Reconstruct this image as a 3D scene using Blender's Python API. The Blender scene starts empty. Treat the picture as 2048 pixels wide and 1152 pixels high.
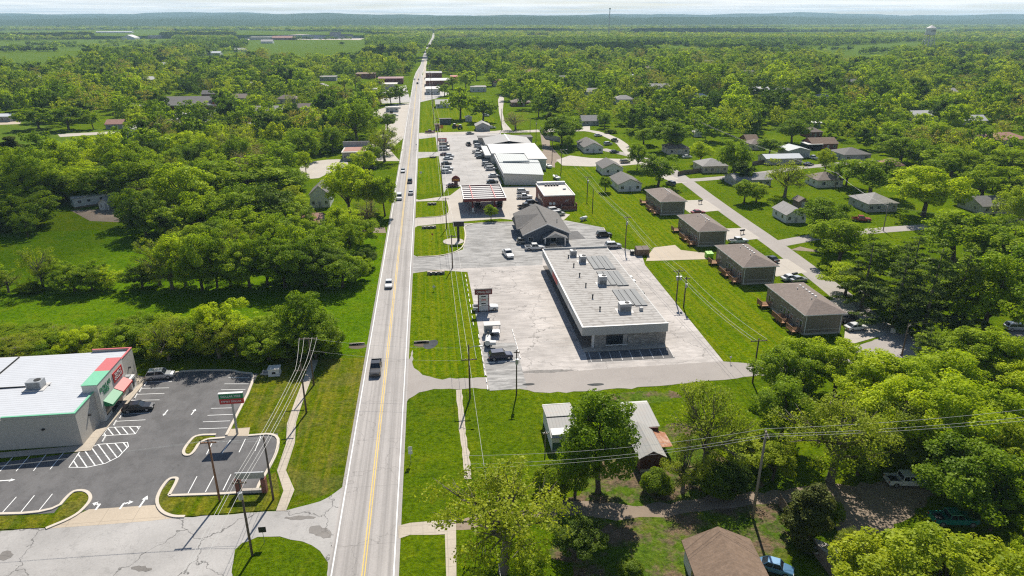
import bpy, math, random
import numpy as np
from mathutils import Vector, Matrix
R_ = math.radians
sc = bpy.context.scene
C = sc.collection
# ---------------------------------------------------------------- camera
CAM_H, FPX, HOR = 60.0, 1365.0, 36.0          # drone height (m), focal length and horizon row in photo pixels
PITCH, YAW = math.atan((576 - HOR) / FPX), R_(6.8)
cam = bpy.data.cameras.new('camera')
cam.sensor_width = 36.0
cam.lens = 36.0 * FPX / 2048
cam.clip_start, cam.clip_end = 0.5, 60000
camo = bpy.data.objects.new('camera', cam); C.objects.link(camo)
camo.location = (0, 0, CAM_H)
camo.rotation_euler = (R_(90) - PITCH, 0, -YAW)
sc.camera = camo
# ---------------------------------------------------------------- light
SUN_EL, SUN_AZ = R_(47), math.atan2(0.23, 0.97)     # azimuth measured from +Y towards +X
sun = bpy.data.lights.new('sun', 'SUN')
sun.energy, sun.angle, sun.color = 5.0, R_(0.6), (1.0, 0.94, 0.84)
suno = bpy.data.objects.new('sun', sun); C.objects.link(suno)
SUN = Vector((math.sin(SUN_AZ) * math.cos(SUN_EL), math.cos(SUN_AZ) * math.cos(SUN_EL), math.sin(SUN_EL)))
suno.rotation_euler = SUN.to_track_quat('Z', 'Y').to_euler()
suno.location = (200, 800, 900)
w = bpy.data.worlds.new('World'); sc.world = w; w.use_nodes = True
nt = w.node_tree; nt.nodes.clear()
def nn(t, k, **kw):
    n = t.nodes.new(k)
    for a, b in kw.items(): setattr(n, a, b)
    return n
def lk(t, a, b): t.links.new(a, b)
out = nn(nt, 'ShaderNodeOutputWorld'); bg = nn(nt, 'ShaderNodeBackground')
sky = nn(nt, 'ShaderNodeTexSky'); sky.sky_type = 'NISHITA'; sky.sun_disc = False
sky.sun_elevation, sky.sun_rotation = SUN_EL, SUN_AZ
sky.air_density, sky.dust_density, sky.ozone_density = 1.0, 0.4, 3.0
tc = nn(nt, 'ShaderNodeTexCoord'); sep = nn(nt, 'ShaderNodeSeparateXYZ'); lk(nt, tc.outputs['Generated'], sep.inputs[0])
def mth(t, op, a, b=None, c=None, clamp=False):
    n = nn(t, 'ShaderNodeMath', operation=op); n.use_clamp = clamp
    for i, x in enumerate((a, b, c)):
        if x is None: continue
        if isinstance(x, (int, float)): n.inputs[i].default_value = x
        else: lk(t, x, n.inputs[i])
    return n.outputs[0]
zz = mth(nt, 'MAXIMUM', sep.outputs[2], 0.004)
dv = mth(nt, 'ADD', zz, 0.012)
cx = mth(nt, 'DIVIDE', sep.outputs[0], dv); cy = mth(nt, 'DIVIDE', sep.outputs[1], dv)
cmb = nn(nt, 'ShaderNodeCombineXYZ'); lk(nt, cx, cmb.inputs[0]); lk(nt, cy, cmb.inputs[1])
cn = nn(nt, 'ShaderNodeTexNoise'); cn.inputs['Scale'].default_value = 0.075; cn.inputs['Detail'].default_value = 7; cn.inputs['Roughness'].default_value = .62
lk(nt, cmb.outputs[0], cn.inputs['Vector'])
cr = nn(nt, 'ShaderNodeValToRGB'); cr.color_ramp.elements[0].position = .33; cr.color_ramp.elements[1].position = .52
lk(nt, cn.outputs['Fac'], cr.inputs[0])
cn2 = nn(nt, 'ShaderNodeTexNoise'); cn2.inputs['Scale'].default_value = 0.16; cn2.inputs['Detail'].default_value = 8; cn2.inputs['Roughness'].default_value = .65
lk(nt, cmb.outputs[0], cn2.inputs['Vector'])
cr2 = nn(nt, 'ShaderNodeValToRGB')
cr2.color_ramp.elements[0].position = .34; cr2.color_ramp.elements[0].color = (7.6, 8.3, 8.8, 1)
cr2.color_ramp.elements[1].position = .60; cr2.color_ramp.elements[1].color = (12.2, 12.1, 11.7, 1)
lk(nt, cn2.outputs['Fac'], cr2.inputs[0])
mx = nn(nt, 'ShaderNodeMix', data_type='RGBA'); low = mth(nt, 'SUBTRACT', 1.0, mth(nt, 'MULTIPLY', zz, 3.2), None, True); lk(nt, mth(nt, 'MULTIPLY', cr.outputs[0], low), mx.inputs[0]); lk(nt, sky.outputs[0], mx.inputs[6]); lk(nt, cr2.outputs[0], mx.inputs[7])
lk(nt, mx.outputs[2], bg.inputs[0]); bg.inputs[1].default_value = 0.072
lk(nt, bg.outputs[0], out.inputs[0])
sc.view_settings.view_transform = 'Standard'; sc.view_settings.look = 'None'
sc.view_settings.exposure = 0.55; sc.view_settings.gamma = 1.0; sc.view_settings.use_curve_mapping = False
sc.cycles.max_bounces = 6; sc.cycles.diffuse_bounces = 3; sc.cycles.transmission_bounces = 4; sc.cycles.transparent_max_bounces = 6
sc.cycles.volume_bounces = 0
sc.cycles.sample_clamp_indirect = 1.5; sc.cycles.sample_clamp_direct = 5.0
w.cycles.sampling_method = 'MANUAL'; w.cycles.sample_map_resolution = 1024
sc.cycles.use_denoising = False
sc.cycles.pixel_filter_type = 'BLACKMAN_HARRIS'; sc.cycles.filter_width = 1.2
sc.cycles.caustics_reflective = False; sc.cycles.caustics_refractive = False

# ---------------------------------------------------------------- photo pixel -> ground point (used while surveying the site)
_F = Vector((math.sin(YAW) * math.cos(PITCH), math.cos(YAW) * math.cos(PITCH), -math.sin(PITCH)))
_Rt = Vector((math.cos(YAW), -math.sin(YAW), 0)); _U = _Rt.cross(_F)
def ray(px, py): return _F + _Rt * ((px - 1024) / FPX) + _U * ((576 - py) / FPX)
def G(px, py, h=0.0):
    d = ray(px, py); t = (h - CAM_H) / d.z
    return Vector((d.x * t, d.y * t, h))
def rise(b, px, py):                      # height of a point seen at px, py above ground point b
    d = ray(px, py); return CAM_H + math.hypot(b.x, b.y) / math.hypot(d.x, d.y) * d.z
def mpp(b): return (Vector((b.x, b.y, b.z - CAM_H)).dot(_F)) / FPX   # metres per photo pixel there
def pix(x, y, z=0):
    d = Vector((x, y, z - CAM_H)); k = d.dot(_F)
    return 1024 + FPX * d.dot(_Rt) / k, 576 - FPX * d.dot(_U) / k
# ---------------------------------------------------------------- mesh helper
class MB:
    def __init__(s): s.v = []; s.f = []; s.m = []
    def add(s, vs, fs, mi=0):
        o = len(s.v); s.v += [tuple(q) for q in vs]; s.f += [tuple(i + o for i in f) for f in fs]; s.m += [mi] * len(fs); return s
    def box(s, x0, x1, y0, y1, z0, z1, mi=0, top=None):
        t = top if top else (0, 0)
        v = [(x0, y0, z0), (x1, y0, z0), (x1, y1, z0), (x0, y1, z0), (x0 + t[0], y0 + t[1], z1), (x1 - t[0], y0 + t[1], z1), (x1 - t[0], y1 - t[1], z1), (x0 + t[0], y1 - t[1], z1)]
        return s.add(v, [(3, 2, 1, 0), (4, 5, 6, 7), (0, 1, 5, 4), (1, 2, 6, 5), (2, 3, 7, 6), (3, 0, 4, 7)], mi)
    def prism(s, poly, z0, z1, mi=0, bottom=True):
        n = len(poly); a = sum(poly[i][0] * poly[(i + 1) % n][1] - poly[(i + 1) % n][0] * poly[i][1] for i in range(n))
        p = list(poly) if a > 0 else list(poly)[::-1]
        v = [(q[0], q[1], z0) for q in p] + [(q[0], q[1], z1) for q in p]
        f = [tuple(range(n, 2 * n))] + [(i, (i + 1) % n, n + (i + 1) % n, n + i) for i in range(n)]
        if bottom: f.append(tuple(range(n))[::-1])
        return s.add(v, f, mi)
    def sheet(s, poly, z, mi=0):
        n = len(poly); a = sum(poly[i][0] * poly[(i + 1) % n][1] - poly[(i + 1) % n][0] * poly[i][1] for i in range(n))
        p = list(poly) if a > 0 else list(poly)[::-1]
        return s.add([(q[0], q[1], z) for q in p], [tuple(range(n))], mi)
    def tube(s, p0, p1, r0, r1=None, n=8, mi=0, caps=True):
        r1 = r0 if r1 is None else r1
        p0, p1 = Vector(p0), Vector(p1); d = (p1 - p0).normalized()
        a = d.orthogonal().normalized(); b = d.cross(a)
        v = []
        for p, r in ((p0, r0), (p1, r1)):
            for i in range(n):
                t = 2 * math.pi * i / n; v.append(p + a * (r * math.cos(t)) + b * (r * math.sin(t)))
        f = [(i, (i + 1) % n, n + (i + 1) % n, n + i) for i in range(n)]
        if caps: f += [tuple(range(n))[::-1], tuple(range(n, 2 * n))]
        return s.add(v, f, mi)
    def path(s, pts, rs, n=6, mi=0):
        pts = [Vector(p) for p in pts]; v = []; a = None
        for i, p in enumerate(pts):
            d = (pts[min(i + 1, len(pts) - 1)] - pts[max(i - 1, 0)]).normalized()
            a = (d.orthogonal() if a is None else (a - d * a.dot(d))).normalized(); b = d.cross(a)
            r = rs[i] if isinstance(rs, (list, tuple)) else rs
            v += [p + a * (r * math.cos(2 * math.pi * k / n)) + b * (r * math.sin(2 * math.pi * k / n)) for k in range(n)]
        f = [(i * n + k, i * n + (k + 1) % n, (i + 1) * n + (k + 1) % n, (i + 1) * n + k) for i in range(len(pts) - 1) for k in range(n)]
        f += [tuple(range(n))[::-1], tuple(range((len(pts) - 1) * n, len(pts) * n))]
        return s.add(v, f, mi)
    def ball(s, c, r, n=10, m=6, mi=0, sz=1.0):
        v = []
        for j in range(m + 1):
            t = math.pi * j / m
            for i in range(n):
                u = 2 * math.pi * i / n
                v.append((c[0] + r * math.sin(t) * math.cos(u), c[1] + r * math.sin(t) * math.sin(u), c[2] + r * sz * math.cos(t)))
        return s.add(v, [(j * n + i, (j + 1) * n + i, (j + 1) * n + (i + 1) % n, j * n + (i + 1) % n) for j in range(m) for i in range(n)], mi)
    def mesh(s, name, mats, smooth=False):
        me = bpy.data.meshes.new(name); me.from_pydata(s.v, [], s.f)
        for m in (mats if isinstance(mats, (list, tuple)) else [mats]): me.materials.append(m)
        if any(s.m): me.polygons.foreach_set('material_index', s.m)
        if smooth: me.polygons.foreach_set('use_smooth', [True] * len(me.polygons))
        me.update(); return me
    def build(s, name, mats, parent=None, loc=(0, 0, 0), rz=0, smooth=False):
        return link(name, s.mesh(name, mats, smooth), parent, loc, rz)
def link(name, me, parent=None, loc=(0, 0, 0), rz=0):
    o = bpy.data.objects.new(name, me); C.objects.link(o); o.location = loc; o.rotation_euler = (0, 0, rz)
    if parent: o.parent = parent
    return o
def tag(o, label=None, cat=None, group=None, kind=None):
    for k, v in (('label', label), ('category', cat), ('group', group), ('kind', kind)):
        if v: o[k] = v
    return o
def thing(name, label, cat, loc=(0, 0, 0), rz=0, group=None):
    return tag(link(name, None, None, loc, rz), label, cat, group)
def copy_tree(o, parent=None):
    c = o.copy(); C.objects.link(c)
    if parent: c.parent = parent
    for ch in list(o.children): copy_tree(ch, c)
    return c
# ---------------------------------------------------------------- materials
def newmat(name):
    m = bpy.data.materials.new(name); m.use_nodes = True; t = m.node_tree; t.nodes.clear()
    o = nn(t, 'ShaderNodeOutputMaterial'); b = nn(t, 'ShaderNodeBsdfPrincipled'); lk(t, b.outputs[0], o.inputs[0])
    return m, t, b, o
def noise(t, vec, scale, detail=4, rough=.55, dist=0.0):
    n = nn(t, 'ShaderNodeTexNoise'); n.inputs['Scale'].default_value = scale; n.inputs['Detail'].default_value = detail
    n.inputs['Roughness'].default_value = rough; n.inputs['Distortion'].default_value = dist
    if vec is not None: lk(t, vec, n.inputs['Vector'])
    return n.outputs['Fac']
def ramp(t, fac, stops):
    r = nn(t, 'ShaderNodeValToRGB'); e = r.color_ramp.elements
    while len(e) < len(stops): e.new(.5)
    for el, (p, c) in zip(e, stops):
        el.position = p; el.color = (*c, 1) if isinstance(c, (tuple, list)) else (c, c, c, 1)
    lk(t, fac, r.inputs[0]); return r.outputs[0]
def mixc(t, fac, a, b, mode='MIX'):
    n = nn(t, 'ShaderNodeMix', data_type='RGBA', blend_type=mode)
    for i, x in ((0, fac), (6, a), (7, b)):
        if isinstance(x, (int, float)): n.inputs[i].default_value = x
        elif isinstance(x, (tuple, list)): n.inputs[i].default_value = (*x, 1)
        else: lk(t, x, n.inputs[i])
    return n.outputs[2]
def coords(t, scale=(1, 1, 1)):
    c = nn(t, 'ShaderNodeTexCoord')
    if scale == (1, 1, 1): return c.outputs['Object']
    m = nn(t, 'ShaderNodeMapping'); m.inputs['Scale'].default_value = scale; lk(t, c.outputs['Object'], m.inputs[0]); return m.outputs[0]
def bump(t, b, h, strength=.3, dist=.05):
    n = nn(t, 'ShaderNodeBump'); n.inputs['Strength'].default_value = strength; n.inputs['Distance'].default_value = dist
    lk(t, h, n.inputs['Height']); lk(t, n.outputs[0], b.inputs['Normal'])
def plain(name, col, rough=.7, var=.12, scale=1.5, metal=0.0, spec=.4):
    m, t, b, o = newmat(name); v = coords(t)
    f = noise(t, v, scale, 5)
    lk(t, mixc(t, f, tuple(c * (1 - var) for c in col), tuple(min(1, c * (1 + var)) for c in col)), b.inputs['Base Color'])
    b.inputs['Roughness'].default_value = rough; b.inputs['Metallic'].default_value = metal; b.inputs['Specular IOR Level'].default_value = spec
    return m
def cracks(t, v, scale, width, dist=.25):
    n = nn(t, 'ShaderNodeTexNoise'); n.inputs['Scale'].default_value = .5; n.inputs['Detail'].default_value = 4; lk(t, v, n.inputs['Vector'])
    a = nn(t, 'ShaderNodeMix', data_type='VECTOR'); a.inputs[0].default_value = dist
    lk(t, v, a.inputs[4])
    sc_ = nn(t, 'ShaderNodeVectorMath', operation='SCALE'); sc_.inputs['Scale'].default_value = 14.0
    lk(t, n.outputs['Color'], sc_.inputs[0]); add = nn(t, 'ShaderNodeVectorMath', operation='ADD'); lk(t, v, add.inputs[0]); lk(t, sc_.outputs[0], add.inputs[1]); lk(t, add.outputs[0], a.inputs[5])
    vo = nn(t, 'ShaderNodeTexVoronoi', feature='DISTANCE_TO_EDGE'); vo.inputs['Scale'].default_value = scale; lk(t, a.outputs[1], vo.inputs['Vector'])
    return ramp(t, vo.outputs['Distance'], [(0.0, 1.0), (width * scale, 0.0)])
def paving(name, base, mott=.18, crack=.0, crack_scale=.12, crack_w=.06, stain=.0, streak=None, rough=.85, spots=0.0, joint=None, jw=None):
    m, t, b, o = newmat(name); v = coords(t)
    c = mixc(t, ramp(t, noise(t, v, .11, 6, .6), [(.3, 0.), (.7, 1.)]), tuple(x * (1 - mott) for x in base), tuple(x * (1 + mott) for x in base))
    c = mixc(t, .35, c, ramp(t, noise(t, v, 3.5, 6, .7), [(.3, tuple(x * .72 for x in base)), (.7, tuple(x * 1.25 for x in base))]))
    if streak:                                   # tyre polish and oil drip lines with a direction of their own
        vs = coords(t, streak[0]); f = ramp(t, noise(t, vs, 1.0, 6, .68), [(.44, 0.), (.60, streak[1])])
        c = mixc(t, f, c, tuple(x * .45 for x in base))
    if stain:
        f = ramp(t, noise(t, v, .35, 5, .65), [(.55, 0.), (.72, stain)])
        c = mixc(t, f, c, tuple(x * .5 for x in base))
    if spots:
        f = ramp(t, noise(t, v, .9, 3, .5), [(.66, 0.), (.72, spots)])
        c = mixc(t, f, c, tuple(x * .35 for x in base))
    if joint:
        br = nn(t, 'ShaderNodeTexBrick'); br.offset = 0; br.inputs['Scale'].default_value = 1; br.inputs['Brick Width'].default_value = jw or joint; br.inputs['Row Height'].default_value = joint
        br.inputs['Mortar Size'].default_value = .035; br.inputs['Mortar Smooth'].default_value = 0; lk(t, v, br.inputs['Vector'])
        c = mixc(t, mth(t, 'MULTIPLY', br.outputs['Fac'], .5), c, tuple(x * .45 for x in base))
    if crack:
        c = mixc(t, mth(t, 'MULTIPLY', cracks(t, v, crack_scale, crack_w), crack), c, tuple(x * .22 for x in base))
        c = mixc(t, mth(t, 'MULTIPLY', cracks(t, v, crack_scale * 3.1, crack_w * .6, .4), crack * .35), c, tuple(x * .4 for x in base))
    lk(t, c, b.inputs['Base Color']); b.inputs['Roughness'].default_value = rough; b.inputs['Specular IOR Level'].default_value = .25
    bump(t, b, noise(t, v, 9, 4, .7), .25, .02)
    return m
def grassmat(name, a, bcol, dry, dryamt=.5, stripe=None, dirt=.0):
    m, t, b, o = newmat(name); v = coords(t)
    c = mixc(t, ramp(t, noise(t, v, .055, 5, .6), [(.35, 0.), (.65, 1.)]), a, bcol)
    c = mixc(t, ramp(t, noise(t, v, .16, 6, .68, .6), [(.5, 0.), (.72, dryamt)]), c, dry)
    if stripe:
        vs = coords(t, stripe); c = mixc(t, ramp(t, noise(t, vs, 1.0, 3, .5), [(.44, 0.), (.58, .65)]), c, dry)
    if dirt:
        f = ramp(t, noise(t, v, .14, 6, .72), [(.47, 0.), (.56, dirt)]); c = mixc(t, f, c, (.17, .125, .08))
    md = noise(t, v, .55, 5, .7, .4)
    c = mixc(t, 1.0, c, ramp(t, md, [(.30, (.62, .68, .7)), (.48, (1, 1, 1)), (.62, (1.12, 1.04, 1)), (.75, (1.5, 1.16, 1.6))]), 'MULTIPLY')
    c = mixc(t, 1.0, c, ramp(t, noise(t, v, 1.25, 4, .65), [(.32, (.60, .66, .6)), (.5, (1, 1, 1)), (.68, (1.34, 1.24, 1.3))]), 'MULTIPLY')
    hf = noise(t, v, 2.6, 7, .78)
    c = mixc(t, 1.0, c, ramp(t, hf, [(.28, .42), (.5, .95), (.72, 1.5)]), 'MULTIPLY')
    lk(t, c, b.inputs['Base Color']); b.inputs['Roughness'].default_value = 1.0; b.inputs['Specular IOR Level'].default_value = 0.0
    bump(t, b, hf, .9, .35)
    return m
def leafmat(name, a, bcol, trans, rnd=.35):
    m, t, b, o = newmat(name); t.nodes.remove(b)
    oi = nn(t, 'ShaderNodeObjectInfo'); at = nn(t, 'ShaderNodeAttribute'); at.attribute_name = 'tint'
    c = mixc(t, at.outputs['Fac'], a, bcol)
    k = ramp(t, oi.outputs['Random'], [(0., (1 - rnd, 1 - rnd * .7, 1 - rnd)), (.35, (.92, .98, 1)), (.7, (1.04, 1.06, .9)), (1., (1 + rnd * .35, 1 + rnd * .35, .8))])
    c = mixc(t, 1.0, c, k, 'MULTIPLY')
    d = nn(t, 'ShaderNodeBsdfDiffuse'); lk(t, c, d.inputs[0])
    tr = nn(t, 'ShaderNodeBsdfTranslucent'); lk(t, mixc(t, 1.0, mixc(t, 1.0, c, trans, 'MULTIPLY'), (1.55, 1.65, .5), 'MULTIPLY'), tr.inputs[0])
    ms = nn(t, 'ShaderNodeMixShader'); ms.inputs[0].default_value = .5; lk(t, d.outputs[0], ms.inputs[1]); lk(t, tr.outputs[0], ms.inputs[2])
    g = nn(t, 'ShaderNodeBsdfGlossy'); g.inputs['Roughness'].default_value = .45; g.inputs[0].default_value = (.7, .85, .4, 1)
    ms2 = nn(t, 'ShaderNodeMixShader'); ms2.inputs[0].default_value = .012; lk(t, ms.outputs[0], ms2.inputs[1]); lk(t, g.outputs[0], ms2.inputs[2])
    lk(t, ms2.outputs[0], o.inputs[0]); return m
def ribbed(name, col, axis=0, pitch=.5, depth=.35, stain=0., stain_col=None, metal=.0, rough=.65):
    m, t, b, o = newmat(name); v = coords(t)
    wv = nn(t, 'ShaderNodeTexWave', wave_type='BANDS'); wv.bands_direction = 'XY'[axis]; wv.wave_profile = 'SAW'
    wv.inputs['Scale'].default_value = .314 / pitch; lk(t, v, wv.inputs['Vector'])
    c = mixc(t, ramp(t, wv.outputs['Fac'], [(.0, depth), (.32, 0.)]), col, tuple(x * .28 for x in col))  # shadow of each rib painted into the colour as a dark band
    c = mixc(t, ramp(t, noise(t, v, .4, 5, .6), [(.3, 0.), (.75, .3)]), c, tuple(x * .72 for x in col))
    if stain: c = mixc(t, ramp(t, noise(t, v, .8, 6, .7), [(.5, 0.), (.65, stain)]), c, stain_col)
    lk(t, c, b.inputs['Base Color']); b.inputs['Roughness'].default_value = rough; b.inputs['Metallic'].default_value = metal; b.inputs['Specular IOR Level'].default_value = .2
    bump(t, b, wv.outputs['Fac'], .3, .03); return m
def shingle(name, col):
    m, t, b, o = newmat(name); v = coords(t)
    br = nn(t, 'ShaderNodeTexBrick'); br.inputs['Scale'].default_value = 1; br.inputs['Brick Width'].default_value = .5; br.inputs['Row Height'].default_value = .22
    br.inputs['Mortar Size'].default_value = .012; br.inputs['Color1'].default_value = (*[c * .75 for c in col], 1); br.inputs['Color2'].default_value = (*[c * 1.25 for c in col], 1)
    br.inputs['Mortar'].default_value = (*[c * .5 for c in col], 1); lk(t, v, br.inputs['Vector'])
    c = mixc(t, .55, br.outputs['Color'], ramp(t, noise(t, v, 2.2, 5, .7), [(.3, tuple(x * .75 for x in col)), (.7, tuple(x * 1.25 for x in col))]))
    c = mixc(t, ramp(t, noise(t, coords(t, (.5, 3, .5)), .7, 4, .6), [(.45, 0.), (.75, .35)]), c, tuple(x * .6 for x in col))
    lk(t, c, b.inputs['Base Color']); b.inputs['Roughness'].default_value = .9; b.inputs['Specular IOR Level'].default_value = .2; return m
def siding(name, col, pitch=.2):
    m, t, b, o = newmat(name); v = coords(t)
    wv = nn(t, 'ShaderNodeTexWave', wave_type='BANDS'); wv.bands_direction = 'Z'; wv.wave_profile = 'SAW'; wv.inputs['Scale'].default_value = .314 / pitch; lk(t, v, wv.inputs['Vector'])
    c = mixc(t, ramp(t, wv.outputs['Fac'], [(0., .5), (.2, 0.)]), col, tuple(x * .55 for x in col))
    c = mixc(t, ramp(t, noise(t, v, .9, 5, .6), [(.3, 0.), (.8, .3)]), c, tuple(x * .75 for x in col))
    lk(t, c, b.inputs['Base Color']); b.inputs['Roughness'].default_value = .7; return m
def bricky(name, a, bcol, mortar, bw=.45, rh=.15, var=.4):
    m, t, b, o = newmat(name); v = coords(t)
    mp = nn(t, 'ShaderNodeMapping'); mp.inputs['Rotation'].default_value = (R_(90), 0, 0); lk(t, v, mp.inputs[0])
    s = nn(t, 'ShaderNodeSeparateXYZ'); lk(t, v, s.inputs[0]); cb = nn(t, 'ShaderNodeCombineXYZ'); lk(t, mth(t, 'ADD', s.outputs[0], s.outputs[1]), cb.inputs[0]); lk(t, s.outputs[2], cb.inputs[1])
    br = nn(t, 'ShaderNodeTexBrick'); br.inputs['Scale'].default_value = 1; br.inputs['Brick Width'].default_value = bw; br.inputs['Row Height'].default_value = rh; br.inputs['Mortar Size'].default_value = .015
    br.inputs['Color1'].default_value = (*a, 1); br.inputs['Color2'].default_value = (*bcol, 1); br.inputs['Mortar'].default_value = (*mortar, 1); lk(t, cb.outputs[0], br.inputs['Vector'])
    c = mixc(t, ramp(t, noise(t, v, 1.3, 5, .7), [(.35, 0.), (.75, var)]), br.outputs['Color'], tuple(x * .6 for x in a))
    lk(t, c, b.inputs['Base Color']); b.inputs['Roughness'].default_value = .9; return m
def glassmat(name, col=(.02, .025, .03)):
    m, t, b, o = newmat(name); v = coords(t)
    lk(t, ramp(t, noise(t, v, .7, 3), [(.3, tuple(c * .6 for c in col)), (.7, tuple(c * 1.6 for c in col))]), b.inputs['Base Color'])
    b.inputs['Roughness'].default_value = .08; b.inputs['Specular IOR Level'].default_value = .6; return m
def carpaint(name, col, metal=.25):
    m, t, b, o = newmat(name); v = coords(t)
    f = ramp(t, noise(t, v, 1.4, 5, .65), [(.4, 0.), (.8, .22)])
    lk(t, mixc(t, f, col, tuple(x * .7 + .03 for x in col)), b.inputs['Base Color']); b.inputs['Roughness'].default_value = .3; b.inputs['Metallic'].default_value = metal
    b.inputs['Coat Weight'].default_value = .5; b.inputs['Coat Roughness'].default_value = .08; return m

M = {}
GA, GB, GD = (.072, .128, .003), (.104, .162, .003), (.170, .182, .010)
M['grass'] = grassmat('lawn', GA, GB, GD, .45, None, .0)
M['verge'] = grassmat('mown_verge', (.078, .142, .0015), (.108, .176, .002), (.170, .200, .006), .55, (1.1, .02, 1), .0)
M['drylawn'] = grassmat('dry_lawn', (.075, .118, .002), (.105, .145, .003), (.18, .178, .016), .75, (.9, .02, 1), .2)
M['meadow'] = grassmat('meadow', (.070, .145, .002), (.098, .180, .003), (.15, .19, .008), .5)
M['farmeadow'] = grassmat('pasture', (.075, .135, .014), (.105, .165, .018), (.16, .18, .03), .7)
M['rough'] = grassmat('rough_yard', (.065, .125, .010), (.095, .155, .014), (.155, .15, .03), .7, None, 1.0)
M['dirt'] = paving('dirt', (.215, .165, .12), .3, 0, stain=.5, spots=.5)
M['road'] = paving('worn_asphalt', (.36, .335, .315), .12, .45, .10, .06, .12, ((1.35, .010, 1), .5), joint=11.3, jw=4000)
M['oldroad'] = paving('old_asphalt', (.35, .335, .318), .22, .95, .075, .10, .45)
M['street'] = paving('chip_seal', (.305, .275, .25), .14, .25, .07, .05, .15)
M['mall_lot'] = paving('sealed_lot', (.43, .395, .365), .34, .8, .085, .08, .5, ((.25, .9, 1), .35))
M['office_lot'] = paving('office_lot', (.335, .325, .31), .3, .6, .085, .07, .7, ((.20, .95, 1), .8))
M['grocery_lot'] = paving('grocery_lot', (.37, .35, .33), .3, .6, .07, .07, .8, None, joint=7.5)
M['concrete'] = paving('concrete', (.41, .37, .32), .12, .15, .1, .05, .15, None, joint=5.0)
M['walk'] = paving('walk', (.42, .365, .295), .15, .1, .3, .04, .25, None, joint=1.5)
M['newasphalt'] = paving('new_asphalt', (.128, .124, .123), .16, .12, .06, .05, .25, ((.35, .25, 1), .4), spots=.35)
M['apron'] = paving('apron', (.43, .36, .275), .12, .1, .1, .04, .15, None, joint=4.0)
M['kerb'] = plain('kerb', (.52, .46, .38), .85, .12, 1.0)
M['white_line'] = paving('white_paint', (.70, .70, .68), .08, .0, stain=.3)
M['faint_line'] = paving('faint_paint', (.55, .53, .50), .1, .0, stain=.5)
M['yellow_line'] = paving('yellow_paint', (.62, .44, .13), .1, .0, stain=.45)
M['water'] = glassmat('water', (.05, .045, .03))
M['white_metal'] = ribbed('white_metal_roof', (.50, .515, .54), 1, .66, .45)
M['mall_roof'] = ribbed('grey_seam_roof', (.40, .38, .355), 1, 1.2, .8, .6, (.17, .15, .13), rough=.9)
M['silver_roof'] = ribbed('silver_roof', (.43, .45, .44), 0, .9, .35)
M['grey_roof'] = ribbed('grey_metal_roof', (.33, .32, .31), 0, .6, .35)
M['tin'] = ribbed('tin_roof', (.34, .33, .31), 0, .5, .35, .5, (.36, .31, .27))
M['rust'] = ribbed('rusty_tin', (.34, .15, .08), 0, .5, .4, .6, (.5, .38, .3))
M['whitecoat'] = plain('white_coating', (.50, .485, .465), .7, .10, .6)
M['flat_roof'] = plain('membrane', (.50, .465, .42), .8, .15, .5)
M['shingle_tan'] = shingle('shingle_taupe', (.215, .175, .15))
M['shingle_grey'] = shingle('shingle_grey', (.165, .155, .145))
M['shingle_lt'] = shingle('shingle_light', (.30, .285, .27))
M['shingle_brown'] = shingle('shingle_brown', (.20, .14, .10))
M['shingle_red'] = shingle('shingle_red', (.36, .2, .16))
M['stucco'] = plain('beige_block', (.40, .375, .335), .85, .1, 1.2)
M['stucco_lt'] = plain('light_block', (.58, .56, .51), .85, .08, 1.2)
M['fascia'] = plain('grey_fascia', (.38, .385, .375), .6, .08, .6)
M['stone'] = bricky('ledge_stone', (.24, .225, .21), (.52, .49, .45), (.12, .11, .1), .5, .16, .7)
M['redbrick'] = bricky('red_brick', (.20, .055, .035), (.27, .08, .05), (.2, .15, .12))
M['taupe'] = siding('taupe_siding', (.185, .160, .120))
M['white_sid'] = siding('white_siding', (.60, .59, .565))
M['cream_sid'] = siding('cream_siding', (.50, .44, .36))
M['blue_sid'] = siding('slate_siding', (.085, .10, .125))
M['grey_sid'] = siding('grey_siding', (.34, .34, .33))
M['darkred'] = siding('barn_red', (.10, .035, .028))
M['green_sid'] = siding('green_siding', (.045, .10, .06))
M['trim'] = plain('white_trim', (.62, .61, .59), .6, .06)
M['glass'] = glassmat('glass')
M['dark'] = plain('dark_recess', (.02, .02, .02), .8, .2)
M['black'] = plain('black_paint', (.022, .022, .024), .45, .2)
M['steel'] = plain('galvanised', (.36, .37, .38), .45, .15, 2, .6)
M['hvac'] = plain('grey_cabinet', (.33, .34, .35), .5, .15, 2.0, .2)
M['pole'] = plain('pole_timber', (.115, .085, .062), .9, .35, 1.5)
M['pole_red'] = plain('pole_reddish', (.20, .10, .055), .9, .35, 1.5)
M['pole_grey'] = plain('pole_grey', (.22, .185, .14), .9, .3, 1.5)
M['wire'] = plain('cable', (.50, .49, .46), .5, .1)
M['wire_dark'] = plain('cable_dark', (.05, .05, .05), .5, .1)
M['deck'] = plain('deck_timber', (.27, .135, .06), .8, .25, 3)
M['fence'] = plain('fence_timber', (.20, .15, .11), .9, .3, 1.0)
M['red'] = plain('red_paint', (.42, .03, .03), .5, .1)
M['maroon'] = plain('maroon_paint', (.15, .02, .022), .5, .15)
M['green'] = plain('green_paint', (.015, .19, .075), .5, .1)
M['lime'] = plain('lime_paint', (.22, .52, .03), .5, .12)
M['pinkred'] = plain('coping_red', (.50, .12, .12), .55, .1)
M['coping_green'] = plain('coping_green', (.16, .45, .28), .55, .1)
M['solar'] = ribbed('panel_grey', (.20, .205, .205), 0, 1.6, .4)
M['tyre'] = plain('tyre', (.02, .02, .02), .9, .2)
M['rim'] = plain('rim', (.42, .42, .43), .35, .1, 3, .7)
M['lamp_w'] = plain('headlamp_lens', (.7, .7, .68), .2, .05)
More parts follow.
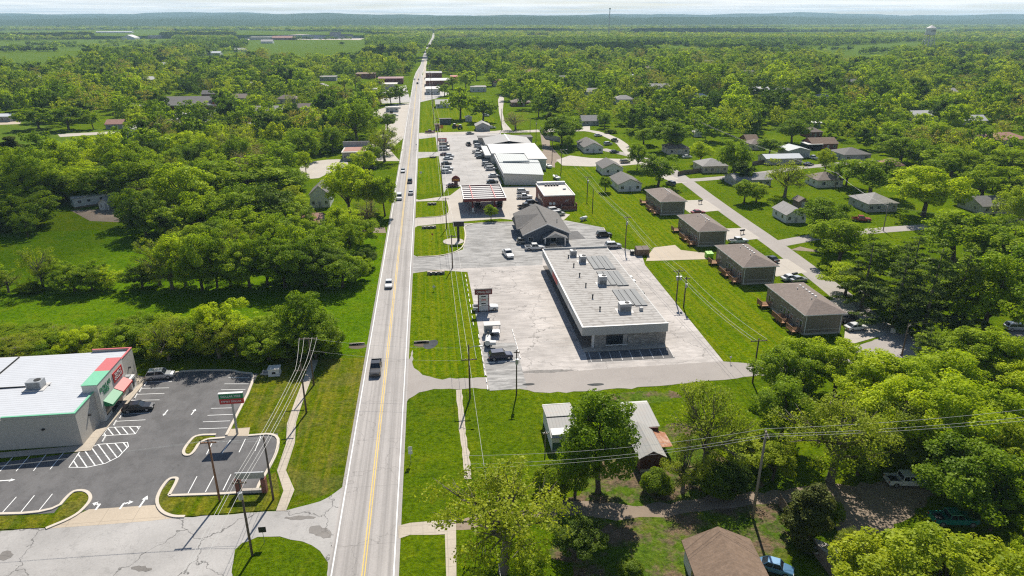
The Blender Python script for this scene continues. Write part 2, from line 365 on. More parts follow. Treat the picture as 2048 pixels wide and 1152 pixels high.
M['lamp_r'] = plain('taillamp_lens', (.35, .015, .012), .25, .1)
M['bark'] = plain('bark', (.085, .065, .05), .95, .35, 2)
M['bark_lt'] = plain('bark_pale', (.15, .125, .10), .95, .3, 2)
M['rustjunk'] = ribbed('rusted_body', (.42, .40, .38), 0, .4, .4, .9, (.26, .10, .05))
M['rock'] = plain('rock', (.38, .36, .33), .9, .3, 1.5)
M['orange'] = plain('orange_paint', (.5, .2, .04), .6, .15)
M['tar'] = paving('tar_stain', (.20, .185, .17), .35, .6, .4, .05, .5)
M['pit'] = plain('opening_shade', (.012, .012, .010), 1.0, .2, 1, 0, 0)  # near-black that paints the shade inside a drain mouth
M['mud'] = paving('mud', (.10, .075, .05), .3, 0, stain=.6)
# ================================================================ GROUND, ROADS, LOTS
def struct(name, mb, mats): return tag(mb.build(name, mats), kind='structure')
xs = [-40000, -15000, -6000, -2500, -1200, -600] + list(range(-300, 301, 50)) + [600, 1200, 2500, 6000, 15000, 40000]
ys = [-300, -100] + list(range(0, 500, 50)) + [600, 800, 1100, 1600, 2400, 4000, 7000, 12000, 20000, 40000]
gm = MB()
gm.add([(x, y, 0) for y in ys for x in xs], [(j * len(xs) + i, j * len(xs) + i + 1, (j + 1) * len(xs) + i + 1, (j + 1) * len(xs) + i) for j in range(len(ys) - 1) for i in range(len(xs) - 1)])
struct('ground', gm, M['grass'])
def gp(pts, h=0): return [(lambda q: (q.x, q.y))(G(a, b, h)) for a, b in pts]
def chaikin(p, n=1, closed=True):
    for _ in range(n):
        q = []; L = len(p)
        for i in range(L if closed else L - 1):
            a, b = p[i], p[(i + 1) % L]
            q += [(a[0] * .75 + b[0] * .25, a[1] * .75 + b[1] * .25), (a[0] * .25 + b[0] * .75, a[1] * .25 + b[1] * .75)]
        p = q if closed else [p[0]] + q + [p[-1]]
    return p
def ribbon(pts, width, closed=False):
    n = len(pts); L = []; Rr = []
    for i in range(n):
        a = Vector(pts[(i - 1) % n] if closed or i else pts[i]); b = Vector(pts[(i + 1) % n] if closed or i < n - 1 else pts[i])
        d = (b - a).normalized(); nrm = Vector((-d.y, d.x)); p = Vector(pts[i])
        wd = width[i] if isinstance(width, (list, tuple)) else width
        L.append(p + nrm * wd / 2); Rr.append(p - nrm * wd / 2)
    return L, Rr
def ribsheet(mb, pts, width, z, closed=False, mi=0):
    L, Rr = ribbon(pts, width, closed); n = len(pts)
    mb.add([(p.x, p.y, z) for p in L] + [(p.x, p.y, z) for p in Rr], [(n + i, n + (i + 1) % n, (i + 1) % n, i) for i in range(n if closed else n - 1)], mi)
def kerb_run(mb, pts, width=.34, z0=-.05, z1=.16, closed=False):
    L, Rr = ribbon(pts, width, closed); n = len(pts); v = []
    for i in range(n): v += [(L[i].x, L[i].y, z0), (L[i].x, L[i].y, z1), (Rr[i].x, Rr[i].y, z1), (Rr[i].x, Rr[i].y, z0)]
    f = [(i * 4 + k, i * 4 + k + 1, ((i + 1) % n) * 4 + k + 1, ((i + 1) % n) * 4 + k) for i in range(n if closed else n - 1) for k in range(3)]
    if not closed: f += [(0, 3, 2, 1), ((n - 1) * 4, (n - 1) * 4 + 1, (n - 1) * 4 + 2, (n - 1) * 4 + 3)]
    mb.add(v, f)
jr = random.Random(8)
def ragged(p, amp, step=1.2):
    q = []
    for i in range(len(p)):
        a, c = Vector(p[i]), Vector(p[(i + 1) % len(p)]); n = max(1, min(60, int((c - a).length / step))); d = (c - a).normalized(); nv = Vector((-d.y, d.x))
        for k in range(n): q.append(tuple(a.lerp(c, k / n) + nv * (jr.gauss(0, amp) if k else 0)))
    return q
def area(name, px, z, mat, world=False, smooth=0, rag=0):
    p = chaikin(px if world else gp(px), smooth)
    if rag: p = ragged(p, rag)
    return struct(name, MB().sheet(p, z), M[mat])
# -- lawns, fields, verges
area('lawn', [(740, 715), (705, 905), (683, 975), (655, 988), (577, 1016), (592, 980), (575, 941), (592, 885), (607, 805), (640, 718)], .006, 'drylawn')
area('lawn', [(517, 748), (453, 868), (520, 866), (560, 866), (575, 850), (588, 802), (620, 722), (560, 715)], .006, 'drylawn')
area('verge', [(820, 548), (868, 541), (936, 544), (943, 585), (957, 660), (969, 750), (940, 754), (872, 753), (836, 745), (818, 732)], .006, 'verge')
area('verge', [(827, 455), (925, 446), (931, 470), (925, 498), (885, 511), (835, 513), (824, 505)], .006, 'verge')
area('verge', [(829, 404), (893, 401), (899, 425), (888, 433), (835, 436), (825, 428)], .006, 'verge')
area('verge', [(836, 318), (876, 312), (886, 386), (832, 388)], .006, 'verge')
area('verge', [(838, 272), (871, 268), (876, 304), (836, 308)], .006, 'verge')
area('verge', [(845, 205), (868, 196), (905, 205), (990, 235), (985, 258), (840, 266)], .006, 'verge')
area('lawn', [(1290, 528), (1425, 517), (1530, 595), (1600, 672), (1560, 700), (1500, 728), (1448, 722)], .006, 'verge')
area('lawn', [(1130, 438), (1172, 400), (1110, 342), (1200, 330), (1290, 380), (1365, 440), (1430, 488), (1290, 496), (1200, 452)], .006, 'verge')
area('lawn', [(1400, 372), (1460, 365), (1600, 330), (1700, 400), (1680, 470), (1540, 474), (1470, 440)], .006, 'grass')
area('lawn', [(810, 815), (880, 782), (912, 780), (925, 905), (935, 945), (880, 1040), (800, 1045)], .006, 'grass')
area('rough_ground', [(1110, 985), (1330, 965), (1450, 1000), (1600, 1000), (1560, 1170), (1100, 1170)], .006, 'rough', smooth=1, rag=.5)
area('rough_ground', [(1110, 905), (1160, 900), (1330, 845), (1400, 850), (1440, 920), (1540, 965), (1500, 990), (1130, 985)], .0065, 'rough', smooth=1, rag=.4)
area('rough_ground', [(1190, 790), (1350, 780), (1370, 800), (1230, 812)], .0066, 'rough', smooth=1, rag=.4)
area('meadow', [(-80, 470), (330, 455), (600, 470), (770, 470), (745, 700), (640, 715), (-120, 735)], .004, 'meadow')
for p in ([(-120, 106), (140, 108), (185, 112), (150, 122), (90, 134), (-140, 137)], [(500, 82), (728, 82), (735, 95), (722, 112), (640, 120), (560, 118), (490, 108)], [(420, 101), (512, 100), (500, 118), (430, 118)],
          [(-60, 86), (170, 80), (345, 78), (350, 90), (160, 97), (-70, 99)], [(1450, 106), (1560, 96), (1700, 92), (1845, 84), (1840, 100), (1715, 112), (1560, 108)], [(1640, 122), (1700, 112), (1790, 106), (1800, 112), (1720, 124)],
          [(1240, 92), (1330, 90), (1440, 100), (1430, 108), (1300, 102)], [(200, 62), (330, 60), (340, 66), (210, 68)], [(560, 64), (660, 63), (650, 67), (560, 68)], [(1500, 68), (1620, 66), (1640, 70), (1500, 72)],
          [(-80, 225), (60, 235), (120, 262), (235, 256), (262, 268), (235, 292), (130, 302), (90, 292), (-80, 300)], [(-60, 320), (20, 330), (18, 352), (-60, 350)], [(1050, 72), (1100, 71), (1110, 75), (1050, 76)], [(0, 62), (180, 60), (190, 66), (0, 70)], [(870, 78), (960, 74), (980, 80), (880, 84)], [(1000, 95), (1100, 92), (1120, 98), (1010, 101)], [(1100, 62), (1260, 60), (1270, 64), (1100, 66)], [(1750, 60), (1900, 58), (1910, 62), (1750, 64)], [(360, 118), (430, 114), (450, 122), (370, 126)], [(1880, 120), (2000, 116), (2060, 122), (1900, 128)]):
    area('field', p, .005, 'farmeadow')
    if max(q[1] for q in p) < 140: area('field', [(x, 36 + (y - 36) * 1.08) for x, y in p], .0055, 'farmeadow')
# -- highway
HW = [(-9.9, -160), (-9.9, 0), (-9.9, 100), (-9.9, 300), (-10.1, 500), (-10.3, 760), (-9, 850), (-4, 1000), (-1, 1250), (8, 1700), (24, 2350), (40, 3300)]
b = MB(); ribsheet(b, HW, 8.3, .030); struct('highway', b, M['road'])
b = MB()
for off in (-3.62, 3.55): ribsheet(b, [(x + off, y) for x, y in HW[:9]], .17, .040)
struct('edge_line', b, M['white_line'])
b = MB()
for off in (-.16, .16): ribsheet(b, [(x + off + .05, y) for x, y in HW[:7]], .13, .040)
struct('centre_line', b, M['yellow_line'])
# -- side roads and streets
area('side_road', [(-260, 1075), (0, 1062), (90, 1057), (200, 1047), (300, 1040), (345, 1036), (573, 1021), (640, 1003), (672, 984), (700, 962), (705, 1010), (690, 1160), (655, 1152), (656, 1125), (640, 1102), (605, 1083), (560, 1073), (515, 1074), (480, 1090), (465, 1130), (462, 1300), (-300, 1300)], .022, 'oldroad', rag=.10)
area('side_road', [(825, 700), (828, 736), (845, 750), (872, 757), (940, 757), (1060, 747), (1250, 735), (1445, 723), (1505, 728), (1640, 704), (1720, 690), (1810, 660), (1850, 690), (1960, 668), (2150, 650), (2150, 690), (1960, 705), (1840, 722), (1700, 735), (1560, 748), (1500, 753), (1330, 771), (1180, 782), (1100, 786), (1040, 778), (930, 778), (868, 778), (838, 785), (812, 806), (800, 850), (790, 800)], .021, 'street', rag=.15)
b = MB(); ribsheet(b, chaikin([(84, 330), (97, 305), (101, 285), (100.5, 262), (97.5, 215), (96, 168), (93.2, 134), (90.6, 110), (89.5, 98)], 2, False), 5.6, .024); struct('street', b, M['street'])
b = MB(); ribsheet(b, chaikin([tuple(G(*q).xy) for q in ((1352, 362), (1420, 358), (1500, 350), (1640, 330), (1760, 322))], 1, False), 5, .026); struct('street', b, M['street'])
b = MB(); ribsheet(b, chaikin([tuple(G(*q).xy) for q in ((1560, 487), (1640, 472), (1740, 462), (1870, 452), (2080, 440))], 1, False), 5, .0265); struct('street', b, M['street'])
b = MB(); ribsheet(b, chaikin([tuple(G(*q).xy) for q in ((1160, 259), (1200, 265), (1240, 283), (1258, 305), (1290, 330), (1330, 352), (1362, 366))], 1, False), 5.5, .025); struct('street', b, M['concrete'])
area('street', [(1112, 320), (1140, 311), (1180, 316), (1245, 318), (1262, 316), (1282, 328), (1250, 331), (1180, 333), (1125, 331)], .0262, 'concrete')
area('street', [(1080, 262), (1098, 262), (1100, 290), (1125, 318), (1110, 326), (1085, 300)], .0258, 'dirt')
area('street', [(1000, 190), (1008, 196), (1005, 225), (1010, 245), (1025, 262), (1100, 258), (1180, 252), (1180, 262), (1090, 264), (990, 266), (835, 272), (835, 266), (990, 262), (1006, 260), (998, 225), (996, 200)], .0255, 'concrete')
# -- lots
area('parking_lot', [(818, 560), (822, 547), (870, 540), (935, 544), (943, 585), (957, 660), (969, 752), (1060, 748), (1250, 736), (1447, 723), (1290, 530), (1283, 508), (1226, 490), (1206, 455), (1132, 441), (1030, 444), (927, 447), (932, 470), (926, 499), (886, 512), (836, 514), (822, 508), (815, 530)], .018, 'mall_lot')
area('parking_lot', [(927, 448), (933, 471), (927, 500), (888, 513), (836, 515), (822, 509), (814, 530), (818, 558), (822, 546), (870, 539), (1085, 530), (1085, 500), (1215, 497), (1283, 507), (1226, 490), (1206, 455), (1132, 442), (1030, 445)], .024, 'office_lot')
area('forecourt', [(822, 440), (836, 435), (889, 432), (899, 424), (893, 401), (829, 403), (822, 395), (838, 400), (900, 391), (920, 376), (1070, 372), (1082, 405), (1092, 420), (1140, 429), (1128, 440), (1035, 441), (1000, 437), (925, 443), (835, 452), (820, 462)], .020, 'concrete')
area('grocery_lot', [(832, 275), (836, 271), (905, 266), (1000, 262), (1010, 290), (985, 330), (1005, 368), (975, 371), (895, 374), (888, 386), (880, 330), (877, 312), (836, 317), (830, 320), (832, 304), (876, 304), (871, 274), (840, 278)], .019, 'grocery_lot')
area('yard', [(1080, 300), (1110, 310), (1110, 335), (1060, 330), (1065, 300)], .018, 'dirt')
area('parking_lot', [(-200, 940), (0, 925), (180, 902), (196, 880), (285, 762), (300, 755), (362, 742), (465, 740), (478, 746), (517, 747), (453, 871), (556, 867), (556, 900), (533, 945), (519, 968), (512, 988), (330, 993), (308, 1012), (168, 1021), (182, 995), (172, 984), (142, 985), (108, 1026), (-220, 1048)], .016, 'newasphalt')
area('driveway_apron', [(88, 1058), (150, 1032), (178, 1019), (312, 1010), (322, 1024), (345, 1036), (370, 1034), (300, 1042), (200, 1050)], .028, 'apron')
area('apron', [(462, 748 + 110), (500, 855), (497, 872), (450, 872)], .027, 'apron')
area('store_pavement', [(-150, 930), (182, 902), (196, 880), (298, 756), (278, 752), (258, 765), (170, 885), (150, 893), (-100, 915)], .10, 'walk')
area('sidewalk', [(552, 1022), (567, 982), (554, 941), (572, 888), (574, 848), (590, 802), (622, 720), (637, 720), (605, 805), (592, 845), (590, 885), (572, 941), (589, 980), (572, 1022)], .05, 'walk')
area('sidewalk', [(912, 780), (924, 779), (930, 850), (941, 925), (944, 958), (928, 958), (926, 920), (918, 850)], .035, 'walk', rag=.07)
area('sidewalk', [(889, 1043), (912, 1040), (913, 1170), (893, 1170)], .035, 'walk')
area('sidewalk', [(796, 1052), (820, 1046), (868, 1042), (905, 1040), (905, 1068), (868, 1070), (820, 1070), (797, 1078)], .034, 'walk')
area('alley', [(900, 1042), (1050, 1012), (1130, 1000), (1220, 1010), (1330, 1005), (1430, 995), (1560, 984), (1590, 975), (1660, 965), (1720, 975), (1790, 995), (1780, 1050), (1700, 1090), (1670, 1060), (1650, 1000), (1560, 1005), (1430, 1020), (1330, 1032), (1230, 1040), (1140, 1025), (1050, 1038), (905, 1066)], .012, 'dirt', smooth=1, rag=.4)
area('gravel_drive', [(1660, 975), (1740, 960), (1860, 962), (1870, 1000), (1780, 1060), (1720, 1075), (1680, 1050)], .014, 'dirt', smooth=1, rag=.5)
area('driveway', [(1296, 511), (1308, 495), (1350, 490), (1362, 500), (1420, 507), (1420, 518), (1292, 522)], .017, 'apron')
for y0, y1 in ((122, 133.5), (148.5, 162), (177, 191), (208.5, 226)):
    area('driveway', [(84.4, y0 + 2), (92.6 + (y0 - 120) * .04, y0 + 4), (92.6 + (y0 - 120) * .04, y1 + 1), (84.4, y1 + 1)], .0285, 'concrete', world=True)
area('driveway', [(1688, 678), (1692, 645), (1722, 632), (1775, 668), (1705, 688)], .029, 'concrete')
area('driveway', [(1580, 500), (1600, 493), (1650, 505)], .0155, 'dirt')
area('driveway', [(600, 330), (640, 320), (690, 318), (700, 330), (660, 345), (630, 360), (598, 350)], .012, 'concrete', smooth=1)
area('lot', [(740, 225), (790, 208), (822, 206), (814, 270), (780, 300), (800, 322), (690, 322), (745, 285), (770, 262), (772, 240), (745, 235)], .013, 'concrete')
area('lot', [(330, 228), (432, 218), (440, 232), (420, 246), (330, 246)], .013, 'office_lot')
area('lot', [(-60, 235), (48, 234), (40, 248), (-60, 252)], .013, 'apron')
area('lane', [(115, 268), (245, 262), (268, 258), (268, 265), (120, 274)], .013, 'concrete')
area('lane', [(300, 445), (420, 438), (560, 430), (640, 455), (770, 455), (772, 466), (700, 464), (640, 464), (560, 440), (420, 446), (310, 455)], .0125, 'dirt')
area('lane', [(140, 420), (230, 418), (330, 430), (330, 448), (180, 442)], .0123, 'dirt')
area('lot', [(742, 188), (812, 170), (822, 205), (765, 207)], .0121, 'grocery_lot')
area('lot', [(838, 205), (842, 150), (854, 150), (862, 178), (905, 186), (872, 197)], .0122, 'grocery_lot')
area('sidewalk', [(843, 200), (848, 120), (853, 120), (850, 200)], .033, 'walk')
area('lot', [(600, 68), (730, 76), (720, 80), (560, 79), (480, 80), (480, 77)], .012, 'walk')
# -- kerbs, islands
kb = MB()
LOTK = [[(282, 762), (300, 755), (340, 750), (362, 742), (465, 740), (478, 746), (517, 747), (453, 871)], [(497, 872), (556, 867), (557, 900), (534, 945), (520, 965), (512, 986), (338, 992)], [(-60, 1030), (108, 1026), (142, 985), (160, 981), (175, 984), (183, 995), (176, 1010), (150, 1034), (92, 1058)],
        [(338, 992), (356, 960), (352, 956), (338, 958), (322, 978), (312, 1003), (322, 1024), (345, 1034), (370, 1034)], [(432, 870), (392, 871), (378, 885), (366, 903), (370, 912), (385, 910), (402, 880), (450, 876)]]
for p in LOTK: kerb_run(kb, chaikin(gp(p), 2, False), .42)
kerb_run(kb, chaikin(gp([(836, 514), (886, 512), (926, 499), (932, 470), (926, 447), (1030, 444)]), 2, False), .3)
kerb_run(kb, chaikin(gp([(836, 436), (889, 433), (900, 424), (894, 401)]), 2, False), .25)
kerb_run(kb, chaikin(gp([(1207, 456), (1226, 491)]), 0, False), .25)
struct('kerb', kb, M['kerb'])
area('grass_island', [(430, 873), (392, 874), (380, 887), (369, 903), (373, 909), (384, 907), (399, 882), (432, 878)], .10, 'drylawn')
area('grass_island', [(-60, 1034), (110, 1030), (145, 988), (160, 984), (173, 987), (180, 996), (174, 1009), (148, 1033), (88, 1056), (0, 1060), (-80, 1064)], .08, 'drylawn')
area('grass_island', [(336, 996), (352, 960), (340, 962), (325, 980), (315, 1003), (325, 1022), (346, 1032), (372, 1034), (552, 1020), (560, 1000), (560, 985), (552, 945), (540, 950), (524, 967), (516, 990)], .08, 'drylawn')
area('grass_island', [(470, 1100), (485, 1086), (520, 1079), (560, 1080), (605, 1090), (636, 1108), (650, 1130), (656, 1160), (650, 1320), (462, 1320), (466, 1130)], .05, 'grass')
# -- painted markings
mk = MB()
def seg(a, b_, wd=.13, z=.034, mb=None):
    ribsheet(mb if mb is not None else mk, [tuple(G(*a).xy), tuple(G(*b_).xy)], wd, z)
for a in [(295, 763, 344, 763), (282, 777, 338, 776), (273, 789, 329, 787), (265, 801, 319, 800), (242, 829, 300, 826), (231, 843, 291, 840), (457, 755, 500, 756), (449, 768, 497, 768), (442, 780, 491, 779), (422, 817, 464, 816), (415, 831, 466, 829), (406, 844, 460, 842), (398, 858, 455, 856),
          (413, 909, 424, 887), (444, 907, 461, 880), (478, 905, 491, 878), (510, 902, 522, 873), (376, 987, 394, 953), (411, 984, 428, 952), (446, 981, 462, 949), (0, 1031, 33, 994), (39, 1028, 69, 991), (76, 1024, 105, 988), (-40, 1034, -5, 996), (0, 943, 29, 911), (32, 943, 62, 909), (67, 942, 94, 907), (100, 939, 128, 905), (-40, 945, -8, 913)]:
    seg(a[:2], a[2:])
def hatch(poly, ang, gap, wd=.16, z=.034):
    d = Vector((math.cos(ang), math.sin(ang))); nrm = Vector((-d.y, d.x)); P = [Vector(p) for p in poly]
    ks = [p.dot(nrm) for p in P]; k = min(ks) + gap * .5
    while k < max(ks):
        hits = []
        for i in range(len(P)):
            a, c = P[i], P[(i + 1) % len(P)]; ka, kc = a.dot(nrm) - k, c.dot(nrm) - k
            if ka * kc < 0: hits.append(a + (c - a) * (ka / (ka - kc)))
        hits.sort(key=lambda h: h.dot(d))
        if len(hits) >= 2: ribsheet(mk, [tuple(hits[0]), tuple(hits[-1])], wd, z)
        k += gap
    ribsheet(mk, list(poly) , wd, z + .002, True)
hatch(gp([(138, 935), (160, 903), (197, 889), (255, 885), (257, 893), (237, 914), (211, 927), (174, 935)]), R_(128), .95)
hatch(gp([(217, 855), (281, 853), (271, 868), (205, 872)]), R_(128), .85)
def arrow(px, py, ang, turn=0, s=1.0):
    p = G(px, py); ca, sa = math.cos(ang), math.sin(ang)
    sh = [[(-1.5, -.16), (.5, -.16), (.5, .16), (-1.5, .16)], [(.45, -.5), (1.5, 0), (.45, .5)]] if not turn else [[(-1.5, -.16), (0, -.16), (.3, .12 * turn), (.0, .2), (-1.5, .16)], [(-.05, .05 * turn), (.5, .75 * turn), (.2, .85 * turn), (-.3, .3 * turn)], [(-.35, .8 * turn), (.75, .6 * turn), (.35, 1.5 * turn)]]
    for q in sh: mk.sheet([(p.x + s * (x * ca - y * sa), p.y + s * (x * sa + y * ca)) for x, y in q], .035)
arrow(331, 826, R_(-95), 0, .62); arrow(387, 824, R_(85), 0, .62); arrow(287, 1003, R_(85), 0, .8); arrow(248, 1007, R_(85), -1, .75); arrow(200, 1009, R_(85), 1, .75); arrow(15, 961, R_(0), 0, .7)
struct('parking_line', mk, M['white_line'])
mk = MB()
for i in range(16):
    y = 118 + i * 2.95
    ribsheet(mk, [(20.8, y), (26.4, y)], .11, .036)
for i in range(9): ribsheet(mk, [(28.3 + i * 2.0, 111.4), (28.6 + i * 2.0, 115.2)], .12, .036)
ribsheet(mk, [(27.4, 110.9), (44.6, 110.7)], .1, .036)
for i in range(10): ribsheet(mk, [(12.6, 189 + i * 1.0 - 4), (12.6, 189 + i * 1.0 - 3.9)], .1, .036)
for i in range(4): ribsheet(mk, [(10.2 + i * .0, 107 + i * 3.1), (14.8, 107 + i * 3.1)], .11, .036)
for i in range(8): ribsheet(mk, [(20.5, 258 + i * 7.4), (26, 258 + i * 7.4)], .12, .036); ribsheet(mk, [(6.5, 258 + i * 7.4), (12, 258 + i * 7.4)], .12, .036)
struct('parking_line', mk, M['faint_line'])
b = MB(); b.sheet([(27.6, 111.2), (44.4, 111.0), (44.6, 115.4), (28.0, 115.6)], .030); struct('shadow_strip', b, M['newasphalt'])  # dark asphalt sheet that paints the mall's front shadow onto the lot
b = MB(); b.sheet(gp([(1120, 464), (1155, 462), (1172, 478), (1135, 480)]), .030); struct('asphalt_patch', b, M['newasphalt'])
b = MB(); b.sheet([(8.4, 103), (15, 103.2), (15, 121), (8.3, 122)], .0285); struct('asphalt_patch', b, M['office_lot'])
# rain puddles on the side street and mud pool in the verge
for p in ([(1040, 768), (1065, 766), (1072, 769), (1055, 772)], [(1168, 769), (1200, 766), (1212, 769), (1190, 773)]):
    struct('puddle', MB().sheet(chaikin(gp(p), 2), .038), M['water'])
struct('puddle', MB().sheet(chaikin(gp([(845, 690), (852, 684), (872, 678), (878, 686), (866, 697), (850, 699)]), 2), .03), M['water'])
for p in ([(255, 1136), (285, 1130), (310, 1138), (285, 1146)], [(0, 1105), (20, 1100), (30, 1112), (0, 1125)], [(610, 1055), (650, 1050), (668, 1075), (640, 1078)], [(560, 1035), (610, 1030), (640, 1036), (590, 1042)], [(1040, 742), (1140, 738), (1150, 742), (1050, 748)]):
    struct('tar_patch', MB().sheet(ragged(chaikin(gp(p), 1), .12, .4), .034), M['tar'])
# dark hollow where the drain pipes end
# ================================================================ BUILDINGS
FACE = {'-y': (0, -1, 0), '+x': (1, 0, R_(90)), '+y': (0, 1, R_(180)), '-x': (-1, 0, R_(-90))}
_wc = {}
def wmesh(kind, wd, h, fm, pm):
    k = (kind, round(wd, 2), round(h, 2), fm, pm)
    if k not in _wc:
        a = MB().box(-wd / 2, wd / 2, -.06, .02, -h / 2, h / 2)
        p = MB()
        if kind == 'door': p.box(-wd / 2 + .09, wd / 2 - .09, -.075, .0, -h / 2 + .02, h / 2 - .09)
        else:
            p.box(-wd / 2 + .08, -.03, -.075, .0, -h / 2 + .09, h / 2 - .09); p.box(.03, wd / 2 - .08, -.075, .0, -h / 2 + .09, h / 2 - .09)
        _wc[k] = (a.mesh(kind, M[fm]), p.mesh('pane', M[pm]))
    return _wc[k]
def opening(parent, face, pos, u, z, wd, h, kind='window', fm='trim', pm='glass'):
    """window or door: pos = wall plane (signed), u = along the wall, z = centre height"""
    sx, sy, rz = FACE[face]
    loc = (u, pos, z) if sx == 0 else (pos, u, z)
    a, p = wmesh(kind, wd, h, fm, pm)
    o = link(kind, a, parent, loc, rz); link('pane' if kind == 'window' else 'door_panel', p, o); return o
def gable_roof(mb, x0, x1, y0, y1, z, rh, axis, ov=.4, th=.14, mi=0):
    if axis == 'x':
        yc = (y0 + y1) / 2; k = rh / ((y1 - y0) / 2); za = z - ov * k
        prof = [(y0 - ov, za), (yc, z + rh), (y1 + ov, za), (y1 + ov, za + th), (yc, z + rh + th), (y0 - ov, za + th)]
        v = [(x0 - ov, p, q) for p, q in prof] + [(x1 + ov, p, q) for p, q in prof]
    else:
        xc = (x0 + x1) / 2; k = rh / ((x1 - x0) / 2); za = z - ov * k
        prof = [(x0 - ov, za), (xc, z + rh), (x1 + ov, za), (x1 + ov, za + th), (xc, z + rh + th), (x0 - ov, za + th)]
        v = [(p, y0 - ov, q) for p, q in prof] + [(p, y1 + ov, q) for p, q in prof]
    n = 6; f = [(i, (i + 1) % n, n + (i + 1) % n, n + i) for i in range(n)] + [(0, 5, 4, 1), (1, 4, 3, 2), (6, 7, 10, 11), (7, 8, 9, 10)]
    if axis != 'x': pass
    return mb.add(v, f, mi)
def hip_roof(mb, x0, x1, y0, y1, z, rh, ov=.45, th=.14, mi=0):
    x0 -= ov; x1 += ov; y0 -= ov; y1 += ov; W, D = x1 - x0, y1 - y0; xc, yc = (x0 + x1) / 2, (y0 + y1) / 2
    if W >= D: r = [(x0 + D / 2, yc), (x1 - D / 2, yc)]
    else: r = [(xc, y0 + W / 2), (xc, y1 - W / 2)]
    e = [(x0, y0), (x1, y0), (x1, y1), (x0, y1)]
    v = [(a, b_, z) for a, b_ in e] + [(a, b_, z + th) for a, b_ in e] + [(a, b_, z + th + rh) for a, b_ in r]
    f = [(3, 2, 1, 0)] + [(i, (i + 1) % 4, 4 + (i + 1) % 4, 4 + i) for i in range(4)]
    if W >= D: f += [(4, 5, 9, 8), (6, 7, 8, 9), (5, 6, 9), (7, 4, 8)]
    else: f += [(4, 5, 8), (5, 6, 9, 8), (6, 7, 9), (7, 4, 8, 9)]
    return mb.add(v, f, mi)
def house(name, label, x, y, W, D, h=2.8, roof='gable', axis='x', rh=1.6, wall='white_sid', rm='shingle_grey', wins=3, door=True, group=None, cat='house', rz=0, chimney=False, sidewin=2, ov=.4, pm='glass'):
    t = thing(name, label, cat, (x, y, 0), rz, group)
    x0, x1, y0, y1 = -W / 2, W / 2, -D / 2, D / 2
    wl = MB().box(x0, x1, y0, y1, -.1, h + (.02 if roof == 'hip' else 0))
    if roof == 'gable':
        if axis == 'x': wl.add([(x0, y0, h), (x0, y1, h), (x0, 0, h + rh), (x1, y0, h), (x1, y1, h), (x1, 0, h + rh)], [(0, 2, 1), (3, 4, 5), (0, 3, 5, 2), (1, 2, 5, 4)])
        else: wl.add([(x0, y0, h), (x1, y0, h), (0, y0, h + rh), (x0, y1, h), (x1, y1, h), (0, y1, h + rh)], [(0, 1, 2), (3, 5, 4), (0, 2, 5, 3), (1, 4, 5, 2)])
    wl.build('wall', M[wall], t)
    rb = MB()
    if roof == 'gable': gable_roof(rb, x0, x1, y0, y1, h, rh, axis, ov)
    elif roof == 'hip': hip_roof(rb, x0, x1, y0, y1, h, rh, ov)
    else: rb.box(x0 - ov, x1 + ov, y0 - ov, y1 + ov, h, h + .25)
    ro = rb.build('roof', M[rm], t)
    if chimney: MB().box(-.4, .4, D * .2, D * .2 + .7, h + rh * .3, h + rh + .8).build('chimney', M['redbrick'], ro)
    n = wins + (1 if door else 0)
    for i in range(n):
        u = x0 + W * (i + .5) / n
        if door and i == n // 2: opening(t, '-y', y0, u, 1.05, 1.0, 2.1, 'door', 'trim', 'grey_sid')
        else: opening(t, '-y', y0, u, min(h * .55, 1.7), min(1.3, W * .14), 1.2, pm=pm)
    side = '-x' if x > 0 else '+x'
    for i in range(sidewin): opening(t, side, x0 if x > 0 else x1, y0 + D * (i + .6) / (sidewin + .2), min(h * .55, 1.7), 1.1, 1.2, pm=pm)
    return t
def hpx(name, label, px0, px1, pyb, D, **k):
    a, b_ = G(px0, pyb), G(px1, pyb); c = (a + b_) / 2
    return house(name, label, c.x, (a.y + b_.y) / 2 + D / 2, (b_ - a).length, D, **k)
# ---- discount store ------------------------------------------------------------
t = thing('discount_store', 'beige block store with white ribbed metal roof, green and red coping and awnings', 'store', (-54, 94.2, 0))
b = MB(); b.box(-42, 0, 0, 21.4, -.1, 5.15); b.build('wall', M['stucco'], t)
b = MB(); b.add([(-42.2, .25, 4.7), (-.35, .25, 5.2), (-.35, 21.1, 5.2), (-42.2, 21.1, 4.7), (-42.2, .25, 4.95), (-.35, .25, 5.42), (-.35, 21.1, 5.42), (-42.2, 21.1, 4.95)], [(4, 5, 6, 7), (0, 1, 5, 4), (1, 2, 6, 5), (2, 3, 7, 6), (3, 0, 4, 7)])
ro = b.build('roof', M['white_metal'], t)
for yy in (9.6,): MB().box(-42, -8, yy, yy + .12, 5.0, 5.47).build('roof_seam', M['dark'], ro)
MB().box(-18.4, -18.25, 9.7, 20.8, 5.1, 5.42).build('roof_seam', M['dark'], ro)
b = MB(); b.box(-10.2, .0, .0, .2, 5.13, 5.5); b.box(-.2, .0, .2, 6.3, 5.14, 5.5); b.build('parapet', M['stucco'], t); b = MB(); b.box(-.2, .0, 15.6, 21.2, 5.14, 5.75); b.box(-6.5, .0, 21.2, 21.4, 5.13, 5.75); b.build('parapet', M['stucco'], t)
b = MB(); b.box(-10.2, .06, -.06, .26, 5.5, 5.62); b.box(-.26, .06, .26, 6.3, 5.501, 5.62); b.build('parapet_coping', M['coping_green'], t)
b = MB(); b.box(-.26, .06, 15.6, 21.14, 5.75, 5.86); b.box(-6.5, .06, 21.14, 21.47, 5.751, 5.86); b.build('parapet_coping', M['pinkred'], t)
b = MB(); b.box(-1.6, .7, 6.3, 15.6, -.1, 6.7); b.build('entrance_facade', M['stucco_lt'], t)
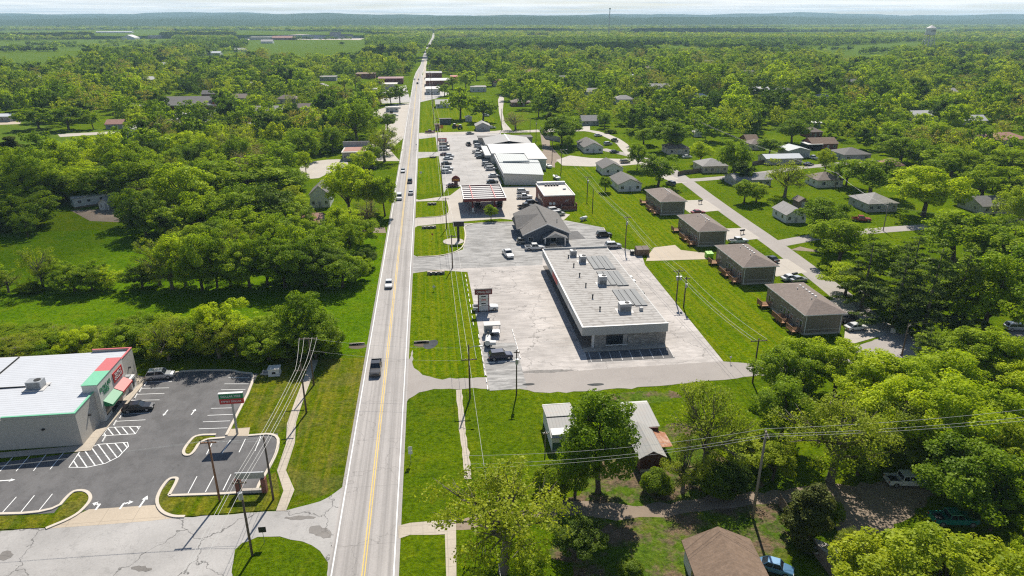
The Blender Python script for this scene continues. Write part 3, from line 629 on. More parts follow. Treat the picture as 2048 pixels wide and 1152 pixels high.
MB().box(-1.66, .76, 6.24, 11, 6.7, 6.78).build('facade_coping', M['coping_green'], t)
MB().box(-1.66, .76, 11.0, 15.66, 6.7, 6.781).build('facade_coping', M['pinkred'], t)
def sign_text(body, size, mat, parent, loc, rot, name='sign_lettering', ext=.02, align='CENTER', sx=1.0):
    cu = bpy.data.curves.new(name, 'FONT'); cu.body = body; cu.size = size; cu.extrude = ext; cu.align_x = align; cu.align_y = 'CENTER'; cu.space_line = .85
    cu.offset = size * .012
    o = bpy.data.objects.new(name, cu); me = bpy.data.meshes.new_from_object(o); me.materials.clear(); me.materials.append(M[mat]); bpy.data.objects.remove(o)
    o = link(name, me, parent, loc); o.rotation_euler = rot; o.scale = (sx, 1, 1); return o
EAST = (R_(90), 0, R_(90))
sign_text('DOLLAR\nTREE', 1.0, 'green', t, (.74, 8.6, 4.95), EAST)
MB().box(.70, .82, 11.4, 14.9, 4.15, 5.85).build('sign_board', M['red'], t)
sign_text('FAMILY\nDOLLAR', .72, 'trim', t, (.84, 13.15, 5.0), EAST)
def awning(y0, y1, mat):
    b = MB(); n = 8; d = 1.3
    b.add([(.7, y0, 3.45), (.7, y1, 3.45), (.7 + d, y1, 2.75), (.7 + d, y0, 2.75), (.7 + d, y1, 2.45), (.7 + d, y0, 2.45), (.7, y0, 2.45), (.7, y1, 2.45)], [(0, 3, 2, 1), (3, 5, 4, 2), (0, 6, 5, 3), (1, 2, 4, 7)])
    for i in range(9):
        y = y0 + (y1 - y0) * (i + .5) / 9; b.box(.72, .7 + d, y - .05, y + .05, 3.46, 3.5) if False else None
    b.build('awning', M[mat], t)
awning(7.0, 10.9, 'green'); awning(11.1, 14.9, 'red')
MB().box(.68, .735, 8.9, 12.9, .05, 2.4).build('entrance_door', M['glass'], t)
MB().box(.68, .74, 7.1, 8.7, .7, 2.2).build('window', M['glass'], t)
MB().box(.68, .74, 13.2, 14.7, .7, 2.2).build('window', M['glass'], t)
for yy in (3.2, 18.6): MB().box(0, .35, yy, yy + .3, 3.1, 3.35).build('wall_lamp', M['black'], t)
for xx in (-5, -17, -29): MB().box(xx, xx + .3, -.3, 0, 3.1, 3.35).build('wall_lamp', M['black'], t)
def hvac(parent, x, y, z, sx=2.2, sy=1.6, sz=1.3):
    MB().box(x - sx / 2 - .5, x + sx / 2 + .5, y - sy / 2 - .5, y + sy / 2 + .5, z - .06, z + .06).build('curb_plate', M['whitecoat'], parent)
    o = MB().box(x - sx / 2, x + sx / 2, y - sy / 2, y + sy / 2, z + .1, z + sz).build('air_conditioner', M['hvac'], parent)
    MB().tube((x + sx * .18, y, z + sz), (x + sx * .18, y, z + sz + .08), .5, n=14).build('fan_grille', M['dark'], o)
    b = MB()
    for i in range(5): b.box(x - sx * .42, x + sx * .42, y - sy / 2 - .02, y - sy / 2, z + .3 + i * .18, z + .36 + i * .18)
    b.build('louvre', M['dark'], o); return o
hvac(t, -9.8, 9.2, 5.4); hvac(t, -22.8, 11.5, 5.3)
# ---- strip mall ------------------------------------------------------------------
t = thing('strip_mall', 'long low grey strip mall with ribbed roof, rooftop units and stone front wall', 'shop', (27.5, 116.6, 0))
Lm, Wm, Hm = 48, 17.1, 4.6
b = MB(); b.box(3.2, Wm - .2, 0.9, Lm - .5, -.1, 3.0, 0); b.build('wall', M['stucco'], t)
b = MB(); b.box(2.1, Wm - .1, 0.55, .9, -.1, 3.1); so = b.build('stone_front', M['stone'], t)
MB().box(5.0, 9.3, .45, .56, .55, 2.75).build('shop_window', M['glass'], t)
MB().box(4.85, 9.45, .40, .56, .35, .55).build('window_sill', M['trim'], t)
MB().box(8.3, 9.2, .42, .455, .1, 2.6).build('shop_door', M['steel'], t)
MB().box(2.12, 2.6, 0.4, .9, -.05, 3.05).build('end_column', M['trim'], t)
b = MB(); b.box(0, Wm, 0, .25, 2.95, Hm + .12); b.box(0, .25, .25, Lm, 2.95, Hm + .12); b.box(Wm - .2, Wm, .25, Lm, 3.3, Hm - .05); b.box(.25, Wm - .2, Lm - .25, Lm, 2.95, Hm + .45); b.build('fascia', M['fascia'], t)
b = MB(); b.box(-.04, Wm + .04, -.04, .30, Hm + .12, Hm + .19); b.box(-.04, .30, .30, Lm, Hm + .121, Hm + .19); b.build('fascia_cap', M['trim'], t)
ro = MB().box(.25, Wm - .2, .25, Lm - .25, 3.0, Hm).build('roof', M['mall_roof'], t)
MB().box(3.18, 3.24, 5, Lm - 3, .3, 2.6).build('shop_window', M['glass'], t)
for yy in range(6, 44, 4): MB().box(3.15, 3.20, yy, yy + .2, 0, 3.0).build('window_mullion', M['trim'], t)
for (x, y, a, c) in ((6.9, 42.5, 1.5, 1.5), (8.2, 37.5, 1.5, 1.7), (9.4, 22.5, 1.7, 2.0), (10.3, 7.2, 2.4, 1.8)): hvac(ro, x, y, Hm, a, 1.6, c)
MB().box(13.4, 14.1, 6.8, 7.4, Hm, Hm + .7).build('exhaust_box', M['whitecoat'], ro)
for i in range(6): MB().tube((5.4, 8 + i * 6.6, Hm), (5.4, 8 + i * 6.6, Hm + .7), .14, n=8).tube((5.4, 8 + i * 6.6, Hm + .7), (5.4, 8 + i * 6.6, Hm + .85), .26, .2, n=8).build('roof_vent', M['dark'], ro)
for (y0, y1, dx) in ((31.5, 41, 9.8), (20.8, 30.2, 9.9), (9.2, 18.4, 10.6)):
    for k in range(4): MB().box(dx + k * 1.32, dx + k * 1.32 + 1.2, y0 + (0 if k > 1 else .5), y1, Hm, Hm + .22).build('roof_panel', M['solar'], ro)
MB().box(Wm, Wm + .5, 17, 18.4, 3.4, 4.3).build('wall_unit', M['black'], t)
for yy in (24.5, 27): MB().box(Wm, Wm + .7, yy, yy + 1.1, 3.2, 4.2).build('wall_unit', M['trim'], t)
MB().box(-.10, 0, 26.5, 32.5, 3.2, 4.4).build('shop_sign', M['red'], t)
b = MB()
for k in range(4): b.box(-.10, 0, 9 + k * 1.1, 9.8 + k * 1.1, 3.4, 4.2)
b.build('shop_sign', M['trim'], t)
MB().box(.4, 16.9, -1.2, .54, -.05, .14).build('front_step', M['walk'], t)
struct('store_pavement', MB().box(27.8, 30.72, 116.9, 165, -.05, .13), paving('shaded_walk', (.16, .14, .12), .25, 0, stain=.6, spots=.4))  # walk colour darkened for the shade under the mall canopy
# ---- grey office with porch ------------------------------------------------------
t = thing('gabled_office', 'slate blue office with grey shingle gable roof and front porch', 'office', (31.9, 183.5, 0))
x0, x1, D = -6.4, 6.4, 22
b = MB(); b.box(x0, x1, 0, D, -.1, 3.1); b.add([(x0, 0, 3.1), (x1, 0, 3.1), (0, 0, 5.9)], [(0, 1, 2)]); b.add([(x0, D, 3.1), (x1, D, 3.1), (0, D, 5.9)], [(0, 2, 1)]); b.build('wall', M['blue_sid'], t)
b = MB(); gable_roof(b, x0, x1, 0, D, 3.1, 2.8, 'y', .7); ro = b.build('roof', M['shingle_grey'], t)
b = MB(); v = [(-7.4, 6, 2.75), (-7.4, 17, 2.75), (-7.4, 6, 2.9), (-7.4, 17, 2.9), (-3.3, 11.5, 4.75), (-.9, 11.5, 5.55)]
b.add([(-8.0, 5.5, 2.9), (-8.0, 17.5, 2.9), (-8.0, 11.5, 5.4), (-.7, 11.5, 5.75), (-6.6, 5.5, 3.2), (-6.6, 17.5, 3.2), (-8.0, 5.5, 2.75), (-8.0, 17.5, 2.75)], [(0, 4, 3, 2), (2, 3, 5, 1), (6, 0, 2, 1, 7)]); b.build('side_gable', M['shingle_grey'], t)
for (mx_, a, c) in ((-3.6, -7.1, 0), (3.6, 0, 7.1)): pass
b = MB()
for s in (-1, 1): b.add([(s * 7.1, -.72, 2.72), (0, -.72, 5.82), (0, -.72, 6.1), (s * 7.1, -.72, 2.98), (s * 7.1, -.62, 2.72), (0, -.62, 5.82), (0, -.62, 6.1), (s * 7.1, -.62, 2.98)], [(0, 1, 2, 3), (4, 7, 6, 5), (0, 3, 7, 4), (3, 2, 6, 7), (0, 4, 5, 1)])
b.build('barge_board', M['trim'], t)
b = MB(); gable_roof(b, -1.2, 4.9, -3.2, -.1, 2.75, 1.3, 'y', .35); po = b.build('porch_roof', M['shingle_grey'], t)
MB().add([(-1.2, -3.2, 2.75), (4.9, -3.2, 2.75), (1.85, -3.2, 4.05), (-1.2, -3.1, 2.75), (4.9, -3.1, 2.75), (1.85, -3.1, 4.05)], [(0, 1, 2), (3, 5, 4), (0, 3, 4, 1)]).build('porch_gable', M['grey_sid'], po)
b = MB()
for s in (-1, 1): b.add([(1.85 + s * 3.45, -3.58, 2.5), (1.85, -3.58, 4.0), (1.85, -3.58, 4.28), (1.85 + s * 3.45, -3.58, 2.78)], [(0, 1, 2, 3)] if s > 0 else [(3, 2, 1, 0)])
b.build('barge_board', M['trim'], po)
for xx in (-1.0, 4.7): MB().box(xx - .16, xx + .16, -3.15, -2.83, -.05, 2.8).build('porch_post', M['trim'], t)
for u in (-4.6, 5.6): opening(t, '-y', 0, u, 1.5, 1.3, 1.4)
opening(t, '-y', 0, 1.8, 1.1, 1.8, 2.2, 'door', 'trim', 'glass')
for u in (3, 8, 14, 19): opening(t, '-x', x0, u, 1.5, 1.6, 1.4)
MB().tube((4, 6.5, 4.3), (4, 6.5, 5.6), .12, n=8).build('vent_pipe', M['steel'], ro)
b = MB()
b.box(-.16, .16, 1.5, 19, 5.96, 6.14)
b.build('ridge_vent', M['dark'], ro)
# ---- filling station canopy --------------------------------------------------------
t = thing('fuel_canopy', 'red edged fuel canopy with open white beams over the pumps', 'canopy', (10, 217.5, 0))
W_, D_ = 14.1, 19.8
b = MB(); b.box(0, W_, 0, .22, 4.2, 5.2); b.box(0, W_, D_ - .22, D_, 4.2, 5.2); b.box(0, .22, .22, D_ - .22, 4.2, 5.2); b.box(W_ - .22, W_, .22, D_ - .22, 4.2, 5.2); b.build('fascia', M['maroon'], t)
b = MB(); b.box(-.05, W_ + .05, -.05, .27, 5.2, 5.28); b.box(-.05, W_ + .05, D_ - .27, D_ + .05, 5.2, 5.28); b.box(-.05, .27, .27, D_ - .27, 5.2, 5.281); b.box(W_ - .27, W_ + .05, .27, D_ - .27, 5.2, 5.281); b.build('fascia_cap', M['trim'], t)
MB().box(.22, W_ - .22, .22, D_ - .22, 4.35, 4.5).build('roof', M['maroon'], t)
for k in range(7): MB().box(.25, W_ - .25, 1.4 + k * 2.75, 2.75 + k * 2.75, 4.5, 4.85 + .01).build('roof_beam', M['whitecoat'], t)
for xx in (3.2, 10.6): MB().box(xx - .12, xx + .12, .25, D_ - .25, 4.86, 5.18).build('cross_beam', M['pinkred'], t)
for (xx, yy) in ((3.2, 5), (10.6, 5), (3.2, 14.8), (10.6, 14.8)): MB().box(xx - .22, xx + .22, yy - .22, yy + .22, 0, 4.3).build('column', M['maroon'], t)
MB().box(.6, 2.8, 15.6, 17.4, 0, 2.3).build('kiosk', M['grey_sid'], t)
def pump(x, y, where):
    p = thing('fuel_pump', 'red and white fuel pump ' + where, 'fuel pump', (x, y, .02), 0, 'fuel pumps under the canopy')
    MB().box(-.7, .7, -1.5, 1.5, 0, .15).build('island', M['walk'], p); MB().box(-.3, .3, -.55, .55, .15, 1.7).build('cabinet', M['trim'], p); MB().box(-.34, .34, -.6, .6, 1.7, 2.0).build('head_panel', M['red'], p)
    MB().box(-.32, .32, -.35, .35, 1.05, 1.5).build('display', M['dark'], p)
pump(13.2, 220.0, 'at the near column on the side towards the highway'); pump(20.6, 220.0, 'at the near column on the side towards the brick shop')
pump(13.2, 229.6, 'at the rear column on the side towards the highway'); pump(20.6, 229.6, 'at the rear column on the side towards the brick shop')
# ---- red brick shop -----------------------------------------------------------------
t = thing('brick_shop', 'flat roofed red brick shop with pale roof and walled back yard', 'shop', (37.2, 221, 0))
MB().box(0, 10.5, 0, 18, -.1, 4.4).build('wall', M['redbrick'], t)
b = MB(); b.box(-.1, 10.6, -.1, .2, 4.4, 4.75); b.box(-.1, .2, .2, 18.1, 4.4, 4.751); b.box(10.3, 10.6, .2, 18.1, 4.4, 4.751); b.box(.2, 10.3, 16.5, 18.1, 4.4, 5.4); b.build('parapet', M['trim'], t)
ro = MB().box(.2, 10.3, .2, 16.5, 4.3, 4.5).build('roof', M['flat_roof'], t)
for k in range(5): MB().box(2.6 + k * 1.05, 3.3 + k * 1.05, 14.2, 15.2, 4.5, 5.1).build('roof_unit', M['black'], ro)
MB().box(8, 9, 8.3, 9, 4.5, 5.0).build('roof_unit', M['hvac'], ro)
for u in (2.2, 3.4): MB().tube((u, -.06, 1.9), (u, -.0, 1.9), .5, n=14).build('round_window', M['trim'], t)
MB().box(5.8, 10.9, -2.4, -.05, -.1, .2).build('patio_slab', M['walk'], t)
b = MB(); b.box(5.8, 10.9, -2.4, -2.2, .2, 1.5); b.box(10.7, 10.9, -2.2, 0, .2, 2.2); b.box(5.8, 6.0, -2.2, 0, .2, 1.5); b.build('yard_wall', M['redbrick'], t)
b = MB(); b.tube((7.2, -.12, 2.3), (7.8, -.12, 3.2), .07); b.tube((7.8, -.12, 2.5), (8.5, -.12, 3.3), .07); b.build('wall_emblem', M['trim'], t)
opening(t, '-x', 0, 3, 1.1, 1.1, 2.2, 'door', 'trim', 'glass')
for u in (6, 9, 12): opening(t, '-x', 0, u, 1.6, 1.8, 1.7)
# ---- grocery block ---------------------------------------------------------------------
t = thing('grocery_store', 'low pale metal grocery block with silver roof nearest the fuel canopy', 'store', (28, 258.6, 0))
MB().prism([(0, 0), (14.6, -2.2), (16.5, 38), (.5, 40)], -.1, 4.1).build('wall', M['stucco_lt'], t)
b = MB(); b.add([(-.3, -.3, 4.6), (14.9, -2.5, 4.1), (16.8, 20, 4.1), (-.1, 20, 4.7), (-.3, -.3, 4.1), (14.9, -2.5, 4.05)], [(0, 1, 2, 3), (4, 5, 1, 0)]); b.add([(-.1, 20.3, 4.9), (16.8, 20.3, 4.3), (17, 38.4, 4.3), (.2, 40, 4.9), (-.1, 20.3, 4.1), (16.8, 20.3, 4.1)], [(0, 1, 2, 3), (4, 5, 1, 0)]); b.box(1.5, 12.5, 19.9, 20.6, 4.72, 5.3); b.build('roof', M['silver_roof'], t)
MB().box(-.45, .0, 0, 39, 3.0, 4.55).build('fascia', M['trim'], t)
for k in range(8): opening(t, '-x', .02, 2.5 + k * 4.5, 1.6, 2.4, 1.9)
t = thing('supermarket', 'white roofed supermarket block behind the silver roofed grocery', 'store', (27, 299.5, 0))
MB().prism([(0, 0), (14, -1), (14, -14), (21.5, -15), (22, 24), (0, 24)], -.1, 4.2).build('wall', M['stucco_lt'], t)
b = MB(); b.prism([(-.3, -.2), (14, -1), (13.8, -14.3), (21.9, -15.3), (22.3, 24), (-.3, 24)], 4.21, 4.75); b.build('roof', M['whitecoat'], t)
MB().box(-3.2, -.3, -.0, 24, 3.0, 3.9).build('canopy', M['fascia'], t)
opening(t, '-x', 0, 12, 1.4, 5, 2.4, 'door', 'trim', 'glass')
t = thing('ridged_store', 'grey ridged metal roof store behind the supermarket', 'store', (26.5, 324, 0))
MB().box(0, 21.5, 0, 20, -.1, 4.2).build('wall', M['stucco'], t)
b = MB(); gable_roof(b, 0, 21.5, 0, 20, 4.2, 1.6, 'y', .4); b.build('roof', M['grey_roof'], t)
MB().box(10.4, 11.1, -.4, 20.4, 5.75, 6.05).build('ridge_cap', M['trim'], t)
t = thing('flat_store', 'low dark flat roofed shop behind the grey ridged store', 'store', (24.5, 345.5, 0))
MB().box(0, 27, 0, 7, -.1, 3.6).build('wall', M['stucco'], t); MB().box(-.4, 27.4, -.4, 7.4, 3.6, 4.0).build('roof', M['shingle_grey'], t)
# ---- four duplexes ---------------------------------------------------------------------
def make_duplex():
    t = thing('duplex_house', '', 'house', (0, 0, 0), 0, 'taupe duplexes along the street')
    W2, D2, h = 8.1, 16.4, 4.55
    MB().box(0, W2, 0, D2, .5, h).build('wall', M['taupe'], t); MB().box(.03, W2 - .03, .03, D2 - .03, -.1, .5).build('foundation', M['stucco'], t)
    b = MB(); hip_roof(b, 0, W2, 0, D2, h, 1.65, .5); ro = b.build('roof', M['shingle_tan'], t)
    b = MB(); o = .54
    b.box(-o, W2 + o, -o, -o + .05, h - .06, h + .12); b.box(-o, -o + .05, -o + .05, D2 + o, h - .06, h + .121); b.box(W2 + o - .05, W2 + o, -o + .05, D2 + o, h - .06, h + .121); b.build('gutter', M['trim'], t)
    for k in range(6): MB().box(W2 / 2 + .45, W2 / 2 + .85, 5.1 + k * 1.25, 5.5 + k * 1.25, h + 1.5, h + 1.78).build('roof_vent', M['trim'], ro)
    for k in (4.2, 10): MB().tube((W2 / 2 - .8, k, h + 1.3), (W2 / 2 - .8, k, h + 1.85), .09, n=7).build('vent_pipe', M['trim'], ro)
    for xx in (.15, W2 - .45): MB().box(xx, xx + .12, -.12, 0, .3, h - .05).build('downpipe', M['trim'], t)
    MB().box(-.0, W2, -.03, 0, 1.15, 1.28).build('trim_band', M['stucco'], t)
    for y in (1.2, 6.3, 7.9, 14.9): opening(t, '-x', 0, y, 1.75, .95, 2.1, 'door', 'trim', 'glass')
    for y in (2.5, 5.0, 9.3, 13.6): opening(t, '-x', 0, y, 1.95, 1.0, 1.3)
    for y in (1.0, 5.6, 9.6, 14.6): opening(t, '-x', 0, y, 3.85, .65, .7)
    for (y0, y1) in ((.4, 3.0), (4.8, 7.0), (7.1, 9.2), (13.8, 16.2)):
        dk = MB().box(-2.2, -.05, y0, y1, .55, .72).build('deck', M['deck'], t)
        b = MB()
        for z in (1.05, 1.35, 1.62): b.box(-2.2, -2.12, y0, y1, z, z + .1); b.box(-2.12, -.1, y0, y0 + .08, z, z + .1)
        n = 12
        for k in range(n + 1): y = y0 + (y1 - y0 - .08) * k / n; b.box(-2.19, -2.13, y, y + .07, .72, 1.62)
        b.build('railing', M['deck'], dk)
        b = MB()
        for y in (y0 + .05, y1 - .17): b.box(-2.15, -2.03, y, y + .12, -.05, .55)
        b.build('deck_post', M['deck'], dk)
    MB().box(-1.0, -.3, 3.4, 4.1, 0, .8).build('heat_pump', M['hvac'], t)
    return t
dx = make_duplex()
for i, (x, y, l) in enumerate(((73.5, 117.6, 'taupe duplex with white sedan and dark car parked at its gable end'), (73.4, 146.0, 'taupe duplex next to the lime green bin'), (73.6, 175.6, 'taupe duplex beyond the lime green bin, white pickup at its near end'), (73.7, 208.8, 'taupe duplex farthest up the street, beside the white sided houses'))):
    o = dx if i == 0 else copy_tree(dx)
    o.location = (x, y, 0); o['label'] = l
# ---- near tin sheds and brown roofed house -----------------------------------------------
t = thing('tin_shed', 'long white shed with patched tin roof half hidden by a tall dark tree', 'shed', (16.0, 84.2, 0))
MB().box(0, 4.2, 0, 8, -.1, 2.9).build('wall', M['white_sid'], t)
MB().add([(-.2, 4.1, 3.45), (4.4, 4.1, 3.45), (4.4, 8.3, 2.95), (-.2, 8.3, 2.95), (-.2, 4.1, 3.3), (4.4, 4.1, 3.3), (4.4, 8.3, 2.8), (-.2, 8.3, 2.8)], [(0, 1, 2, 3), (7, 6, 5, 4), (0, 4, 5, 1), (1, 5, 6, 2), (3, 7, 4, 0), (2, 6, 7, 3)]).build('roof', M['tin'], t)
MB().add([(-.2, 4.0, 3.3), (4.4, 4.0, 3.3), (4.4, -.3, 2.55), (-.2, -.3, 2.55), (-.2, 4.0, 3.15), (4.4, 4.0, 3.15), (4.4, -.3, 2.4), (-.2, -.3, 2.4)], [(0, 3, 2, 1), (4, 5, 6, 7), (0, 1, 5, 4), (3, 7, 6, 2), (0, 4, 7, 3), (1, 2, 6, 5)]).build('lean_to_roof', M['tin'], t)
MB().box(-.12, 4.3, 8.3, 8.45, 2.7, 3.0).build('roof_edge', M['trim'], t)
MB().box(.1, 4.1, -.06, 0, .2, 1.5).build('plank_band', M['green_sid'], t); MB().box(.4, 2.0, -.5, -.05, .1, .35).build('bench', M['stucco'], t)
t = thing('tin_barn', 'low barn with wavy tin roof and one rusty panel beside the sycamore', 'barn', (27.5, 77.6, 0))
MB().box(0, 3.4, .2, 7, -.1, 2.6).box(-2, 4.8, 7, 14, -.1, 2.7).build('wall', M['darkred'], t)
MB().add([(0, .2, 2.6), (3.4, .2, 2.6), (1.7, .2, 3.5), (0, 7, 2.6), (3.4, 7, 2.6), (1.7, 7, 3.5)], [(0, 1, 2), (3, 5, 4)]).build('gable', M['darkred'], t)
b = MB(); gable_roof(b, 0, 3.4, .2, 7.2, 2.6, .95, 'y', .35, .08); b.build('roof', M['tin'], t)
MB().add([(3.9, 2.6, 2.25), (5.9, 3.4, 1.7), (5.9, 7.0, 1.7), (3.9, 7.2, 2.3), (3.9, 2.6, 2.15), (5.9, 3.4, 1.6), (5.9, 7.0, 1.6), (3.9, 7.2, 2.2)], [(0, 1, 2, 3), (7, 6, 5, 4), (0, 4, 5, 1), (1, 5, 6, 2), (2, 6, 7, 3)]).build('rusty_roof_panel', M['rust'], t)
b = MB(); b.add([(-2.3, 7.2, 2.75), (5.1, 7.2, 2.75), (5.1, 13, 3.2), (-2.3, 13, 3.2), (5.3, 14.5, 2.7), (-2.3, 14.5, 2.7)], [(0, 1, 2, 3), (3, 2, 4, 5)]); b.build('rear_roof', M['tin'], t)
MB().box(-2.3, 5.3, 13.9, 14.55, 2.74, 2.80).build('roof_edge', M['whitecoat'], t)
MB().box(.1, 3.3, .14, .2, 0, .5).build('plinth', M['stucco'], t)
t = thing('brown_roof_house', 'white house with plain brown shingle gable roof close to the camera', 'house', (31, 54.6, 0), R_(-5))
MB().box(-3.8, 3.6, -5, 5.6, -.1, 2.9).build('wall', M['white_sid'], t)
MB().add([(-3.8, 5.6, 2.9), (3.6, 5.6, 2.9), (-.1, 5.6, 4.7)], [(0, 2, 1)]).add([(-3.8, -5, 2.9), (3.6, -5, 2.9), (-.1, -5, 4.7)], [(0, 1, 2)]).build('gable', M['white_sid'], t)
b = MB(); gable_roof(b, -3.8, 3.6, -5, 5.6, 2.9, 1.75, 'y', .4); b.build('roof', M['shingle_brown'], t)
for u in (-2, 2): opening(t, '-x', -3.8, u, 1.5, 1.1, 1.3)
# ---- houses of the neighbourhood ------------------------------------------------------------
hpx('white_house', 'white gable house with grey roof and small back steps beside the farthest duplex', 1236, 1283, 383, 13, roof='gable', axis='y', rh=1.9, rm='shingle_grey', wins=2)
hpx('white_house', 'white gable house behind its twin, next to the concrete lane', 1205, 1246, 350, 12, roof='gable', axis='y', rh=2.0, rm='shingle_grey', wins=2, door=False)
hpx('white_house', 'long white house with two grey roof slopes beside the big street tree', 1168, 1206, 306, 17, roof='gable', axis='y', rh=2.0, rm='shingle_grey', wins=2)
hpx('porch_house', 'grey house with wide shingle porch roof below the grove', 1164, 1198, 251, 9, roof='gable', axis='x', rh=2.6, wall='grey_sid', rm='shingle_lt', wins=4)
hpx('brown_house', 'brown brick house with hip roof on the lawn past the supermarket', 1024, 1062, 213, 12, roof='hip', rh=2.2, wall='redbrick', rm='shingle_tan', wins=3)
hpx('metal_garage', 'small metal roofed gable garage with arched white window', 952, 980, 262, 9, roof='gable', axis='y', rh=1.8, wall='grey_sid', rm='tin', wins=1, door=False)
hpx('white_cottage', 'white gable cottage on the lawn beside the highway', 872, 903, 216, 12, roof='gable', axis='x', rh=2.4, rm='tin', wins=3, door=False)
hpx('garden_shed', 'tiny white shed between two lawn trees', 931, 944, 243, 3.5, h=2.6, roof='gable', axis='y', rh=.8, rm='whitecoat', wins=1, door=False, sidewin=0, cat='shed')
hpx('dark_container', 'dark slate box shed on the highway lawn', 880, 902, 249, 3, h=3.2, roof='flat', wall='blue_sid', rm='shingle_grey', wins=0, sidewin=0, cat='shed', door=False)
hpx('timber_hut', 'small brown timber hut by the lane to the highway', 870, 879, 260, 2.5, h=3, roof='flat', wall='fence', rm='shingle_brown', wins=0, sidewin=0, cat='hut', door=False)
hpx('hip_house', 'beige house with brown hip roof behind the round street tree', 1336, 1379, 309, 10, roof='hip', rh=2.4, wall='cream_sid', rm='shingle_tan', wins=2)
hpx('hip_house', 'cream house with grey hip roof behind a timber fence', 1404, 1456, 346, 11, roof='hip', rh=2.3, wall='cream_sid', rm='shingle_lt', wins=3)
hpx('ranch_house', 'long low house with pale grey roof under the lawn trees', 1468, 1543, 373, 10, h=2.6, roof='gable', axis='x', rh=1.5, wall='grey_sid', rm='shingle_lt', wins=4)
hpx('workshop', 'workshop with pale green metal roof beside a car filled drive', 1574, 1620, 316, 10, h=3.4, roof='gable', axis='y', rh=1.3, wall='grey_sid', rm='silver_roof', wins=1)
hpx('low_garage', 'low building with white metal roof in front of the green roofed workshop', 1530, 1605, 329, 8, h=2.7, roof='gable', axis='x', rh=1.2, wall='cream_sid', rm='white_metal', wins=2)
hpx('hip_house', 'small white house with taupe hip roof alone on the lawn', 1632, 1686, 375, 9, roof='hip', rh=2.2, rm='shingle_tan', wins=2, door=False)
hpx('grey_house', 'grey sided house with broad grey hip roof by the street end', 1685, 1742, 322, 12, roof='hip', rh=2.2, wall='grey_sid', rm='shingle_grey', wins=2)
hpx('hip_house', 'house with light grey hip roof and shrubs beside the red car', 1732, 1795, 424, 11, roof='hip', rh=2.4, wall='grey_sid', rm='shingle_lt', wins=3)
hpx('white_house', 'white cottage with grey roof half behind a lawn tree', 1570, 1612, 446, 9, roof='gable', axis='y', rh=1.9, rm='shingle_lt', wins=2)
hpx('dark_roof_house', 'long house with dark shingle roof beside the willow', 1958, 2046, 428, 11, roof='gable', axis='x', rh=2.0, wall='grey_sid', rm='shingle_grey', wins=3)
hpx('brown_house', 'brown roofed house tucked in the grove behind a white carport', 1622, 1676, 299, 10, roof='gable', axis='x', rh=2.2, wall='redbrick', rm='shingle_brown', wins=3)
hpx('carport', 'white flat roofed carport in front of a brown roofed house', 1614, 1644, 300, 7, h=2.6, roof='flat', wall='dark', rm='whitecoat', wins=0, door=False, sidewin=0, cat='carport')
hpx('small_house', 'small dark house with taupe hip roof deep in the grove', 1615, 1645, 275, 9, roof='hip', rh=2.2, wall='redbrick', rm='shingle_tan', wins=2)
hpx('white_garage', 'white roofed garage at the edge of the grove', 1624, 1646, 256, 7, h=2.8, roof='flat', wall='grey_sid', rm='whitecoat', wins=1, door=False, sidewin=0, cat='garage')
hpx('blue_shed', 'pale blue gable shed under dark trees', 1389, 1404, 274, 4, h=2.6, roof='gable', axis='y', rh=1, wall='white_sid', rm='tin', wins=0, sidewin=0, cat='shed')
hpx('brown_house', 'brown house with plain roof behind the round crowned trees', 1492, 1516, 291, 8, roof='gable', axis='x', rh=2.0, wall='redbrick', rm='shingle_brown', wins=2)
hpx('brown_house', 'low brown house at the bend, screened by two lawn trees', 1500, 1530, 300, 8, roof='hip', rh=1.8, wall='cream_sid', rm='shingle_tan', wins=2)
hpx('tan_house', 'pinkish hip roofed house peeking over the large maple', 1782, 1806, 345, 9, roof='hip', rh=2.0, wall='cream_sid', rm='shingle_red', wins=2)
hpx('stone_shed', 'tiny brown shed on the lawn above the white cottage', 1596, 1614, 416, 4, h=2.4, roof='gable', axis='y', rh=1, wall='fence', rm='shingle_tan', wins=0, sidewin=0, cat='shed')
# ---- left side of the highway ----------------------------------------------------------------
hpx('school_building', 'long dark red building with grey roof and white fascia beside a car park', 324, 420, 222, 26, h=4, roof='gable', axis='x', rh=4.5, wall='maroon', rm='shingle_grey', wins=5, cat='school')
MB().box(-21, 21, -13.6, -13.2, 3.5, 4.15).build('fascia', M['trim'], bpy.data.objects['school_building'])
hpx('garage_house', 'white double garage with reddish gable roof by the grass lane', 213, 245, 258, 9, roof='gable', axis='x', rh=2.0, wall='grey_sid', rm='shingle_red', wins=1)
hpx('white_roof_house', 'house with pale cross gable roof behind the bare tree', 245, 280, 274, 10, roof='gable', axis='y', rh=2.2, wall='grey_sid', rm='shingle_lt', wins=2)
hpx('red_house', 'low red house with grey roof behind a long fence', 240, 276, 223, 10, roof='hip', rh=2.0, wall='redbrick', rm='shingle_lt', wins=3)
hpx('storage_building', 'row of storage units with grey doors at the edge of the clearing', -40, 20, 244, 12, h=3.2, roof='gable', axis='x', rh=1.0, wall='grey_sid', rm='white_metal', wins=6, door=False, cat='storage')
tr = thing('mobile_home', 'white weathered mobile home among the dark trees', 'trailer', tuple(G(150, 418)), R_(38))
MB().box(0, 13, 0, 3.6, .6, 3.3).build('body', M['white_sid'], tr); MB().box(-.1, 13.1, -.1, 3.7, 3.3, 3.5).build('roof', M['tin'], tr); MB().box(.2, 12.8, .2, 3.4, -.1, .6).build('skirting', M['fence'], tr)
for u in (1.8, 4.6, 8.4, 11): opening(tr, '-y', 0, u, 2.2, 1.1, 1.0)
opening(tr, '-x', 0, 1.8, 2.2, 1.6, 1.1)
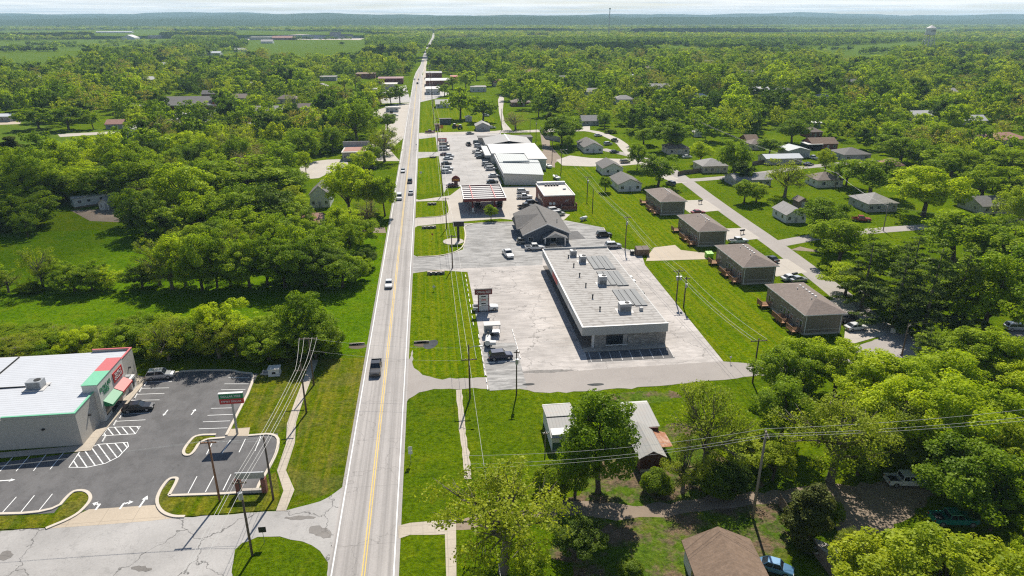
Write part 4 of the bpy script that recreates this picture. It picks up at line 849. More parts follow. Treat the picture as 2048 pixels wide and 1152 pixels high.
hpx('white_shed', 'small white shed beside the weathered mobile home', 200, 218, 420, 5, h=2.6, roof='gable', axis='y', rh=1.2, rm='shingle_lt', wins=1, sidewin=0, cat='shed')
hpx('gable_house', 'white two storey gable house with blue grey roof near the highway', 622, 660, 415, 10, h=4.6, roof='gable', axis='y', rh=2.8, rm='shingle_grey', wins=2)
hpx('red_roof_house', 'low house with faded red roof hidden in the roadside trees', 598, 642, 464, 9, roof='gable', axis='x', rh=1.8, wall='cream_sid', rm='shingle_red', wins=2)
t = hpx('parapet_shop', 'tan shop with high grey parapet and faded red roof by the gravel lot', 686, 731, 321, 15, h=3.6, roof='flat', wall='stucco', rm='flat_roof', wins=3, cat='shop')
MB().box(-6.2, 6.2, 7, 7.4, 3.8, 6.2).build('parapet', M['fascia'], t); MB().box(-4.8, 4.8, -6, 5, 3.86, 3.95).build('roof_sheet', M['shingle_red'], t)
hpx('white_gable', 'white gable cottage glimpsed between dark trees', 450, 466, 406, 7, roof='gable', axis='y', rh=2.2, rm='shingle_lt', wins=1)
hpx('white_shed', 'white roofed shed in the middle of the left grove', 492, 514, 258, 8, h=3, roof='flat', wall='cream_sid', rm='whitecoat', wins=1, cat='shed')
hpx('dark_house', 'dark roofed house above the lane under tall oaks', 405, 450, 195, 10, roof='gable', axis='x', rh=2.4, wall='redbrick', rm='shingle_grey', wins=3)
hpx('grey_house', 'tall grey house behind the big round maple', 630, 655, 185, 9, h=5, roof='gable', axis='y', rh=2.4, wall='grey_sid', rm='shingle_lt', wins=2)
hpx('white_house', 'white house beside the parked cars left of the highway', 672, 700, 205, 9, roof='gable', axis='y', rh=2.2, rm='shingle_tan', wins=2)
hpx('trailer_office', 'white boxy trailer in the lot by the highway', 772, 797, 224, 3.5, h=3, roof='flat', rm='whitecoat', wins=2, sidewin=0, cat='trailer')
# ---- town centre ------------------------------------------------------------------------------
for nm, lab, a0, a1, yb, D, k in (
    ('town_shop', 'long maroon roofed shop at the left of the highway bend', 756, 806, 168, 22, dict(h=5, wall='maroon', rm='maroon')),
    ('town_shop', 'tan flat shop below the maroon roofed one', 764, 794, 179, 16, dict(h=4.5, wall='stucco', rm='flat_roof')),
    ('town_shop', 'brown shop with dark roof at the head of the town', 712, 750, 157, 24, dict(h=4.5, wall='redbrick', rm='shingle_brown')),
    ('town_shop', 'old brick shop row beside the highway poles', 852, 884, 158, 24, dict(h=6, wall='redbrick', rm='grey_roof')),
    ('town_shop', 'white roofed brick corner shop by the highway', 852, 900, 173, 28, dict(h=5.2, wall='redbrick', rm='whitecoat')),
    ('town_shop', 'white fronted shop closest to the highway lawn', 852, 880, 189, 22, dict(h=4.4, wall='white_sid', rm='whitecoat')),
    ('town_shop', 'red walled barn behind the corner shop', 902, 916, 165, 14, dict(h=5.5, wall='red', rm='red')),
    ('town_shop', 'long white house row behind the pale lawn tree', 942, 973, 184, 14, dict(h=4, wall='white_sid', rm='shingle_lt')),
    ('town_shop', 'grey shed roof in the trees at the left of town', 640, 672, 162, 14, dict(h=4, wall='grey_sid', rm='shingle_lt')),
    ('storage_dome', 'white rounded store left of the town shops', 738, 754, 185, 10, dict(h=3, wall='white_sid', rm='whitecoat'))):
    hpx(nm, lab, a0, a1, yb, D, roof='flat', wins=3, door=False, sidewin=1, cat='shop', ov=.3, **k)
for nm, lab, a0, a1, yb, D, k in (
    ('arch_barn', 'bright white arched barn beyond the pastures', 243, 269, 79, 40, dict(h=5, roof='gable', axis='y', rh=8, rm='whitecoat')),
    ('long_barn', 'long thin white poultry barn on the far rise', 216, 262, 66, 25, dict(h=4, rh=3, rm='white_metal')),
    ('long_barn', 'long blue white barn beside the poultry barn', 192, 214, 66, 25, dict(h=4, rh=3, rm='silver_roof')),
    ('far_block', 'pale flat block to the right of the arched barn', 297, 318, 77, 25, dict(h=9, roof='flat', wall='cream_sid', rm='whitecoat')),
    ('far_school', 'tan school hall with tower block across the green field', 500, 560, 80, 40, dict(h=8, roof='flat', wall='cream_sid', rm='flat_roof')),
    ('far_school', 'low red and tan school wing across the green field', 545, 590, 80, 30, dict(h=6, roof='gable', rh=5, wall='redbrick', rm='shingle_red')),
    ('far_hall', 'square grey hall beyond the lone pasture tree', 660, 680, 73, 40, dict(h=14, roof='flat', wall='cream_sid', rm='shingle_lt')),
    ('far_hall', 'low tan wing beside the square grey hall', 678, 704, 76, 40, dict(h=7, roof='gable', rh=4, wall='cream_sid', rm='shingle_tan')),
    ('farm_barn', 'small farm barn on the near side of the green field', 522, 545, 87, 20, dict(h=5, rh=4, wall='white_sid', rm='tin')),
    ('farm_shed', 'pale farm sheds where the lane meets the pasture', 468, 492, 104, 14, dict(h=4, rh=3, wall='white_sid', rm='tin')),
    ('far_roof', 'long white roof in the trees left of the pasture lane', 400, 440, 111, 14, dict(h=4, rh=2.5, rm='white_metal')),
    ('far_roof', 'white roof in the trees below the left pasture', 232, 300, 131, 14, dict(h=4, rh=2.5, rm='white_metal')),
    ('far_roof', 'pinkish roof in the left woods', 190, 205, 146, 12, dict(h=4, rh=2.5, rm='shingle_red')),
    ('far_roof', 'brown roof in the trees right of the highway', 1268, 1290, 112, 16, dict(h=4, rh=3, rm='shingle_red')),
    ('far_roof', 'white roof far in the right woods', 1360, 1372, 120, 16, dict(h=4, rh=3, rm='whitecoat')),
    ('far_roof', 'white roof above the bend of the highway', 752, 764, 65, 30, dict(h=6, rh=4, rm='whitecoat')),
    ('far_roof', 'white roof in the middle of the right grove', 1256, 1268, 165, 10, dict(h=5, rh=2.5, rm='whitecoat')),
    ('far_roof', 'white roof behind the right grove lawn', 1500, 1540, 194, 12, dict(h=5, rh=2.5, rm='whitecoat'))):
    k.setdefault('roof', 'gable'); hpx(nm, lab, a0, a1, yb, D, wins=0, door=False, sidewin=0, cat='barn' if 'barn' in nm else 'building', **k)
# ================================================================ TREES
LEAF = {
 'R': leafmat('leaf_green', (0.110, 0.177, 0.008), (0.273, 0.337, 0.014), (1.0, 1.0, .6)),
 'L': leafmat('leaf_light', (0.238, 0.305, 0.008), (0.406, 0.449, 0.014), (1.0, 1.0, .5)),
 'Y': leafmat('leaf_yellow', (.210, .260, .010), (.380, .405, .022), (1.0, .98, .5), .2),
 'S': leafmat('leaf_sparse', (0.162, 0.198, 0.014), (0.336, 0.353, 0.030), (1.0, 1.0, .6)),
 'C': leafmat('leaf_cedar', (.062, .072, .018), (.130, .138, .030), (.8, .8, .5), .25),
 'P': leafmat('leaf_pine', (.066, .100, .024), (.175, .215, .048), (.8, .85, .6), .25),
 'B': leafmat('leaf_bush', (0.099, 0.155, 0.008), (0.220, 0.268, 0.014), (1.0, 1.0, .6)),
 'D': leafmat('leaf_budding', (.200, .180, .070), (.29, .26, .11), (.9, .8, .6), .25),
 'W': leafmat('leaf_willow', (0.209, 0.278, 0.014), (0.336, 0.380, 0.026), (1.0, 1.0, .6), .2),
 'K': leafmat('leaf_dark', (0.052, 0.091, 0.010), (0.128, 0.177, 0.018), (.8, .9, .6), .2),
}
def leaf_quads(rs, pts, nrm, size, jitter):
    """numpy: n small folded leaf-clump quads at pts facing nrm (+ jitter)"""
    n = len(pts); nv = nrm + rs.normal(0, jitter, (n, 3)); nv /= np.linalg.norm(nv, axis=1)[:, None] + 1e-9
    r = rs.normal(0, 1, (n, 3)); a = np.cross(nv, r); a /= np.linalg.norm(a, axis=1)[:, None] + 1e-9; b = np.cross(nv, a)
    s = size * rs.uniform(.6, 1.45, (n, 1)); asp = rs.uniform(.55, .95, (n, 1))
    v = np.empty((n, 4, 3))
    v[:, 0] = pts - a * s * .5; v[:, 1] = pts - b * s * asp * .5 + nv * s * .12; v[:, 2] = pts + a * s * .5; v[:, 3] = pts + b * s * asp * .5 - nv * s * .12
    return v
def quads_mesh(name, v, tint, mat):
    n = len(v); me = bpy.data.meshes.new(name)
    me.vertices.add(n * 4); me.vertices.foreach_set('co', v.reshape(-1).astype('f'))
    me.loops.add(n * 4); me.loops.foreach_set('vertex_index', np.arange(n * 4, dtype='i'))
    me.polygons.add(n); me.polygons.foreach_set('loop_start', np.arange(0, n * 4, 4, dtype='i'))
    at = me.attributes.new('tint', 'FLOAT', 'FACE'); at.data.foreach_set('value', tint.astype('f'))
    me.materials.append(mat); me.update(calc_edges=True); return me
def crown(kind, seed, n, leaf, K=46, hi=False):
    """crown mesh of a tree one unit tall and about 0.8 wide; returns mesh data and limb targets"""
    rs = np.random.RandomState(seed); cl = []
    if kind == 'P':                                     # layered pine: whorls of drooping boughs
        v = []; tint = []
        for i in range(11):
            z = .12 + .85 * i / 10; R = (1 - (z - .12) / .9) ** .65 * .42 * rs.uniform(.75, 1.12)
            for j in range(max(4, int(10 * (1 - z * .6)))):
                a = rs.uniform(0, 2 * np.pi); L = R * rs.uniform(.7, 1.12); m = max(6, int(n / 72 * (L / .3)))
                t = rs.uniform(.12, 1, m) ** .7; p = np.c_[np.cos(a) * t * L, np.sin(a) * t * L, z + .03 * t - .035 * t ** 2 + rs.normal(0, .007, m)]
                p[:, :2] += rs.normal(0, .028, (m, 2)) * (1.15 - t)[:, None] ** .5
                v.append(leaf_quads(rs, p, np.tile([np.cos(a) * .35, np.sin(a) * .35, .9], (m, 1)), leaf, .45)); tint.append(np.clip(rs.normal(rs.uniform(.2, .8), .2, m), 0, 1))
        return np.concatenate(v), np.concatenate(tint), []
    if kind == 'C':
        K = 34
        for i in range(K):
            z = rs.uniform(.1, .97); R = .27 * np.sin(np.pi * min(1, (z + .1) / 1.07) ** .75) ** .8; a = rs.uniform(0, 6.28); q = R * rs.uniform(.3, .95)
            cl.append((np.cos(a) * q, np.sin(a) * q, z, rs.uniform(.07, .12)))
    elif kind in 'BK' and kind == 'B':
        for i in range(26):
            a = rs.uniform(0, 6.28); u = rs.uniform(0, 1); th = np.arccos(u); q = rs.uniform(.55, .85)
            cl.append((np.cos(a) * np.sin(th) * .40 * q, np.sin(a) * np.sin(th) * .40 * q, .12 + .62 * q * u + .12, rs.uniform(.13, .2)))
    else:
        # a few big boughs, each carrying several leaf clumps: uneven outline with gaps
        nb = rs.randint(8, 13) if hi else rs.randint(13, 19); c0, rz = (.60, .37) if hi else (.53, .45); sq = rs.uniform(.85, 1.1)
        lobes = []
        for i in range(nb):
            a = 2.4 * i + rs.uniform(-.5, .5); u = -.85 + 1.6 * (i + rs.uniform(.1, .9)) / nb; q = rs.uniform(.50, .80) if hi else rs.uniform(.62, .80); s = np.sqrt(1 - u * u) * (1.06 if u < 0 else 1)
            lobes.append((np.cos(a) * s * .40 * q, np.sin(a) * s * .40 * q, c0 + u * rz * q * 1.1 * sq, rs.uniform(.13, .21)))
        lobes.append((rs.normal(0, .05), rs.normal(0, .05), c0 + .26 * sq, .17)); lobes.append((rs.normal(0, .06), rs.normal(0, .06), c0, .24))
        per = K // len(lobes) + 1
        for (x, y, z, r) in lobes:
            for _ in range(per):
                d = rs.normal(0, 1, 3); d /= np.linalg.norm(d); d[2] = d[2] * .8 + .15; q = rs.uniform(.55, 1.0)
                cl.append((x + d[0] * r * q, y + d[1] * r * q, max(.22 if hi else .05, z + d[2] * r * q), rs.uniform(.045, .10) * (1.0 if kind != 'S' else .95)))
    cl = np.array(cl); wts = cl[:, 3] ** 2; cnt = np.maximum(3, (n * wts / wts.sum()).astype(int)); V = []; T = []
    cen = np.array([0, 0, .5])
    for (x, y, z, r), m in zip(cl, cnt):
        d = rs.normal(0, 1, (m, 3)); d /= np.linalg.norm(d, axis=1)[:, None]
        rad = r * (rs.uniform(.35, 1.0, (m, 1)) ** (.45 if kind != 'S' else .7)); p = np.array([x, y, z]) + d * rad * np.array([1, 1, .8])
        if kind == 'W': p[:, 2] -= np.abs(rs.exponential(.09, m)) * (np.hypot(p[:, 0], p[:, 1]) / .35)
        out_ = np.array([x, y, z]) - cen; out_ = out_ / (np.linalg.norm(out_) + 1e-6)
        V.append(leaf_quads(rs, p, d * .55 + out_ * .45 + np.array([0, 0, .75]), leaf, .5)); T.append(np.clip(rs.normal(rs.uniform(.1, .9), .18, m), 0, 1))
    return np.concatenate(V), np.concatenate(T), cl
def trunk(kind, seed, cl):
    rs = random.Random(seed); b = MB()
    if kind == 'P' or kind == 'C':
        b.path([(0, 0, -.02), (.004, 0, .4), (0, .004, .93)], [.022, .014, .003], 7); return b
    if kind == 'B':
        for i in range(5):
            a = rs.uniform(0, 6.28); b.path([(.02 * math.cos(a), .02 * math.sin(a), -.02), (.10 * math.cos(a), .10 * math.sin(a), .22), (.2 * math.cos(a), .2 * math.sin(a), .42)], [.012, .008, .003], 5)
        return b
    r0 = .026 if kind != 'S' else .032; top = Vector((rs.uniform(-.02, .02), rs.uniform(-.02, .02), .30))
    b.path([(0, 0, -.02), (0, 0, .04), top * .6, top, top + Vector((.01, -.01, .22)), top + Vector((.0, .02, .40))], [r0 * 1.35, r0, r0 * .9, r0 * .75, r0 * .4, r0 * .12], 8)
    idx = list(range(len(cl))); rs.shuffle(idx)
    for i in idx[:16 if kind != 'S' else 26]:
        e = Vector(cl[i][:3]); s = Vector((top.x, top.y, rs.uniform(.2, .5))); mid = s.lerp(e, .5) + Vector((rs.uniform(-.03, .03), rs.uniform(-.03, .03), .02))
        b.path([s, mid, e], [r0 * .38, r0 * .24, r0 * .07], 5)
        for _ in range(2 if kind != 'S' else 4):
            e2 = e + Vector((rs.uniform(-.09, .09), rs.uniform(-.09, .09), rs.uniform(-.01, .09))); b.path([mid.lerp(e, .4), e2], [r0 * .13, r0 * .03], 4)
    return b
PROTO = {}
def proto(kind, lod, k, hi=False):
    key = (kind, lod, k, hi)
    if key not in PROTO:
        shape = {'K': 'R', 'L': 'R', 'Y': 'R', 'D': 'S'}.get(kind, kind)
        n, leaf = {0: (19000, .0205), 1: (12500, .0245), 2: (3200, .045), 3: (420, .115)}[lod]
        if shape == 'S': n = int(n * (.46 if kind == 'S' else .30)); leaf *= .82
        if kind == 'D': leaf *= .8
        if shape == 'B': leaf *= 1.35
        if shape == 'P': leaf *= .85
        seed = (ord(kind) * 31 + k * 7) % 9973
        v, t_, cl = crown(shape, seed, n, leaf, 110 if lod < 2 else 56, hi)
        PROTO[key] = (quads_mesh('crown', v, t_, LEAF[kind]), trunk(shape, seed, cl).mesh('trunk', M['bark_lt'] if kind in 'SDP' else M['bark'], True) if lod < 3 else None)
    return PROTO[key]
NAMES = {'P': 'pine_tree', 'C': 'cedar_tree', 'B': 'bush', 'W': 'willow_tree', 'D': 'budding_tree'}
TREES = []                                   # footprints, so scattered trees keep clear of placed ones
trand = random.Random(5)
def tree(x, y, h, wd, kind, label, group=None, lod=None, hi=False):
    dist = math.hypot(x, y)
    if lod is None: lod = 0 if dist < 190 else 1 if dist < 420 else 2
    cm, tm = proto(kind, lod, trand.randrange({0: 5, 1: 6, 2: 5}[lod] if kind in 'RLSYK' else 2), hi and kind in 'RLSYK')
    nm = NAMES.get(kind, 'deciduous_tree')
    t = thing(nm, label, 'bush' if kind == 'B' else 'tree', (x, y, 0), trand.uniform(0, 6.28), group)
    k = {'C': .54, 'P': .80, 'B': .84}.get(kind, .80)
    if kind == 'P': wd *= 1.2
    t.scale = (wd / k, wd / k, h)
    link('crown', cm, t)
    if tm: link('trunk', tm, t)
    TREES.append((x, y, wd)); return t
KN = {'R': 'deep green', 'L': 'bright light green', 'Y': 'yellow green', 'S': 'thin leaved open', 'C': 'dark narrow cedar', 'P': 'layered', 'B': 'low', 'D': 'brownish budding', 'W': 'drooping', 'K': 'very dark'}
def T(px, pyb, pyt, wpx, kind, label, group=None, hs=1.0):
    b = G(px, pyb); h = rise(b, px, pyt) * hs; m = mpp(b)
    h = max(2.0, h - wpx * m * .08)           # the back of the crown, not its tip, makes the outline's top
    return tree(b.x, b.y, h, wpx * m * (1.08 if group is None else 1.14), kind, label, group, None, group is None)
# -- near trees, one label each
for a in (
 (1008, 1142, 905, 240, 'S', 'large half leafed tree with dark ivy trunk by the lower sidewalk'),
 (1196, 985, 762, 160, 'R', 'tall dense deep green tree in front of the white tin shed'),
 (1150, 990, 880, 90, 'R', 'shorter dark tree pressed against the tall tree by the tin shed'),
 (1408, 945, 755, 150, 'S', 'airy tree with visible limbs right of the rusty barn roof'),
 (1365, 985, 880, 95, 'S', 'low ragged tree at the end wall of the tin barn'),
 (1482, 925, 860, 125, 'Y', 'spreading yellow green shrub tree left of the tall timber pole'),
 (1160, 1112, 1038, 100, 'K', 'round dark bush tree on the lawn below the alley'),
 (1613, 1088, 958, 100, 'C', 'dark brownish cedar beside the gravel drive'),
 (1660, 965, 758, 190, 'S', 'big open grey green tree left of the white pickup'),
 (1750, 930, 790, 150, 'S', 'olive leaning tree behind the white pickup'),
 (1940, 1045, 870, 190, 'R', 'big blue green tree between the two pickups'),
 (2000, 975, 822, 130, 'Y', 'yellow green tree above the teal pickup, at the picture edge'),
 (2046, 1085, 890, 130, 'R', 'dark tree at the frame edge beside the teal pickup'),
 (1745, 1235, 1075, 190, 'Y', 'yellow green tree crown beside the timber fence and junk truck'),
 (1860, 1250, 1040, 230, 'Y', 'largest yellow green crown below the teal pickup'),
 (1980, 1265, 1065, 210, 'Y', 'yellow green crown filling the bottom corner'),
 (2050, 1150, 1020, 90, 'L', 'bright green tree at the frame edge above the yellow crowns'),
 (1562, 800, 690, 110, 'R', 'leading dark green tree of the grove by the corner pole'),
 (1605, 785, 672, 110, 'L', 'bright tree just below the nearest duplex end wall'),
 (1668, 792, 676, 120, 'L', 'bright tree below the parking pad of the nearest duplex'),
 (1560, 880, 752, 110, 'R', 'dark tree on the lawn side of the lower grove'),
 (1740, 830, 692, 150, 'L', 'broad bright crown in the front of the corner grove'),
 (1815, 850, 705, 140, 'L', 'bright crown below the street corner pole'),
 (1890, 830, 690, 150, 'L', 'bright crown beneath the blue grey conifer'),
 (1925, 748, 642, 130, 'L', 'bright tree right of the blue grey conifer'),
 (1985, 765, 655, 130, 'L', 'bright tree in front of the silver car'),
 (2046, 800, 705, 120, 'L', 'bright crown at the frame edge below the silver car'),
 (1765, 905, 750, 150, 'L', 'middle row bright crown over the open grey tree'),
 (1865, 930, 745, 185, 'L', 'widest bright crown over the white pickup'),
 (1955, 900, 755, 150, 'L', 'bright crown above the big blue green tree'),
 (2042, 910, 790, 130, 'L', 'bright crown at the frame edge of the middle row'),
 (1836, 770, 640, 90, 'P', 'blue grey conifer at the street corner'),
 (1722, 615, 462, 100, 'P', 'first layered pine at the street edge, beside the tan sedan'),
 (1690, 590, 520, 90, 'L', 'lighter small tree before the first pine'),
 (1785, 655, 485, 120, 'P', 'layered pine closest to the street and silver sedan'),
 (1845, 668, 466, 125, 'P', 'tall layered pine in the middle of the pine row'),
 (1900, 672, 480, 120, 'P', 'layered pine at the back end of the pine row'),
 (1962, 675, 490, 165, 'R', 'broad deep green tree right of the layered pines'),
 (2030, 655, 470, 140, 'R', 'deep green tree at the frame edge behind the silver car'),
 (1640, 470, 390, 90, 'R', 'dark round tree beside the white cottage with grey roof'),
 (1676, 530, 428, 115, 'L', 'full light green tree at the street fork'),
 (1660, 500, 440, 70, 'R', 'dark tree behind the full one at the street fork'),
 (1846, 432, 318, 135, 'L', 'big pale crowned maple behind the grey hip house'),
 (1740, 392, 300, 115, 'R', 'dark spreading tree behind the white hip house'),
 (1905, 525, 398, 140, 'R', 'dense tree below the dark roofed long house'),
 (2000, 560, 435, 140, 'R', 'dense tree right of the one under the dark roofed house'),
 (2028, 440, 355, 70, 'W', 'drooping willow at the frame edge'),
 (1936, 412, 372, 55, 'B', 'low round bush tree beside the pale crowned maple'),
 (1815, 590, 452, 95, 'P', 'layered pine in the second row behind the tall one'),
 (1975, 500, 440, 70, 'L', 'small yellowish tree by the white awning'),
 (1100, 985, 905, 70, 'B', 'dark scrub bush at the foot of the tall tree, towards the open one'),
 (1310, 985, 925, 60, 'B', 'scrub bush below the rusty barn roof, at the alley'),
 (1425, 985, 915, 80, 'B', 'dark scrub bush under the airy tree at the alley'),
 (1470, 985, 925, 70, 'K', 'dark scrub clump between the airy tree and the tall pole'),
 (1545, 960, 880, 80, 'Y', 'yellowish scrub tree right of the tall grey pole'),
 (1715, 950, 850, 90, 'R', 'dark understorey tree left of the white pickup bed'),
 (1890, 975, 880, 80, 'B', 'dark bush behind the white pickup bonnet'),
 (1650, 1040, 985, 60, 'B', 'brownish scrub bush between the cedar and the gravel drive'),
 (1700, 1110, 1050, 70, 'S', 'scrubby sapling beside the junk truck'),
 (1980, 1060, 980, 90, 'K', 'dark bush tree behind the teal pickup'),
 (1260, 1150, 1115, 50, 'B', 'low bush beside the brown roof'),
 (1060, 1170, 1110, 80, 'L', 'bright bushy sapling beside the ivy trunk'),
 (1962, 402, 318, 105, 'L', 'bright crown in the wood edge above the dark roofed house'),
 (1898, 362, 288, 100, 'R', 'deep green crown behind the pale maple, at its right shoulder'),
 (2015, 362, 292, 105, 'L', 'bright crown at the frame edge above the willow'),
 (1800, 325, 262, 90, 'R', 'green crown beyond the pinkish hip roof'),
 (1692, 372, 312, 62, 'R', 'dark tree right of the lone white hip house'),
 (1985, 500, 418, 96, 'R', 'green tree in front of the dark roofed house, beside the white awning'),
 (1755, 565, 470, 80, 'R', 'green tree behind the street edge pine'),
 (1870, 300, 238, 90, 'L', 'bright crown high in the right hand wood'),
 # lawn trees of the neighbourhood
 (1124, 290, 224, 82, 'R', 'wide street tree with pale trunk next to the grey fence'),
 (1135, 302, 268, 26, 'R', 'small round tree beside the wide street tree'),
 (1031, 260, 214, 50, 'D', 'budding brownish tree on the lawn beside the lane'),
 (966, 244, 188, 58, 'R', 'dark round lawn tree in front of the metal roofed garage'),
 (921, 238, 170, 58, 'L', 'tall light lawn tree beside the white cottage'),
 (889, 192, 165, 26, 'R', 'dark tree beside the white fronted shop'),
 (932, 180, 138, 34, 'L', 'pale tree between the red barn and the white house row'),
 (1077, 234, 192, 30, 'R', 'slim dark tree beside the pink patio'),
 (1209, 256, 222, 26, 'R', 'small round tree beside the porch house'),
 (1099, 246, 222, 18, 'C', 'little dark conifer behind the wide street tree'),
 (1221, 266, 254, 24, 'B', 'round dark bush at the lane bend'),
 (1340, 302, 230, 84, 'R', 'very broad round tree above the beige hip house'),
 (1287, 290, 250, 52, 'R', 'smaller round tree beside the broad one'),
 (1274, 340, 280, 44, 'R', 'dark tree on the corner by the street mouth'),
 (1316, 374, 302, 78, 'R', 'large dense dark tree at the top of the street'),
 (1400, 328, 279, 42, 'L', 'light round tree between the two hip houses'),
 (1466, 356, 272, 66, 'R', 'tall spreading tree over the cream hip house'),
 (1482, 366, 318, 50, 'K', 'dark tree at the fence end of the cream house'),
 (1569, 394, 308, 82, 'S', 'airy wide lawn tree in front of the low white roofed building'),
 (1488, 406, 355, 50, 'R', 'dark two stemmed lawn tree beside the ranch house'),
 (1512, 404, 362, 44, 'L', 'light lawn tree right of the two stemmed one'),
 (1538, 310, 270, 50, 'R', 'round dark tree beside the low building'),
 (1583, 286, 231, 62, 'R', 'tall round tree behind the carport'),
 (1210, 384, 348, 28, 'R', 'small young tree on the back lawn beside the white houses'),
 (1648, 350, 294, 34, 'Y', 'yellowish thin tree by the car filled drive'),
 (982, 440, 407, 26, 'L', 'egg shaped young tree on the strip below the fuel canopy'),
 # roadside trees left of the highway
 (700, 432, 318, 90, 'L', 'full bright roadside tree in front of the gable house'),
 (742, 425, 345, 62, 'Y', 'golden yellow roadside tree'),
 (770, 432, 340, 52, 'R', 'dark roadside tree nearest the highway kerb'),
 (736, 448, 392, 52, 'D', 'greyish blossoming shrub tree at the roadside'),
 (660, 330, 250, 0.1, 'B', 'small bush'),
 (735, 535, 492, 44, 'K', 'small dark bush tree on the grass bank beside the highway'),
):
    if a[3] > 1: T(*a)
# -- tree belts left of the highway
def belt(rows, lab, grp):
    for i, a in enumerate(rows):
        T(*a[:5], lab[a[4]] if a[4] in lab else lab['*'], grp)
J = random.Random(11)
rowA = []
for x in range(-30, 660, 34): rowA.append((x + J.uniform(-10, 10), J.uniform(700, 722), J.uniform(655, 676) if x < 230 else J.uniform(622, 648), J.uniform(70, 98), J.choice('RRRSBS')))
for x in range(-40, 640, 52): rowA.append((x + J.uniform(-12, 12), J.uniform(672, 690), J.uniform(645, 660) if x < 230 else J.uniform(614, 632), J.uniform(66, 96), J.choice('RRLS')))
rowA += [(612, 700, 572, 95, 'R'), (632, 716, 620, 80, 'R'), (455, 700, 590, 95, 'L'), (170, 716, 648, 70, 'L')]
belt(rowA, {'R': 'deep green tree of the dense hedge belt behind the beige store', 'S': 'thin leaved tree of the dense hedge belt behind the beige store', 'L': 'light green tree of the dense hedge belt behind the beige store', 'B': 'low bush in the dense hedge belt behind the beige store', '*': 'tree of the hedge belt behind the beige store'}, 'hedge belt behind the store')
rowB = [(18, 585, 518, 60, 'S'), (-20, 585, 500, 80, 'R'), (88, 578, 470, 64, 'S'), (118, 572, 500, 60, 'R'), (150, 582, 505, 80, 'R'), (185, 580, 520, 70, 'R'), (215, 578, 520, 60, 'L'), (60, 585, 545, 50, 'B'), (285, 575, 508, 70, 'K'), (320, 570, 465, 80, 'S'), (345, 578, 480, 90, 'S'), (372, 572, 440, 90, 'L'), (405, 580, 450, 95, 'R'), (435, 575, 478, 70, 'R'), (462, 572, 452, 90, 'R'), (500, 575, 470, 100, 'R'), (535, 570, 455, 80, 'R'), (570, 575, 480, 100, 'R'), (610, 572, 462, 90, 'R'), (650, 570, 470, 90, 'K'), (685, 575, 482, 90, 'R'), (712, 560, 500, 60, 'L'), (590, 545, 440, 80, 'R'), (480, 540, 430, 70, 'S'), (660, 520, 430, 60, 'R'), (700, 510, 440, 60, 'R'), (620, 500, 420, 60, 'L'), (545, 520, 440, 70, 'R')]
rowB = [(a, b_, c + J.uniform(-14, 16), d * .86, e) for a, b_, c, d, e in rowB ] + [(400, 528, 438, 84, 'R'), (445, 512, 420, 80, 'R'), (505, 505, 405, 90, 'L'), (570, 505, 415, 84, 'R'), (725, 490, 425, 58, 'R'), (690, 478, 405, 60, 'L'), (365, 520, 445, 70, 'S'), (640, 540, 445, 84, 'R')]
belt(rowB, {'R': 'deep green tree of the belt across the long meadow', 'S': 'thin open tree of the belt across the long meadow', 'L': 'light green tree of the belt across the long meadow', 'K': 'dark tree of the belt across the long meadow', 'B': 'low bush in the belt across the long meadow'}, 'tree belt across the meadow')
rowC = []
for x in range(-20, 630, 44): rowC.append((x + J.uniform(-12, 12), J.uniform(455, 472), J.uniform(358, 408), J.uniform(62, 108), J.choice('RRRKRL')))
rowC = [r for r in rowC if not 105 < r[0] < 255] + [(165, 380, 320, 80, 'R')]
for x in range(-20, 600, 52): rowC.append((x + J.uniform(-14, 14), J.uniform(385, 408), J.uniform(290, 342), J.uniform(66, 118), J.choice('RRRLS')))
rowC += [(505, 405, 300, 150, 'R'), (560, 400, 315, 90, 'R'), (455, 460, 385, 80, 'R'), (30, 350, 290, 110, 'R'), (30, 325, 268, 46, 'C')]
belt(rowC, {'R': 'deep green tree of the old grove around the mobile home', 'S': 'thin open tree of the old grove around the mobile home', 'L': 'light green tree of the old grove around the mobile home', 'K': 'very dark tree of the old grove around the mobile home', 'C': 'dark pointed cedar at the picture edge above the old grove'}, 'old grove around the mobile home')
for a in ((325, 292, 222, 62, 'D', 'bare branching tree with brownish buds above the old grove'), (78, 258, 208, 64, 'R', 'round dark tree beside the storage clearing'), (138, 260, 206, 68, 'R', 'broad round tree left of the white garage'), (187, 258, 216, 32, 'R', 'neat egg shaped tree beside the white garage'), (284, 250, 212, 60, 'R', 'round tree before the school car park'),
          (262, 262, 238, 24, 'L', 'small light tree beside the white garage'), (715, 290, 190, 80, 'R', 'tall dark spreading tree by the parked trailers'), (750, 300, 262, 44, 'R', 'round tree beside the parapet shop'), (775, 262, 222, 44, 'R', 'tree at the edge of the trailer lot'), (800, 207, 165, 36, 'R', 'dark highway tree opposite the town lawn'), (782, 208, 172, 30, 'R', 'second dark highway tree opposite the town lawn'), (762, 210, 175, 30, 'R', 'third tree beside the highway pair'), (728, 200, 160, 36, 'R', 'round tree before the brown town shop'), (690, 182, 148, 34, 'L', 'light tree left of the brown town shop'), (664, 206, 170, 38, 'R', 'dark tree beside the tall grey house'), (712, 178, 146, 26, 'S', 'thin tree beside the rounded store'), (905, 178, 150, 26, 'R', 'dark tree below the red walled barn'), (952, 160, 132, 30, 'R', 'dark tree behind the white house row'), (985, 172, 140, 34, 'L', 'light tree right of the white house row'),
          (684, 90, 82, 14, 'K', 'lone dark tree standing in the green pasture'), (612, 345, 300, 26, 'L', 'small bright tree on the gravel lot')):
    T(*a)
